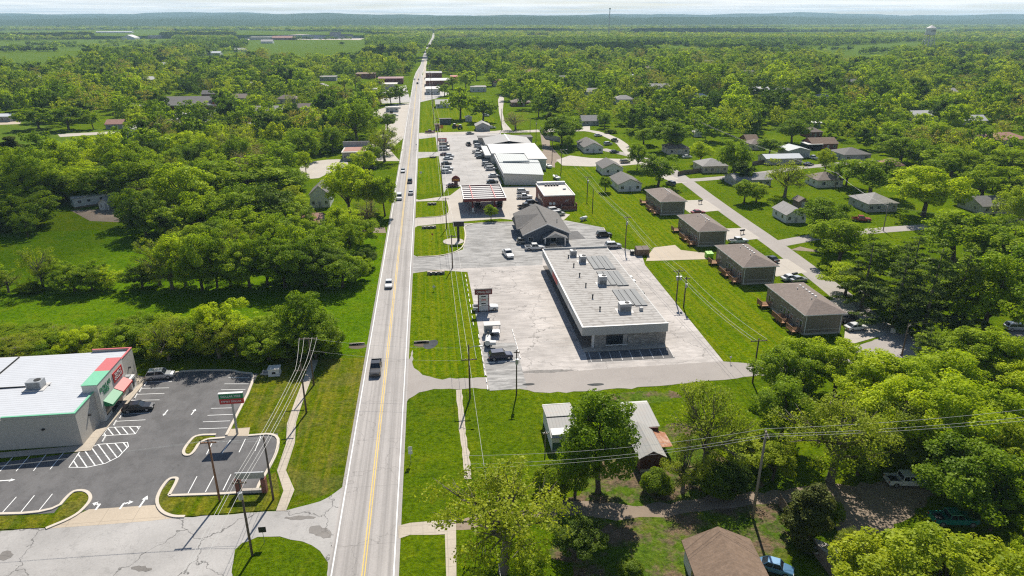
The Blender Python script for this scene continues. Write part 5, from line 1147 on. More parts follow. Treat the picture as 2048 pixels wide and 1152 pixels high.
# -- scattered town trees, then the far woods
def inpoly(p, poly):
    c = False; n = len(poly)
    for i in range(n):
        (x1, y1), (x2, y2) = poly[i], poly[i - 1]
        if (y1 > p[1]) != (y2 > p[1]) and p[0] < (x2 - x1) * (p[1] - y1) / (y2 - y1) + x1: c = not c
    return c
FIELD_X = [[(0, 62), (180, 60), (190, 66), (0, 70)], [(870, 78), (960, 74), (980, 80), (880, 84)], [(1000, 95), (1100, 92), (1120, 98), (1010, 101)], [(1100, 62), (1260, 60), (1270, 64), (1100, 66)], [(1750, 60), (1900, 58), (1910, 62), (1750, 64)], [(360, 118), (430, 114), (450, 122), (370, 126)], [(1880, 120), (2000, 116), (2060, 122), (1900, 128)]]
CLEAR = [[(830, 0), (828, 160), (800, 215), (780, 300), (765, 345), (640, 345), (598, 340), (600, 470), (-400, 480), (-400, 1400), (2600, 1400), (2600, 440), (2048, 430), (1960, 392), (1880, 350), (1800, 330), (1700, 285), (1560, 262), (1440, 285), (1240, 268), (1150, 240), (1050, 220), (1000, 190), (860, 178), (862, 0)],
    [(-80, 225), (60, 230), (115, 255), (225, 230), (262, 258), (300, 280), (290, 318), (130, 330), (60, 318), (-80, 316)], [(318, 195), (440, 192), (448, 240), (325, 248)], [(-120, 316), (24, 326), (22, 352), (-120, 352)], [(745, 160), (838, 148), (830, 205), (765, 205)], [(745, 220), (820, 206), (815, 300), (745, 290)],
    [(-160, 103), (140, 105), (190, 112), (150, 124), (90, 136), (-160, 138)], [(495, 80), (730, 80), (738, 95), (725, 113), (640, 121), (555, 119), (485, 109)], [(415, 100), (515, 98), (502, 120), (425, 120)], [(-80, 85), (170, 79), (350, 76), (352, 90), (160, 98), (-80, 100)],
    [(1445, 104), (1560, 95), (1700, 91), (1850, 83), (1842, 101), (1715, 113), (1560, 109)], [(1638, 122), (1700, 112), (1795, 105), (1802, 112), (1720, 125)], [(1235, 92), (1330, 89), (1445, 100), (1432, 108), (1300, 103)], [(198, 62), (332, 60), (342, 66), (208, 68)], [(558, 64), (662, 63), (652, 67), (558, 68)], [(1500, 68), (1620, 66), (1640, 70), (1500, 72)],
    [(600, 330), (700, 300), (745, 322), (700, 350), (600, 360)], [(470, 60), (735, 66), (735, 82), (470, 84)], [(185, 60), (325, 60), (325, 79), (185, 80)], [(835, 175), (850, 140), (875, 145), (900, 190), (870, 200)], [(1050, 72), (1100, 71), (1110, 75), (1050, 76)]]
CLEAR += FIELD_X + [[(112, 396), (245, 396), (265, 476), (105, 476)], [(636, 158), (750, 150), (752, 200), (695, 216), (650, 212), (628, 190)], [(858, 150), (985, 150), (1000, 192), (900, 192)]]
CLEAR += [[(x, 36 + (y - 36) * f) for x, y in p] for p in CLEAR if min(q[1] for q in p) > 55 and max(q[1] for q in p) < 140 for f in (1.1,)]
HJ = random.Random(77); ROOFS = (('pale', 'white_sid', 'shingle_lt'), ('white', 'cream_sid', 'whitecoat'), ('brown', 'cream_sid', 'shingle_tan'), ('grey', 'white_sid', 'shingle_grey'), ('reddish', 'cream_sid', 'shingle_red'))
for i_, (a_, b_) in enumerate(((90, 192), (180, 176), (300, 166), (380, 152), (520, 178), (575, 207), (560, 150), (60, 162), (640, 142), (610, 226), (540, 232), (480, 205), (700, 128), (1010, 172), (1060, 150), (1120, 164), (1190, 192), (1250, 208), (1320, 182), (1400, 204), (1480, 212), (1560, 192), (1650, 205), (1760, 222), (1850, 242), (1950, 252), (2020, 292), (1700, 172), (1500, 152), (1300, 142), (1900, 192), (1150, 120), (1420, 130), (960, 118), (330, 135), (130, 146))):
    nm_, wm_, rm_ = ROOFS[HJ.randrange(5)]; q_ = G(a_, b_); w_ = HJ.uniform(13, 22) / mpp(q_); sd_ = 'left' if a_ < 840 else 'right'
    hpx('wood_house', '%s roofed house glimpsed between the tree tops %s' % (nm_, 'on the school side of the highway' if a_ < 840 else 'on the water tower side of the highway'), a_ - w_ / 2, a_ + w_ / 2, b_, HJ.uniform(9, 13), roof=HJ.choice(('gable', 'hip')), axis='x', rh=2.6, h=3.2, wall=wm_, rm=rm_, wins=2, sidewin=0, door=False, group='%s roofed houses in the %s woods' % (nm_, 'school side' if a_ < 840 else 'water tower side'))
    d_ = Vector((q_.x, q_.y)).normalized()
    for k_ in (16, 32, 46): TREES.append((q_.x - d_.x * k_, q_.y - d_.y * k_, 15.0))
for o in [o for o in C.objects if o.parent is None and o.get('category') in ('house', 'shed', 'garage', 'carport', 'building', 'barn', 'school', 'workshop', 'shop', 'trailer', 'storage')]:
    TREES.append((o.location.x, o.location.y, 15.0))
def clear_of_sites(x, y):
    p = pix(x, y)
    if p[1] > 480 or p[0] < -160 or p[0] > 2210: return False
    return not any(inpoly(p, c) for c in CLEAR)
cellw = 18.0; grid = {}
def gkey(x, y): return (int(x // cellw), int(y // cellw))
def near(x, y, wd):
    i, j = gkey(x, y)
    for a in (i - 1, i, i + 1):
        for c in (j - 1, j, j + 1):
            for (u, v_, w_) in grid.get((a, c), ()):
                if (u - x) ** 2 + (v_ - y) ** 2 < ((w_ + wd) * .43) ** 2: return True
    return False
for q in TREES: grid.setdefault(gkey(q[0], q[1]), []).append(q)
cand = []; J = random.Random(21)
for _ in range(60000):
    y = J.uniform(190, 1350); half = .80 * y + 60; x = math.tan(YAW) * y + J.uniform(-half, half)
    if not clear_of_sites(x, y): continue
    if abs(x + 9 - (0 if y < 850 else (y - 850) * .012)) < 11: continue
    wd = J.choice((J.uniform(7, 11), J.uniform(11, 16), J.uniform(13, 20)))
    if near(x, y, wd): continue
    grid.setdefault(gkey(x, y), []).append((x, y, wd)); cand.append((x, y, wd))
cand.sort(key=lambda q: math.hypot(q[0], q[1]))
placed = sum(1 for o in C.objects if o.get('category') == 'tree')
NEAR_N = max(0, 296 - placed)
def region(x, y):
    px, py = pix(x, y)
    if px < 850: return 'upper grove left of the highway' if py < 330 else 'old grove around the mobile home'
    if px < 1250: return 'grove behind the town lawn'
    if px < 1650: return 'grove above the hip roofed houses'
    return 'big wood at the right edge of town'
WHERE = {'upper grove left of the highway': 'in the town grove around the school', 'old grove around the mobile home': 'at the back of the old grove', 'grove behind the town lawn': 'in the grove behind the town lawn', 'grove above the hip roofed houses': 'in the grove above the hip roofed houses', 'big wood at the right edge of town': 'in the big wood past the large maple'}
LOOK = {'R': 'deep green rounded tree', 'L': 'light green rounded tree', 'Y': 'yellow green rounded tree', 'S': 'thin olive open tree', 'K': 'nearly black green tree', 'D': 'brownish budding tree', 'P': 'layered dark pine'}
for (x, y, wd) in cand[:NEAR_N]:
    k = J.choice('RRRLLLKYSKRLSRD') if pix(x, y)[0] > 900 else J.choice('RRRLLLSSKRLYDKR')
    rg = region(x, y); h = min(19, wd * J.uniform(.85, 1.25))
    tree(x, y, h, wd, k, LOOK[k] + ' ' + WHERE[rg], rg)
REST = cand[NEAR_N:]
# ================================================================ VEHICLES
def loft(mb, secs, mi=0):
    """secs: list of (x, [(y, z)...]) half profiles mirrored into closed rings"""
    n = len(secs[0][1]); rings = []
    for x, pr in secs: rings += [(x, y, z) for y, z in pr] + [(x, -y, z) for y, z in pr[::-1]]
    m = 2 * n; f = [(i * m + k, i * m + (k + 1) % m, (i + 1) * m + (k + 1) % m, (i + 1) * m + k) for i in range(len(secs) - 1) for k in range(m)]
    f = [q[::-1] for q in f]; f += [tuple(range(m)), tuple(range((len(secs) - 1) * m, len(secs) * m))[::-1]]
    mb.add(rings, f, mi)
#          L    W    belt  top  bonnet  screen base/top, rear top/base
CARS = {'sedan': (4.7, 1.80, .95, 1.45, .82, .95, .25, -1.05, -1.75), 'suv': (4.65, 1.88, 1.08, 1.72, .98, 1.0, .45, -1.75, -2.2), 'hatch': (4.1, 1.76, 1.0, 1.55, .88, .95, .35, -1.45, -1.95),
        'van': (5.3, 1.98, 1.15, 1.95, 1.05, 1.5, .8, -2.45, -2.6), 'pickup': (5.6, 1.95, 1.12, 1.80, 1.05, 1.0, .45, -.85, -1.0), 'beetle': (4.0, 1.62, .92, 1.48, .80, .85, .35, -.9, -1.6)}
_cm = {}
def car_parts(kind):
    if kind in _cm: return _cm[kind]
    L, W, bz, tz, hz_, s0, s1, r1, r0 = CARS[kind]; hw = W / 2; f, r = L / 2, -L / 2; P = []
    def pr(w_, z0, z1): return [(w_ * .90, z0), (w_, z0 + .16), (w_ * .995, (z0 + z1) / 2), (w_ * .95, z1 - .05), (w_ * .84, z1)]
    b = MB()
    rear_z = bz if kind != 'beetle' else .78
    secs = [(r, pr(hw * .88, .38, rear_z - .12)), (r + .12, pr(hw * .97, .30, rear_z - .02)), (r0, pr(hw, .26, bz)), (s0, pr(hw, .26, bz)), (f - .45, pr(hw * .97, .28, hz_)), (f - .08, pr(hw * .88, .32, hz_ - .12)), (f, pr(hw * .80, .38, hz_ - .25))]
    if kind == 'pickup': secs = [(r0 - .08, pr(hw, .30, bz)), (s0, pr(hw, .28, bz)), (f - .4, pr(hw * .97, .30, hz_)), (f - .06, pr(hw * .9, .34, hz_ - .1)), (f, pr(hw * .82, .4, hz_ - .25))]
    loft(b, secs)
    ti = .20 if kind != 'beetle' else .26; w1 = hw - ti
    # roof slab and pillars
    b.add([(s1, -w1, tz), (s1, w1, tz), (r1, w1, tz), (r1, -w1, tz), (s1 + .1, -w1 - .03, tz - .09), (s1 + .1, w1 + .03, tz - .09), (r1 - .08, w1 + .03, tz - .09), (r1 - .08, -w1 - .03, tz - .09)], [(0, 1, 2, 3), (4, 7, 6, 5), (0, 4, 5, 1), (1, 5, 6, 2), (2, 6, 7, 3), (3, 7, 4, 0)])
    for s in (-1, 1):
        b.tube((s1 + .06, s * w1, tz - .05), (s0, s * (hw - .1), bz - .04), .05, n=5); b.tube((r1 - .03, s * w1, tz - .05), (r0, s * (hw - .1), bz - .04), .06, n=5)
        b.tube(((s1 + r1) / 2, s * (w1 + .02), tz - .05), ((s0 + r0) / 2, s * (hw - .08), bz - .04), .045, n=5)
    if kind == 'pickup':
        bl = r0 - .1
        b.box(r, bl, -hw * .98, hw * .98, .42, .60); b.box(r, bl, -hw * .98, -hw * .98 + .12, .60, bz - .03); b.box(r, bl, hw * .98 - .12, hw * .98, .60, bz - .03); b.box(r, r + .1, -hw * .98 + .12, hw * .98 - .12, .60, bz - .04); b.box(bl - .08, bl, -hw * .98 + .12, hw * .98 - .12, .6, bz - .02)
    P.append(('body', b.mesh('body', M['trim']), 1))
    if kind == 'pickup': P.append(('bed_liner', MB().box(r + .1, r0 - .18, -hw * .98 + .12, hw * .98 - .12, .605, .64).mesh('bed_liner', M['black']), 0))
    g = .015
    P.append(('windscreen', MB().add([(s0 - .04, -hw + .14, bz), (s0 - .04, hw - .14, bz), (s1 + .06, w1 - .03, tz - .07), (s1 + .06, -w1 + .03, tz - .07)], [(0, 1, 2, 3)]).mesh('windscreen', M['glass']), 0))
    P.append(('rear_window', MB().add([(r0 + .03, -hw + .14, bz), (r0 + .03, hw - .14, bz), (r1 - .06, w1 - .03, tz - .07), (r1 - .06, -w1 + .03, tz - .07)], [(3, 2, 1, 0)]).mesh('rear_window', M['glass']), 0))
    for s in (-1, 1): P.append(('side_window', MB().add([(s0 - .08, s * (hw - .09), bz - .01), (r0 + .06, s * (hw - .09), bz - .01), (r1 - .02, s * (w1 + .015), tz - .09), (s1 + .02, s * (w1 + .015), tz - .09)], [(0, 1, 2, 3) if s < 0 else (3, 2, 1, 0)]).mesh('side_window', M['glass']), 0))
    wr = .34 if kind in ('sedan', 'hatch', 'beetle') else .39
    for x in (f - .9, r + .95):
        for s in (-1, 1):
            w_ = MB().tube((x, s * (hw - .2), wr), (x, s * (hw + .01), wr), wr, n=14); w_.tube((x, s * (hw + .0), wr), (x, s * (hw + .02), wr), wr * .6, n=10, mi=1)
            P.append(('wheel', w_.mesh('wheel', [M['tyre'], M['rim']]), 0))
    for s in (-1, 1):
        P.append(('headlight', MB().box(f - .16, f - .02, s * hw * .62 - .16, s * hw * .62 + .16, hz_ - .33, hz_ - .17).mesh('headlight', M['lamp_w']), 0))
        P.append(('taillight', MB().box(r - .01, r + .08, s * hw * .80 - .12, s * hw * .80 + .12, rear_z - .42, rear_z - .16).mesh('taillight', M['lamp_r']), 0))
    _cm[kind] = P; return P
PAINT = {n: carpaint('paint_' + n, c, m) for n, c, m in (('white', (.62, .62, .61), .0), ('silver', (.40, .41, .42), .5), ('grey', (.16, .17, .18), .4), ('black', (.012, .012, .014), .2), ('navy', (.012, .018, .045), .3), ('maroon', (.10, .012, .015), .3), ('red', (.30, .03, .03), .1), ('teal', (.012, .19, .15), .2), ('blue', (.10, .22, .36), .2), ('tan', (.30, .26, .2), .3), ('dkgreen', (.02, .035, .025), .3))}
def car(px, py, head, kind, paint, label, group=None, z=.03, mat=None):
    p = G(px, py); far = p.y > 420
    nm = {'pickup': 'pickup_truck', 'van': 'van'}.get(kind, 'car'); cat = {'pickup_truck': 'pickup truck'}.get(nm, nm)
    t = thing(nm, label, cat, (p.x, p.y, z), R_(head), group)
    for n, me, bodyp in car_parts(kind):
        if far and n in ('headlight', 'taillight'): continue
        o = link(n, me, t)
        if bodyp: o.material_slots[0].link = 'OBJECT'; o.material_slots[0].material = mat or PAINT[paint]
    return t
HWG = 'traffic on the highway'
for a in ((752, 742, -90, 'pickup', 'black', 'black pickup driving towards the camera past the drain'), (778, 572, -90, 'sedan', 'white', 'white sedan on the highway above the black pickup'), (799, 398, -90, 'van', 'white', 'white van coming down the highway by the golden tree'), (822, 388, 90, 'sedan', 'white', 'white car driving away, level with the fuel station entrance'), (820, 365, 90, 'suv', 'grey', 'dark grey car driving away just ahead of a white one'), (806, 344, -90, 'sedan', 'silver', 'silver car coming down the highway by the grocery lawn'),
          (835, 168, 90, 'suv', 'black', 'black car passing the town shops, outer lane'), (829, 160, -90, 'sedan', 'grey', 'grey car entering the bend by the maroon shop'), (837, 160, 90, 'sedan', 'silver', 'silver car ahead of the black one at the town shops'), (845, 117, 90, 'suv', 'black', 'dark car on the shaded stretch beyond town'), (849, 104, 90, 'sedan', 'black', 'distant dark car near the top of the shaded stretch'), (848, 96, -90, 'sedan', 'grey', 'farthest grey car on the highway rise')):
    car(*a, HWG, .045)
GL = 'cars parked along the grocery lawn'; GR = 'cars parked in front of the grocery'
for a in ((893, 346, 0, 'suv', 'white', 'white car parked nearest the barn shaped sign'), (896, 340, 0, 'suv', 'silver', 'silver car next to the white one near the barn shaped sign'), (893, 329, 0, 'sedan', 'black', 'black sedan alone in the middle of the lawn side row'), (896, 319, 0, 'sedan', 'white', 'white sedan up the lawn side row from the black one'), (900, 314, 0, 'hatch', 'silver', 'silver hatchback up the lawn side row'), (890, 311, 0, 'sedan', 'maroon', 'maroon sedan at the lawn edge of the lot'), (889, 300, 0, 'van', 'silver', 'silver van on the lawn side row'), (889, 293, 0, 'van', 'tan', 'tan van below the fuel price sign'), (888, 286, 0, 'suv', 'white', 'white car right below the fuel price sign')):
    car(*a, GL)
for a in ((985, 366, 0, 'sedan', 'black', 'black sedan closest to the silver roof corner'), (988, 354, 0, 'sedan', 'white', 'white sedan parked second from the silver roof corner'), (982, 340, 0, 'suv', 'white', 'white car in the pair halfway along the silver store'), (979, 335, 0, 'suv', 'grey', 'grey car in the pair halfway along the silver store'), (974, 331, 0, 'suv', 'silver', 'silver car ahead of the pair along the silver store'), (962, 317, 0, 'sedan', 'black', 'black sedan where the two grocery roofs meet'), (959, 312, 0, 'suv', 'white', 'white car where the two grocery roofs meet'), (956, 306, 0, 'pickup', 'silver', 'silver pickup in front of the white supermarket'), (962, 300, 0, 'hatch', 'navy', 'navy hatchback in front of the white supermarket'), (957, 294, 0, 'suv', 'white', 'white car at the far half of the white supermarket'), (958, 290, 0, 'sedan', 'black', 'black sedan at the far half of the white supermarket'), (955, 287, 0, 'suv', 'grey', 'grey car parked last in the supermarket row')):
    car(*a, GR)
for a in ((937, 291, 100, 'pickup', 'black', 'dark pickup driving across the grocery lot'), (940, 269, 15, 'sedan', 'grey', 'grey car entering the grocery lot from the lane'), (860, 266, 0, 'pickup', 'maroon', 'maroon pickup waiting on the lane to the highway'), (905, 374, 10, 'sedan', 'maroon', 'maroon sedan under the barn shaped sign'),
          (1046, 386, 0, 'suv', 'white', 'white car first in the row by the brick shop'), (1049, 397, 0, 'pickup', 'white', 'white pickup beside the brick shop'), (1052, 416, 15, 'pickup', 'black', 'black pickup with white bed cover by the brick shop'), (1064, 409, 15, 'suv', 'black', 'black car behind the black pickup by the brick shop'), (957, 413, 80, 'suv', 'navy', 'navy car refuelling under the canopy'), (1000, 411, 80, 'pickup', 'black', 'black pickup refuelling at the outer pumps'), (1108, 424, 10, 'suv', 'white', 'white car between brick shop and grey office'), (1116, 431, 10, 'suv', 'silver', 'silver car at the office end of the brick shop'),
          (1016, 512, -80, 'pickup', 'white', 'white pickup rolling across the office lot'), (1049, 487, 0, 'suv', 'grey', 'grey car in the shade of the office gable'), (1070, 499, 0, 'pickup', 'white', 'white pickup parked before the office porch'), (1106, 497, 0, 'pickup', 'grey', 'grey pickup under the office porch edge'), (1208, 473, 0, 'suv', 'black', 'black car parked alone beside the back lawn'), (1226, 495, 0, 'suv', 'silver', 'silver car at the far corner of the strip mall'),
          (971, 620, 0, 'pickup', 'white', 'white pickup parked under the red pylon sign'), (1001, 717, 5, 'suv', 'navy', 'navy car parked beside the row of wheel stops'), (322, 756, 5, 'suv', 'silver', 'silver car parked at the far end of the discount store'), (278, 820, 5, 'sedan', 'black', 'black sedan parked before the red awning'),
          (1476, 486, 5, 'pickup', 'white', 'white pickup between two duplexes'), (1580, 560, 10, 'sedan', 'white', 'white sedan above the nearest duplex roof'), (1596, 563, 10, 'sedan', 'silver', 'silver sedan next to the white one above the nearest duplex'), (1711, 659, 5, 'sedan', 'white', 'white sedan on the pad of the nearest duplex'), (1695, 642, 5, 'suv', 'black', 'black car against the nearest duplex end wall'), (1732, 593, 118, 'sedan', 'tan', 'tan sedan parked at the street under the pines'), (1541, 522, 110, 'sedan', 'black', 'dark car half hidden beyond a duplex roof'), (1396, 428, 5, 'sedan', 'red', 'red sedan peeking over the second farthest duplex'), (1341, 370, 110, 'suv', 'grey', 'grey car under the dark tree at the street top'),
          (1722, 442, -20, 'pickup', 'red', 'old red pickup on the grass by the grey hip house'), (1812, 968, -8, 'pickup', 'white', 'white pickup parked in the tree shade by the gravel drive'), (1905, 1045, -8, 'pickup', 'teal', 'teal pickup half under the yellow green crowns'), (1550, 1142, -30, 'beetle', 'blue', 'old pale blue car with white roof beside the brown roof'), (2032, 660, -10, 'suv', 'silver', 'silver car in the tree shade at the picture edge'),
          (1229, 283, 100, 'pickup', 'grey', 'grey truck coming round the concrete lane'), (1229, 306, 5, 'sedan', 'black', 'black sedan on the short pad below the twin white houses'), (1216, 290, 15, 'suv', 'silver', 'silver car in the drive above the black sedan'), (1196, 273, 15, 'sedan', 'silver', 'silver sedan beside the long white house'), (1250, 326, 5, 'suv', 'tan', 'tan car on the lane behind the twin white houses'), (972, 233, 5, 'suv', 'silver', 'silver car under the dark round lawn tree'), (984, 257, 20, 'sedan', 'white', 'white car beside the small metal garage'), (1374, 316, 5, 'sedan', 'white', 'white car beside the beige hip house'), (1625, 318, 100, 'pickup', 'white', 'white pickup beside the green roofed workshop'), (1617, 331, 10, 'sedan', 'navy', 'navy car on the drive below the workshop'),
          (790, 232, 0, 'sedan', 'white', 'white car in the trailer lot left of the highway'), (783, 226, 95, 'suv', 'black', 'black car beside the white boxy trailer'), (776, 244, 95, 'pickup', 'black', 'black pickup at the road end of the trailer lot'), (795, 217, 0, 'sedan', 'grey', 'grey car above the white boxy trailer'), (752, 314, 0, 'suv', 'white', 'white car by the parapet shop'), (742, 338, 0, 'sedan', 'navy', 'navy car on the gravel below the parapet shop'), (779, 295, 0, 'suv', 'white', 'white car at the red sign by the highway'), (870, 180, 0, 'suv', 'black', 'black car parked at the white fronted town shop')):
    car(*a)
jt = thing('junk_truck', 'rust streaked old truck body lying behind the timber fence', 'junk truck', tuple(G(1646, 1112)), R_(-48))
b = MB(); loft(b, [(-2.4, [(.8, .5), (.9, .8), (.8, 1.25)]), (-.6, [(.85, .5), (.95, .9), (.8, 1.35)]), (.9, [(.85, .5), (.95, .9), (.75, 1.45)]), (2.3, [(.7, .5), (.8, .8), (.6, 1.05)])]); b.build('body', M['rustjunk'], jt)
for x in (-1.5, 1.5):
    for s in (-1, 1): MB().tube((x, s * .6, .35), (x, s * .85, .35), .35, n=12).build('wheel', M['tyre'], jt)
MB().add([(.95, -.6, 1.30), (.95, .6, 1.30), (1.7, .55, 1.26), (1.7, -.55, 1.26)], [(0, 3, 2, 1)]).build('windscreen', M['glass'], jt)
# ================================================================ POLES AND WIRES
TOPS = {}
def pole(key, px, pyb, pyt, label, mat='pole', arm=2.4, lamp=0, trans=0, group='timber utility poles', px_top=None, h=None, armz=.35, rz=0, r=.16, xy=None, cat='utility pole'):
    p = G(px, pyb) if xy is None else Vector((xy[0], xy[1], 0)); h = h or rise(p, px, pyt)
    t = thing('utility_pole', label, cat, tuple(p), R_(rz), group)
    MB().path([(0, 0, -.3), (0, 0, h * .5), (0, 0, h)], [r, r * .86, r * .68], 9).build('shaft', M[mat], t, smooth=True)
    if arm:
        MB().box(-arm / 2, arm / 2, -.2, -.06, h - armz - .12, h - armz + .02).build('crossarm', M[mat], t)
        for k in (-1, -.45, .45, 1): MB().tube((k * arm * .46, -.13, h - armz + .02), (k * arm * .46, -.13, h - armz + .22), .05, .035, n=7).build('insulator', M['steel'], t)
    for k in range(trans):
        MB().tube(((k - (trans - 1) / 2) * .75 + .0, -.42, h - 2.4), ((k - (trans - 1) / 2) * .75, -.42, h - 1.5), .27, n=10).build('transformer', M['steel'], t)
    if lamp:
        o = MB().path([(0, 0, h - .6), (lamp * .8, -.2, h - .2), (lamp * 1.8, -.4, h - .1)], .05, 6).build('lamp_arm', M['steel'], t)
        MB().box(lamp * 1.8 - .15, lamp * 1.8 + .45, -.55, -.25, h - .2, h - .05).build('lamp_head', M['hvac'], o)
    c, s = math.cos(R_(rz)), math.sin(R_(rz))
    TOPS[key] = [Vector((p.x + c * k * arm * .46 + s * .13, p.y + s * k * arm * .46 - c * .13, h - armz + .22)) for k in (-1, -.45, .45, 1)] if arm else [Vector((p.x, p.y, h - .1 - .25 * i)) for i in range(4)]
    TOPS[key].append(Vector((p.x, p.y, h * .74))); return t
pole('m0', 940, 797, 690, 'pole with street lamp at the side street corner, in the verge', arm=2.6, lamp=1, armz=2.6)
pole('m1', 905, 536, 470, 'pole in the verge opposite the pylon sign of the strip mall'); pole('m2', 893, 457, 395, 'pole in the verge beside the fuel station exit'); pole('m3', 885, 390, 330, 'pole by the fuel canopy and grocery lot corner')
pole('m4', 876, 300, 235, 'pole beside the fuel price sign'); pole('m5', 868, 252, 200, 'pole on the town lawn beside the highway')
yy = 500
for i in range(9):
    x = 3.0 if yy < 800 else 4 + (yy - 800) * .012
    pole('m%d' % (6 + i), 0, 0, 0, 'small pole in the receding roadside line through town', xy=(x, yy), h=10.5, group='roadside poles beyond the town lawn', arm=2.2); yy += 62 + i * 8
pole('l0', 505, 1112, 952, 'dark pole crowded with equipment on the grass island', trans=1, arm=1.6); pole('l1', 547, 1000, 870, 'plain dark pole between sign frame and footpath', arm=0); pole('l2', 440, 1003, 873, 'reddish pole standing in the lot verge', mat='pole_red', arm=2.0)
pole('l3', 613, 826, 722, 'pole beside the footpath with small crossarm', arm=1.8, armz=1.4); pole('l4', 628, 770, 674, 'pole at the end of the footpath with wide top arm', arm=3.2, armz=.1)
pole('r0', 1505, 765, 675, 'pole at the grove corner of the side street', arm=3.0); pole('s1', 1033, 790, 700, 'thin pole with drum transformer on the side street', r=.13, arm=1.0, trans=1); pole('r1', 1250, 500, 432, 'pole at the corner of the back lawn with drum', trans=1, arm=2.0)
pole('r2', 1352, 605, 538, 'left pole of the transformer pair behind the strip mall', arm=2.6, trans=2); pole('r3', 1367, 615, 553, 'right pole of the transformer pair behind the strip mall', arm=1.4, trans=1)
pole('c1', 1505, 1035, 858, 'tall sunlit grey pole on the yard beside the dirt alley', mat='pole_grey', arm=1.8, armz=.3, r=.19, rz=80); pole('c2', 1803, 712, 645, 'pole at the street corner by the blue grey conifer', arm=1.8, rz=40)
pole('r4', 1174, 398, 352, 'pole behind the brick shop, with wide top arm', arm=2.6, trans=1); pole('r5', 1185, 418, 378, 'short bare pole on the back lawn near the brick shop', arm=0); pole('r6', 1122, 345, 298, 'floodlight pole behind the supermarket', arm=1.4, lamp=1); pole('r7', 1104, 322, 280, 'slim pole beside the dirt yard', arm=1.8)
pole('r8', 1072, 284, 240, 'pole with drum at the lane corner', arm=2.0, trans=1); pole('r9', 1060, 275, 238, 'plain pole at the lane corner', arm=0); pole('r10', 1003, 262, 218, 'pole beside the narrow lane', arm=0); pole('n1', 1386, 278, 238, 'dark pole near the pale blue shed', arm=1.2); pole('n2', 1411, 282, 250, 'grey pole near the pale blue shed', mat='pole_grey', arm=0)
pole('n3', 1670, 378, 345, 'pole with drum behind the white hip house', arm=1.0, trans=1, mat='pole_grey'); pole('n4', 1766, 462, 410, 'grey pole at the spur street verge', mat='pole_grey', arm=0); pole('t1', 1090, 912, 862, 'short pale post at the corner of the tin shed', mat='pole_grey', arm=.8, r=.1); pole('g0', 1122, 440, 408, 'thin white mast beside the grey office', mat='pole_grey', arm=0, r=.07, cat='mast', px_top=None)
def wire(pa, pb, sag, label, r=.022, mat='wire', group='overhead wires'):
    pts = [pa.lerp(pb, i / 14) - Vector((0, 0, sag * 4 * (i / 14) * (1 - i / 14))) for i in range(15)]
    o = Vector(pa); b = MB(); b.path([p - o for p in pts], r, 5, 0); tag(b.build('power_line', M[mat], None, o), label, 'power line', group)
def span(a, b_, ks=(0, 1, 3), sag=.8, lab='', **k):
    A = TOPS[a] if isinstance(a, str) else a; B = TOPS[b_] if isinstance(b_, str) else b_
    for i in ks: wire(A[i], B[i], sag, lab, **k)
VERGE = 'overhead wire running along the grass verge beside the highway'
def off(key, dx, dy, dz=0): return [p + Vector((dx, dy, dz)) for p in TOPS[key]]
for a, b_ in (('m0', 'm1'), ('m1', 'm2'), ('m2', 'm3'), ('m3', 'm4'), ('m4', 'm5'), ('m5', 'm6')): span(a, b_, (0, 3, 4), .7, VERGE, group='wires along the verge')
for i in range(6, 11): span('m%d' % i, 'm%d' % (i + 1), (0, 3), .7, VERGE, group='wires along the verge')
span('m0', off('m0', .5, -62), (4,), .8, 'single service wire sagging from the street lamp pole towards the open tree')
LL = 'overhead wire crossing the discount store verge by the footpath'
for a, b_ in (('l0', 'l3'), ('l3', 'l4')): span(a, b_, (0, 1, 2, 3), .5, LL, group='wires by the footpath')
span('l0', off('l0', -4, -40), (0, 1, 3), .5, LL, group='wires by the footpath'); span('l2', 'l1', (0, 2), .2, 'thin wire between the reddish pole and the plain dark pole')
span('l2', off('l2', -70, -2, -1), (0, 2), 1.0, 'thin wire leaving the reddish pole over the parking lot', r=.014, group='wires over the parking lot')
span('l4', off('l4', 14 + 12, -5, -1.0), (1, 4), .6, 'thin wire crossing the highway from the footpath end pole', r=.014, group='wires across the highway')
RL = 'overhead wire sagging over the back lawn behind the strip mall'
for a, b_ in (('r4', 'r1'), ('r1', 'r2'), ('r2', 'r0')): span(a, b_, (0, 1, 3), .9, RL, group='wires over the back lawn')
span('r6', 'r4', (0, 3), .5, 'wire from the floodlight pole to the brick shop pole', group='wires behind the supermarket')
CL = 'heavy sunlit cable across the near trees from the tall grey pole'
CA, CB = G(2120, 826, 12.2), G(930, 928, 11.6)
for i_, dy in ((0, -.8), (1, -.3), (3, .8)):
    wire(TOPS['c1'][i_], CA + Vector((0, dy, .2 * i_)), .5, CL, r=.017, group='cables at the tall grey pole'); wire(TOPS['c1'][i_], CB + Vector((0, dy, .2 * i_)), .9, CL, r=.017, group='cables at the tall grey pole')
span('c2', off('c2', 60, 16, 0), (0, 3, 4), .8, 'dark wire leaving the street corner pole across the pines', mat='wire_dark', group='wires at the street corner'); span('n3', 'n4', (0, 1), .8, 'wire from the drum pole over the white hip house', group='wires over the hip houses'); span('n4', off('n4', 45, -28, -1), (0, 1), .8, 'wire running on from the grey spur street pole', group='wires over the hip houses'); span('n1', 'n3', (0, 2), 1.2, 'wire through the trees from the dark pole', group='wires over the hip houses')
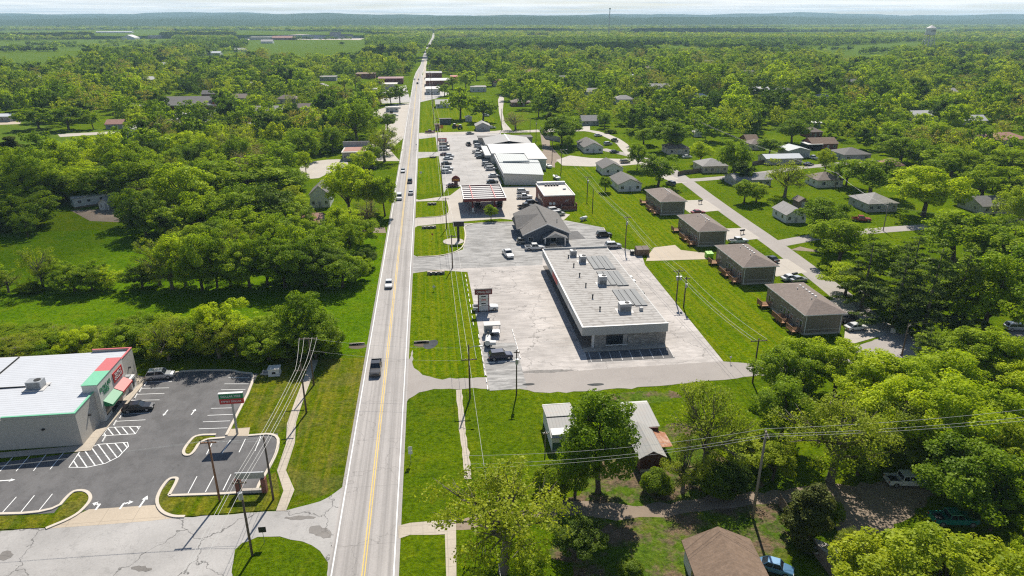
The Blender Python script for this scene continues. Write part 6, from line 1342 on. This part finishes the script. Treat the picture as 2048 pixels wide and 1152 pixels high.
# ================================================================ SIGNS, STREET THINGS, YARD THINGS
SOUTH = (R_(90), 0, 0)
p = G(475, 868); t = thing('pylon_sign', 'tall pole sign with green over red panel at the lot corner', 'sign', tuple(p)); h = rise(p, 467, 785)
MB().tube((0, 0, -.2), (0, 0, h - 1.4), .17, n=10).build('post', M['stucco'], t)
MB().box(-1.75, 1.75, -.2, .2, h - .85, h).build('upper_panel', M['green'], t); MB().box(-1.75, 1.75, -.201, .201, h - 1.75, h - .87).build('lower_panel', M['red'], t); MB().box(-1.8, 1.8, -.24, .24, h, h + .08).build('panel_cap', M['trim'], t)
sign_text('DOLLAR TREE', .46, 'trim', t, (0, -.21, h - .45), SOUTH); sign_text('FAMILY DOLLAR', .40, 'trim', t, (0, -.212, h - 1.32), SOUTH)
a, c = G(957, 624), G(978, 624); t = thing('pylon_sign', 'two legged strip mall sign with dark red head board', 'sign', (a.x, a.y, 0)); w_ = c.x - a.x; h = rise(a, 957, 579)
for x in (0, w_): MB().box(x - .1, x + .1, -.1, .1, -.1, h - .2).build('post', M['maroon'], t)
MB().box(-.75, w_ + .75, -.22, .22, h - 1.15, h).build('head_board', M['maroon'], t); MB().box(-.8, w_ + .8, -.26, .26, h, h + .06).build('head_cap', M['dark'], t)
sign_text("O'Reilly", .62, 'trim', t, (w_ / 2 - .55, -.23, h - .58), SOUTH); sign_text('AUTO\nPARTS', .36, 'trim', t, (w_ / 2 + 1.05, -.23, h - .58), SOUTH)
for k, (z0, z1, m_) in enumerate(((h - 2.05, h - 1.25, 'trim'), (h - 2.75, h - 2.1, 'stucco_lt'), (h - 3.75, h - 2.8, 'trim'), (h - 5.0, h - 3.85, 'white_sid'))):
    q = MB().box(.1, w_ - .1, -.14, .14, z0, z1).build('tenant_panel', M[m_], t)
    if k in (0, 1, 2): MB().box(w_ * .28, w_ * .72, -.16, -.139, (z0 + z1) / 2 - .13, (z0 + z1) / 2 + .1).build('panel_mark', M['dark' if k != 1 else 'red'], q)
p = G(917, 482); t = thing('monument_sign', 'dark slanted board sign on one thick post in a round bed', 'sign', tuple(p)); h = rise(p, 917, 445)
MB().box(-.35, .35, -.3, .3, -.1, h - 1).build('post', M['black'], t); MB().box(-1.5, 1.7, -.35, .35, h - 1.1, h + .3).build('board', M['black'], t)
b = MB(); b.tube((-1.5, -.5, 0), (-1.5, -.5, .14), 3.0, n=24); b.build('bed', M['concrete'], t)
p = G(912, 372); t = thing('barn_sign', 'barn shaped brown sign on a red brick post', 'sign', tuple(p)); h = rise(p, 912, 352)
MB().box(-.7, .7, -.5, .5, -.1, h - 2.2).build('base', M['redbrick'], t); MB().prism([(-1.6, 0), (1.6, 0), (1.6, 1.3), (.9, 2.0), (0, 2.4), (-.9, 2.0), (-1.6, 1.3)], -.25, .25).build('board', M['maroon'], t, (0, 0, h - 2.2)).rotation_euler = (R_(90), 0, 0)
MB().box(-1.2, 1.2, -.28, -.25, h - 1.75, h - 1.15).build('panel_mark', M['orange'], t)
p = G(885, 290); t = thing('price_sign', 'red and white fuel price sign on two posts in the verge', 'sign', (p.x, p.y, 0)); h = rise(p, 885, 277)
for x in (-1.5, 1.5): MB().box(x - .12, x + .12, -.12, .12, -.1, h).build('post', M['red'], t)
MB().box(-2.2, 2.2, -.2, .2, h - 1.4, h + .2).build('board', M['red'], t); MB().box(-1.6, 1.6, -.22, -.2, h - 1.1, h - .2).build('panel', M['trim'], t); MB().box(-1.3, 1.3, -.15, .15, h - 3.2, h - 1.6).build('lower_panel', M['stucco_lt'], t)
def small_sign(px, py, top, label, shape='box', mat='trim', w_=.6, cat='road sign'):
    p = G(px, py); h = rise(p, px, top); t = thing('road_sign', label, cat, tuple(p))
    MB().tube((0, 0, -.2), (0, 0, h), .04, n=6).build('post', M['steel'], t)
    if shape == 'box': MB().box(-w_ / 2, w_ / 2, -.07, -.04, h - w_ * .9, h).build('plate', M[mat], t)
    elif shape == 'arrow':
        MB().box(-w_ / 2, w_ / 2, -.07, -.04, h - .6, h).build('plate', M[mat], t); MB().box(-w_ / 2, w_ / 2, -.07, -.04, h - 1.25, h - .68).build('plate', M[mat], t)
    else: MB().prism([(0, -w_ / 2), (w_ / 2, 0), (0, w_ / 2), (-w_ / 2, 0)], 0, .03).build('plate', M[mat], t, (0, -.04, h - w_ / 2)).rotation_euler = (R_(90), 0, 0)
small_sign(822, 925, 893, 'route marker sign with two white plates in the verge', 'arrow', 'trim', .6); small_sign(529, 1086, 1052, 'dark T shaped post sign on the grass island', 'box', 'black', .9); small_sign(865, 480, 466, 'red diamond marker in the verge by the three pipe culvert', 'diamond', 'red', .7); small_sign(868, 582, 570, 'white diamond marker on the long verge', 'diamond', 'trim', .8); small_sign(842, 355, 343, 'pale sign on a thin post in the grocery verge', 'box', 'trim', .9); small_sign(1785, 668, 655, 'small board on the corner lawn', 'box', 'trim', 1.2); small_sign(1460, 726, 712, 'white marker post at the lot corner', 'box', 'trim', .4); small_sign(883, 262, 250, 'orange board sign beside the town lawn', 'box', 'orange', 2.2); small_sign(768, 308, 285, 'round red sign at the parapet shop', 'box', 'red', 1.6); small_sign(833, 300, 288, 'small white road sign at the highway edge', 'box', 'trim', .6)
# substation-like sign frame, kiosk, box, rocks
p = G(505, 985); t = thing('sign_frame', 'brick pillared sign frame with grey board near the lot exit', 'sign', (p.x, p.y, 0), R_(-3))
for x in (-1.7, 1.7): MB().box(x - .32, x + .32, -.35, .35, -.1, 2.3).build('pillar', M['redbrick'], t)
MB().box(-1.35, 1.35, -.25, .25, .1, .55).build('beam', M['concrete'], t); MB().box(-1.9, 1.9, -.1, .1, 2.32, 3.3).build('board', M['steel'], t)
p = G(264, 775); t = thing('ice_kiosk', 'white ice and water vending kiosk against the store wall', 'kiosk', (p.x - .2, p.y - .4, .1)); MB().box(-.8, .9, -.9, .9, 0, 2.2).build('cabinet', M['trim'], t); MB().box(.9, .94, -.6, .0, .4, 1.9).build('dispenser', M['black'], t); MB().box(-.3, .5, -.4, .4, 2.2, 2.5).build('roof_unit', M['hvac'], t); MB().box(.9, .93, .2, .7, .9, 1.9).build('panel', M['steel'], t)
p = G(550, 749); t = thing('utility_cabinet', 'white utility cabinet on the lawn beside the rock pile', 'cabinet', (p.x, p.y, 0)); MB().box(-1.0, 1.0, -.8, .8, -.05, 1.35, top=(.05, .05)).build('body', M['trim'], t); MB().box(-1.08, 1.08, -.88, .88, 1.35, 1.5).build('lid', M['stucco_lt'], t); MB().box(-.3, .3, -.83, -.795, .5, .9).build('plate', M['dark'], t)
for i in range(16):
    q = G(522 + J.uniform(0, 26), 741 + J.uniform(0, 10)); b = MB(); b.ball((0, 0, 0), 1, 7, 4)
    b.v = [(v[0] * J.uniform(.8, 1.1), v[1] * J.uniform(.7, 1.1), v[2] * .6) for v in b.v]; s = J.uniform(.2, .45); o = b.build('rock', M['rock'], None, (q.x, q.y, .1 + .12 * (i % 3))); o.scale = (s, s * .8, s); tag(o, 'pale rock in the heap beside the white utility cabinet', 'rock', 'rock heap by the utility cabinet')
# strip mall lot things
a_ = [(8.1, 104 + i * 2.6) for i in range(9)] + [(7.4, 131 + i * 3.2) for i in range(10)]
proto_ws = None
for i, (x, y) in enumerate(a_ + [(9.5 + i * 2.2, 113.2) for i in range(3)] + [(15.2, 115 + i * 1.9) for i in range(7)]):
    row = 0 if i < 19 else 1 if i < 22 else 2
    if proto_ws is None: proto_ws = MB().box(-.09, .09, -.85, .85, 0, .16, top=(.03, .06)); proto_ws = proto_ws.mesh('wheel_stop', M['trim'])
    tag(link('wheel_stop', proto_ws, None, (x, y, .03), R_(0 if row != 1 else 90)), ('white concrete wheel stop along the verge edge of the strip mall lot', 'white wheel stop in the short row before the navy car', 'white wheel stop beside the parked smoker trailer')[row], 'wheel stop', ('wheel stops at the verge edge', 'wheel stops before the navy car', 'wheel stops by the smoker trailer')[row])
for q in ((291, 769), (281, 781), (272, 793), (262, 806), (242, 833), (230, 847), (208, 879)):
    q = G(*q); tag(link('wheel_stop', proto_ws, None, (q.x, q.y, .02), R_(6)), 'white wheel stop in the row along the store pavement', 'wheel stop', 'wheel stops at the discount store')
p = G(984, 668); t = thing('canopy_trailer', 'white roofed food trailer on the strip mall lot', 'trailer', (p.x, p.y, .03))
MB().box(-1.7, 1.7, -1.0, 1.0, 2.2, 2.4).build('roof', M['whitecoat'], t); MB().box(-1.6, 1.6, -.9, .9, .45, .6).build('floor', M['steel'], t)
for x in (-1.55, 1.55):
    for y in (-.9, .9): MB().box(x - .05, x + .05, y - .05, y + .05, .6, 2.2).build('post', M['trim'], t)
for s in (-1, 1): MB().tube((0, s * .9, .33), (0, s * 1.1, .33), .33, n=12).build('wheel', M['tyre'], t)
MB().box(-1.5, 0.2, .55, .9, .6, 1.9).build('counter', M['steel'], t)
p = G(978, 690); t = thing('smoker_trailer', 'white tank smoker trailer beside the food trailer', 'smoker', (p.x - .2, p.y, .03), R_(-8))
MB().tube((0, -1.6, 1.15), (0, 1.3, 1.15), .55, n=16).build('tank', M['trim'], t, smooth=False); MB().box(-.6, .6, -1.5, 1.3, .45, .6).build('frame', M['black'], t)
MB().box(.5, 1.6, -1.5, -.6, .7, 1.3).build('firebox', M['trim'], t); MB().tube((0, 1.0, 1.6), (0, 1.0, 2.5), .12, n=8).build('chimney', M['black'], t)
for s in (-1, 1): MB().tube((s * .65, 0, .33), (s * .85, 0, .33), .33, n=12).build('wheel', M['tyre'], t)
def dumpster(px, py, mat, label, w_=3.0, d=1.8, h=1.7, lid='black', rz=0):
    p = G(px, py); t = thing('dumpster', label, 'dumpster', (p.x, p.y + d / 2, .03), R_(rz))
    MB().add([(-w_ / 2, -d / 2 + .25, 0), (w_ / 2, -d / 2 + .25, 0), (w_ / 2, d / 2, 0), (-w_ / 2, d / 2, 0), (-w_ / 2, -d / 2, h * .8), (w_ / 2, -d / 2, h * .8), (w_ / 2, d / 2, h), (-w_ / 2, d / 2, h)], [(3, 2, 1, 0), (0, 1, 5, 4), (1, 2, 6, 5), (2, 3, 7, 6), (3, 0, 4, 7), (4, 5, 6, 7)]).build('body', M[mat], t)
    for s in (-1, 1):
        MB().add([(s * w_ * .25 - w_ * .23, -d / 2 - .05, h * .8 + .03), (s * w_ * .25 + w_ * .23, -d / 2 - .05, h * .8 + .03), (s * w_ * .25 + w_ * .23, d / 2, h + .03), (s * w_ * .25 - w_ * .23, d / 2, h + .03), (s * w_ * .25 - w_ * .23, -d / 2 - .05, h * .8 + .1), (s * w_ * .25 + w_ * .23, -d / 2 - .05, h * .8 + .1), (s * w_ * .25 + w_ * .23, d / 2, h + .1), (s * w_ * .25 - w_ * .23, d / 2, h + .1)], [(4, 5, 6, 7), (0, 1, 5, 4), (1, 2, 6, 5), (3, 0, 4, 7)]).build('lid', M[lid], t)
        MB().box(s * w_ / 2 - .08, s * w_ / 2 + .08, -.5, .5, h * .45, h * .6).build('lift_pocket', M[mat], t)
dumpster(1286, 512, 'shingle_brown', 'brown covered bin enclosure at the corner of the mall lot', 3.6, 2.2, 2.1, 'shingle_tan'); dumpster(1420, 517, 'lime', 'lime green bin beside the second nearest duplex', 1.9, 1.6, 1.5, 'lime'); dumpster(1265, 510, 'black', 'small dark bin beside the brown bin enclosure', 1.0, .8, 1.2); dumpster(1216, 345, 'steel', 'grey skip box on the lawn by the twin white houses', 3.4, 2.0, 2.4, 'whitecoat')
def mailbox(x, y, label):
    t = thing('mailbox_stand', label, 'mailbox', (x, y, 0), R_(20)); MB().box(-.6, -.48, -.06, .06, -.1, 1.0).build('post', M['deck'], t); MB().box(.48, .6, -.06, .06, -.1, 1.0).build('post', M['deck'], t); MB().box(-.85, .85, -.28, .28, 1.0, 1.42, top=(.05, .1)).build('box', M['black'], t)
for px_, py_, l in ((1716, 631, 'nearest duplex'), (1588, 556, 'lime green bin duplex'), (1484, 468, 'white pickup between duplexes'), (1400, 408, 'farthest duplex')): q = G(px_, py_); mailbox(q.x, q.y, 'dark mailbox stand on the street verge by the ' + l)
p = G(1167, 441); t = thing('gas_tank', 'white propane tank on the lawn edge behind the grey office', 'propane tank', tuple(p), R_(35)); b = MB(); b.tube((-1.1, 0, .85), (1.1, 0, .85), .5, n=16); b.ball((1.1, 0, .85), .5, 12, 8); b.ball((-1.1, 0, .85), .5, 12, 8); b.build('tank', M['trim'], t, smooth=True); MB().box(-.8, -.6, -.3, .3, 0, .45).build('foot', M['walk'], t); MB().box(.6, .8, -.3, .3, 0, .45).build('foot', M['walk'], t)
for i, (px_, py_) in enumerate(((1112, 358), (1096, 335))): q = G(px_, py_); t = thing('boat', ('small white boat on the rough grass behind the grocery', 'white boat hull beside the supermarket back wall')[i], 'boat', (q.x, q.y, .3), R_(105)); loft(bb := MB(), [(-2.4, [(.7, 0), (.9, .5), (.95, .8)]), (1.0, [(.6, 0), (.85, .5), (.95, .85)]), (2.6, [(.05, .3), (.1, .6), (.15, .95)])]); bb.build('hull', M['trim'], t); MB().box(-.6, .2, -.5, .5, .85, 1.3).build('console', M['grey_sid'], t)
def board_fence(pts, label, h=1.8, mat='fence'):
    P = [G(*q) for q in pts]; t = thing('board_fence', label, 'fence', tuple(P[0])); b = MB()
    for a, c in zip(P, P[1:]):
        a, c = a - P[0], c - P[0]; n_ = max(1, int((c - a).length / .16)); d = (c - a) / n_; nv = Vector((-d.y, d.x, 0)).normalized() * .02
        for i in range(n_):
            s = a + d * (i + .06); e = a + d * (i + .94); z = h + .05 * math.sin(i * 2.7)
            b.add([s - nv, e - nv, e + nv, s + nv] and [(s - nv).to_tuple()[:2] + (-.05,), (e - nv).to_tuple()[:2] + (-.05,), (e + nv).to_tuple()[:2] + (-.05,), (s + nv).to_tuple()[:2] + (-.05,), (s - nv).to_tuple()[:2] + (z,), (e - nv).to_tuple()[:2] + (z,), (e + nv).to_tuple()[:2] + (z,), (s + nv).to_tuple()[:2] + (z,)], [(0, 1, 5, 4), (1, 2, 6, 5), (2, 3, 7, 6), (3, 0, 4, 7), (4, 5, 6, 7)])
    b.build('boards', M[mat], t)
    for q in P[1:]: q = q - P[0]; MB().box(q.x - .07, q.x + .07, q.y + .03, q.y + .17, -.1, h + .1).build('post', M[mat], t)
board_fence([(1556, 1008), (1590, 1065), (1625, 1105), (1666, 1160)], 'weathered timber fence beside the dark cedar and junk truck'); board_fence([(1355, 352), (1368, 349), (1408, 344)], 'brown timber fence before the cream hip house'); board_fence([(1504, 331), (1530, 327)], 'short timber fence beside the low white roofed building'); board_fence([(1080, 262), (1092, 278), (1120, 284)], 'grey fence around the yard by the wide street tree', 2.6, 'grey_sid'); board_fence([(225, 232), (262, 226)], 'long pale fence before the low red house', 2.2)
# culverts
def culvert(px, py, n_, label, rz=0, boxy=False):
    p = G(px, py); t = thing('culvert', label, 'culvert', (p.x, p.y, 0), R_(rz)); w_ = n_ * 1.25 + .6
    if boxy:
        MB().box(-1.5, 1.5, .0, .22, -.1, .42, top=(.03, .02)).build('headwall', M['walk'], t); MB().box(-.9, .9, -.03, .0, -.05, .30).build('opening', M['pit'], t)  # black face on the headwall, its hollow's shade put into the colour
        struct('mud_patch', MB().sheet(ragged(chaikin([(p.x + a_, p.y + c_) for a_, c_ in ((-1.6, -.1), (1.7, -.1), (2.2, -1.0), (.4, -1.9), (-1.5, -1.3))], 2), .12, .5), .012), M['mud'])
    else:
        MB().add([(-w_ / 2, 0, 0), (w_ / 2, 0, 0), (w_ / 2 - .4, 1.6, .45), (-w_ / 2 + .4, 1.6, .45), (-w_ / 2, -.0, .75), (w_ / 2, 0, .75), (w_ / 2, .4, .78), (-w_ / 2, .4, .78)], [(0, 1, 5, 4), (4, 5, 6, 7), (7, 6, 2, 3), (1, 2, 6, 5), (0, 4, 7, 3)]).build('headwall', M['apron'], t)
        for k in range(n_): x = (k - (n_ - 1) / 2) * 1.25; MB().tube((x, -.35, .28), (x, .05, .28), .42, n=14).build('pipe', M['steel'], t); MB().tube((x, -.37, .28), (x, -.352, .28), .36, n=14).build('pipe_mouth', M['dark'], t)
culvert(872, 549, 3, 'concrete headwall with three drain pipes at the top of the long verge'); culvert(858, 457, 3, 'concrete headwall with three pipes below the fuel station exit'); culvert(843, 686, 2, 'low concrete drain mouth beside the muddy pool', 0, True); culvert(714, 690, 2, 'low drain mouth in the bank across the highway from the pool', 0, True); culvert(864, 410, 2, 'small pipe culvert between the two fuel station entrances'); culvert(866, 316, 2, 'small pipe culvert at the grocery entrance')
# machinery by the metal garage, water tower, mast
for i, (px_, py_, m_, l) in enumerate(((911, 256, 'orange', 'orange tractor parked on the lawn left of the metal garage'), (920, 258, 'red', 'red tractor next to the orange one'))):
    q = G(px_, py_); t = thing('tractor', l, 'tractor', tuple(q), R_(40 + i * 60)); MB().box(-.2, 2, -.45, .45, .7, 1.6, top=(.1, .06)).build('bonnet', M[m_], t); MB().box(-1.3, -.2, -.7, .7, .9, 2.5, top=(.15, .1)).build('cab', M['glass'], t); MB().box(-1.35, -.15, -.75, .75, 2.5, 2.62).build('cab_roof', M['trim'], t)
    for x, r_ in ((-.9, .85), (1.4, .5)):
        for s in (-1, 1): MB().tube((x, s * .75, r_), (x, s * 1.15, r_), r_, n=16).build('wheel', M['tyre'], t)
p = G(1852, 108); sc_ = 1.0; t = thing('water_tower', 'white water tower on spread legs rising from the far right woods', 'water tower', (p.x, p.y, 0)); h = rise(p, 1855, 50); mm = mpp(p); rt = 9 * mm
zb = rise(p, 1852, 69)
for k in range(6): a = k * math.pi / 3 + .3; MB().tube((rt * 1.55 * math.cos(a), rt * 1.55 * math.sin(a), 0), (rt * .9 * math.cos(a), rt * .9 * math.sin(a), zb), .45, n=8).build('leg', M['trim'], t)
MB().tube((0, 0, 0), (0, 0, zb), 1.0, n=12).build('riser_pipe', M['trim'], t)
b = MB()
for z in (.35, .7):
    for k in range(6): a0, a1 = k * math.pi / 3 + .3, (k + 1) * math.pi / 3 + .3; r_ = rt * (1.55 - .65 * z); b.tube((r_ * math.cos(a0), r_ * math.sin(a0), zb * z), (r_ * math.cos(a1), r_ * math.sin(a1), zb * z), .16, n=5)
b.build('bracing', M['steel'], t); ht = (h - zb)
b = MB(); b.tube((0, 0, zb), (0, 0, zb + ht * .68), rt, n=28); b.build('tank', M['trim'], t); MB().tube((0, 0, zb + ht * .68), (0, 0, h), rt * 1.02, .2, n=28).build('conical_roof', M['whitecoat'], t); MB().tube((0, 0, zb - .3), (0, 0, zb + .05), rt * 1.15, n=28).build('balcony', M['steel'], t)
for i, ch in enumerate('SPAR'):
    a = R_(-110 + i * 21) - YAW; sign_text(ch, 4.2, 'black', t, (rt * 1.01 * math.cos(a), rt * 1.01 * math.sin(a), zb + ht * .40), (R_(90), 0, a + R_(90)), 'tank_letter', .1)
p = G(1217, 77); h = rise(p, 1217, 16); t = thing('radio_mast', 'tall slim lattice radio mast on the horizon', 'mast', (p.x, p.y, 0)); b = MB(); 
for k in range(3): a = k * 2.094; b.tube((2.2 * math.cos(a), 2.2 * math.sin(a), 0), (.9 * math.cos(a), .9 * math.sin(a), h), .42, n=5)
for i in range(18):
    z = h * i / 18; r_ = 2.2 - 1.3 * i / 18
    for k in range(3): a0, a1 = k * 2.094, (k + 1) * 2.094; b.tube((r_ * math.cos(a0), r_ * math.sin(a0), z), (r_ * math.cos(a1), r_ * math.sin(a1), z + h / 18), .22, n=4)
b.build('lattice', M['steel'], t); MB().tube((0, 0, h - 4), (0, 0, h), 2.8, n=10).build('antenna_ring', M['trim'], t); MB().tube((0, 0, h * .78), (0, 0, h * .80), 2.2, n=10).build('antenna_ring', M['trim'], t)
for i in range(9):
    q = G(J.uniform(575, 700), J.uniform(94, 101)); t = link('cow', None, None, (q.x, q.y, 0), J.uniform(0, 6)); 
    b = MB(); b.path([(-1.0, 0, 1.05), (-.5, 0, 1.1), (.5, 0, 1.1), (.95, 0, 1.25), (1.35, 0, 1.35), (1.6, 0, 1.2)], [.25, .42, .42, .28, .18, .10], 8)
    for x in (-.7, .6):
        for s in (-1, 1): b.path([(x, s * .22, .95), (x + .03, s * .22, .5), (x, s * .22, 0)], [.15, .09, .07], 6)
    b.build('body', M['black'], t, smooth=True); tag(t, 'tiny black cow grazing on the shaded green pasture', 'cow', 'cattle on the pasture')
# ================================================================ FAR WOODS, HILLS, CLOUDS, HAZE
def gn_scatter(name, pts, sc3, rot, idx, protos):
    me = bpy.data.meshes.new(name); me.vertices.add(len(pts)); me.vertices.foreach_set('co', np.asarray(pts, 'f').reshape(-1))
    for nm, tp, dat in (('iscale', 'FLOAT_VECTOR', sc3), ('irot', 'FLOAT_VECTOR', rot)):
        a = me.attributes.new(nm, tp, 'POINT'); a.data.foreach_set('vector', np.asarray(dat, 'f').reshape(-1))
    a = me.attributes.new('iidx', 'INT', 'POINT'); a.data.foreach_set('value', np.asarray(idx, 'i'))
    me.update(); o = link(name, me); o['kind'] = 'stuff'
    col = bpy.data.collections.new(name + '_kinds')
    for i, pm in enumerate(protos): col.objects.link(bpy.data.objects.new('%s_kind_%02d' % (name, i), pm))
    ng = bpy.data.node_groups.new(name, 'GeometryNodeTree'); ng.interface.new_socket('Geometry', in_out='INPUT', socket_type='NodeSocketGeometry'); ng.interface.new_socket('Geometry', in_out='OUTPUT', socket_type='NodeSocketGeometry')
    gi = nn(ng, 'NodeGroupInput'); go = nn(ng, 'NodeGroupOutput'); ip = nn(ng, 'GeometryNodeInstanceOnPoints'); ci = nn(ng, 'GeometryNodeCollectionInfo')
    ci.inputs['Collection'].default_value = col; ci.inputs['Separate Children'].default_value = True; ci.inputs['Reset Children'].default_value = True
    def attr(nm, tp):
        n = nn(ng, 'GeometryNodeInputNamedAttribute', data_type=tp); n.inputs['Name'].default_value = nm; return [s for s in n.outputs if s.enabled][0]
    lk(ng, gi.outputs[0], ip.inputs['Points']); lk(ng, ci.outputs[0], ip.inputs['Instance']); ip.inputs['Pick Instance'].default_value = True
    lk(ng, attr('iidx', 'INT'), ip.inputs['Instance Index']); lk(ng, attr('irot', 'FLOAT_VECTOR'), ip.inputs['Rotation']); lk(ng, attr('iscale', 'FLOAT_VECTOR'), ip.inputs['Scale'])
    lk(ng, ip.outputs[0], go.inputs[0])
    md = o.modifiers.new('scatter', 'NODES'); md.node_group = ng; return o
pts, sc3, rot, idx = [], [], [], []; J = random.Random(33)
P2 = [proto(k, 2, i)[0] for k in 'RRLSK' for i in (0, 1)] + [proto('Y', 2, 0)[0], proto('D', 2, 0)[0]]
P3 = [proto(k, 3, i)[0] for k in 'RRLSKD' for i in (0, 1)]
for (x, y, wd) in REST:
    pts.append((x, y, 0)); h = wd * J.uniform(.95, 1.3); sc3.append((wd / .8, wd / .8, h)); rot.append((0, 0, J.uniform(0, 6.28))); idx.append(J.randrange(len(P2)))
gn_scatter('town_woods', pts, sc3, rot, idx, P2)['label'] = 'woods filling the far edge of the town'
pts, sc3, rot, idx = [], [], [], []
ks = 0; y = 1340.0
def patch(x, y):      # broad belts of trees with farmland between
    return math.sin(x * .0021 + 1.3) + math.sin(y * .0035 + x * .0008) + .9 * math.sin(y * .0061 - x * .0013 + 2) + J.uniform(-.8, .8)
while y < 5400:
    sp = max(11.0, .0072 * y); half = .80 * y + 100; x = math.tan(YAW) * y - half
    while x < math.tan(YAW) * y + half:
        xx, yy = x + J.uniform(-.5, .5) * sp, y + J.uniform(-.6, .6) * sp; p = pix(xx, yy)
        x += sp
        if p[1] > 36 and not any(inpoly(p, c) for c in CLEAR[1:]) and abs(xx - (np.interp(yy, [q[1] for q in HW], [q[0] for q in HW]))) > 12 and patch(xx, yy) > -.75:
            s = sp * J.uniform(.9, 1.35); h = min(s * 1.05, J.uniform(9, 17)) * (1 if yy < 6000 else 1.3)
            pts.append((xx, yy, 0)); sc3.append((s / .8, s / .8, h)); rot.append((0, 0, J.uniform(0, 6.28)))
            dark = math.sin(yy * .0042 + xx * .0006 + .6) > .35
            idx.append(J.choice((0, 1, 2, 3, 8, 9, 8, 9)) if dark else J.choice((0, 1, 2, 3, 6, 7, 4, 5, 6, 7, 6, 10, 11)))
    y += sp * .9
for (x0_, y0_, x1_, y1_, n_, k_) in ((-40, 104, 115, 103, 26, 'd'), (0, 100, 60, 99, 12, 'd'), (60, 92, 150, 91, 14, 'd'), (330, 96, 400, 97, 12, 'm'), (170, 112, 330, 104, 22, 'm'), (585, 80, 625, 79, 10, 'd'), (640, 80, 700, 79, 8, 'd'), (1460, 118, 1640, 120, 26, 'm'), (1560, 101, 1700, 102, 12, 'd'), (1720, 108, 1800, 104, 14, 'd'), (100, 96, 330, 94, 24, 'm'), (200, 88, 340, 87, 18, 'm'), (430, 104, 500, 108, 8, 'm')):
    for i_ in range(n_):
        f_ = i_ / max(1, n_ - 1) + J.uniform(-.03, .03); q = G(x0_ + (x1_ - x0_) * f_, y0_ + (y1_ - y0_) * f_ + J.uniform(-.6, .6)); s = J.uniform(8, 16)
        pts.append((q.x, q.y, 0)); sc3.append((s / .8, s / .8, s * J.uniform(.7, 1))); rot.append((0, 0, J.uniform(0, 6.28))); idx.append(J.choice((8, 9, 0, 1)) if k_ == 'd' else J.randrange(8))
gn_scatter('far_woods', pts, sc3, rot, idx, P3)['label'] = 'wooded plain reaching to the hills'
# hedge lines and field trees on the far pastures are part of the far woods; wooded hills close the view
hb = MB(); rr = random.Random(3); nx = 160
hm = leafmat('hill_woods', (.030, .055, .012), (.05, .08, .02), (1, 1, .7))
for k, (yd, hh, ph) in enumerate(((5300, 84, .4), (6900, 118, 2.1), (8800, 150, 4.0))):
    v = []; n2 = 5
    for j in range(n2):
        f = j / (n2 - 1)
        for i in range(nx + 1):
            x = (-1 + 2 * i / nx) * yd * 1.15 + yd * .12
            z = hh * math.sin(f * math.pi / 2) * (.72 + .13 * math.sin(x * .0007 + ph) + .08 * math.sin(x * .0021 + ph * 2) + .04 * math.sin(x * .006 + ph) + .025 * rr.uniform(-1, 1))
            v.append((x, yd + f * yd * .25, max(-1, z - (3 if j == 0 else 0))))
    hb.add(v, [(j * (nx + 1) + i, j * (nx + 1) + i + 1, (j + 1) * (nx + 1) + i + 1, (j + 1) * (nx + 1) + i) for j in range(n2 - 1) for i in range(nx)])
ho = hb.build('hills', grassmat('hill_woods', (.030, .058, .014), (.045, .078, .02), (.07, .09, .03), .5)); ho['kind'] = 'structure'
# haze
hz = MB().box(-26000, 26000, -420, 11800, -2, 165)
m = bpy.data.materials.new('haze'); m.use_nodes = True; t = m.node_tree; t.nodes.clear(); o_ = nn(t, 'ShaderNodeOutputMaterial'); pv = nn(t, 'ShaderNodeVolumePrincipled')
pv.inputs['Color'].default_value = (.55, .80, 1.0, 1); pv.inputs['Density'].default_value = .5 / 6200; pv.inputs['Anisotropy'].default_value = .1
lk(t, pv.outputs[0], o_.inputs['Volume'])
ho = hz.build('haze', m); ho['kind'] = 'stuff'; ho['label'] = 'thin summer haze over the plain'

# fair weather clouds out of the frame; their shade lies over the meadow belts and parts of the woods
cm_ = bpy.data.materials.new('cloud_white'); cm_.use_nodes = True; t = cm_.node_tree; t.nodes.clear(); o_ = nn(t, 'ShaderNodeOutputMaterial'); d_ = nn(t, 'ShaderNodeBsdfDiffuse'); d_.inputs[0].default_value = (.9, .9, .9, 1)
tl = nn(t, 'ShaderNodeBsdfTranslucent'); tl.inputs[0].default_value = (.9, .9, .9, 1); tp = nn(t, 'ShaderNodeBsdfTransparent'); a_ = nn(t, 'ShaderNodeMixShader'); b_ = nn(t, 'ShaderNodeMixShader')
lk(t, d_.outputs[0], a_.inputs[1]); lk(t, tl.outputs[0], a_.inputs[2]); b_.inputs[0].default_value = .17; lk(t, tp.outputs[0], b_.inputs[1]); lk(t, a_.outputs[0], b_.inputs[2]); lk(t, b_.outputs[0], o_.inputs[0])
CJ = random.Random(9)
cm2 = cm_.copy(); [n_ for n_ in cm2.node_tree.nodes if n_.type == 'MIX_SHADER'][1].inputs[0].default_value = .8
def cloud(x, y, sx, sy, alt=720, n=16, m=cm2):
    k = alt / math.tan(SUN_EL); c = Vector((x + k * math.sin(SUN_AZ), y + k * math.cos(SUN_AZ), alt)); b = MB()
    for i in range(n):
        a = CJ.uniform(0, 6.28); q = math.sqrt(CJ.uniform(0, 1)); r = CJ.uniform(.22, .42) * (sx + sy) * .5 * (1.15 - q * .6)
        b.ball((math.cos(a) * q * sx * .75, math.sin(a) * q * sy * .75, CJ.uniform(0, .15) * r), r, 14, 9, 0, .45)
    o = b.build('cloud', m, None, c, smooth=True); o['kind'] = 'structure'
cloud(-235, 195, 205, 85, m=cm_); cloud(235, 500, 150, 38); cloud(-100, 1150, 150, 170); cloud(330, 1350, 420, 190, n=34); cloud(-700, 2600, 900, 260, n=30); cloud(900, 3300, 1200, 320, n=30)
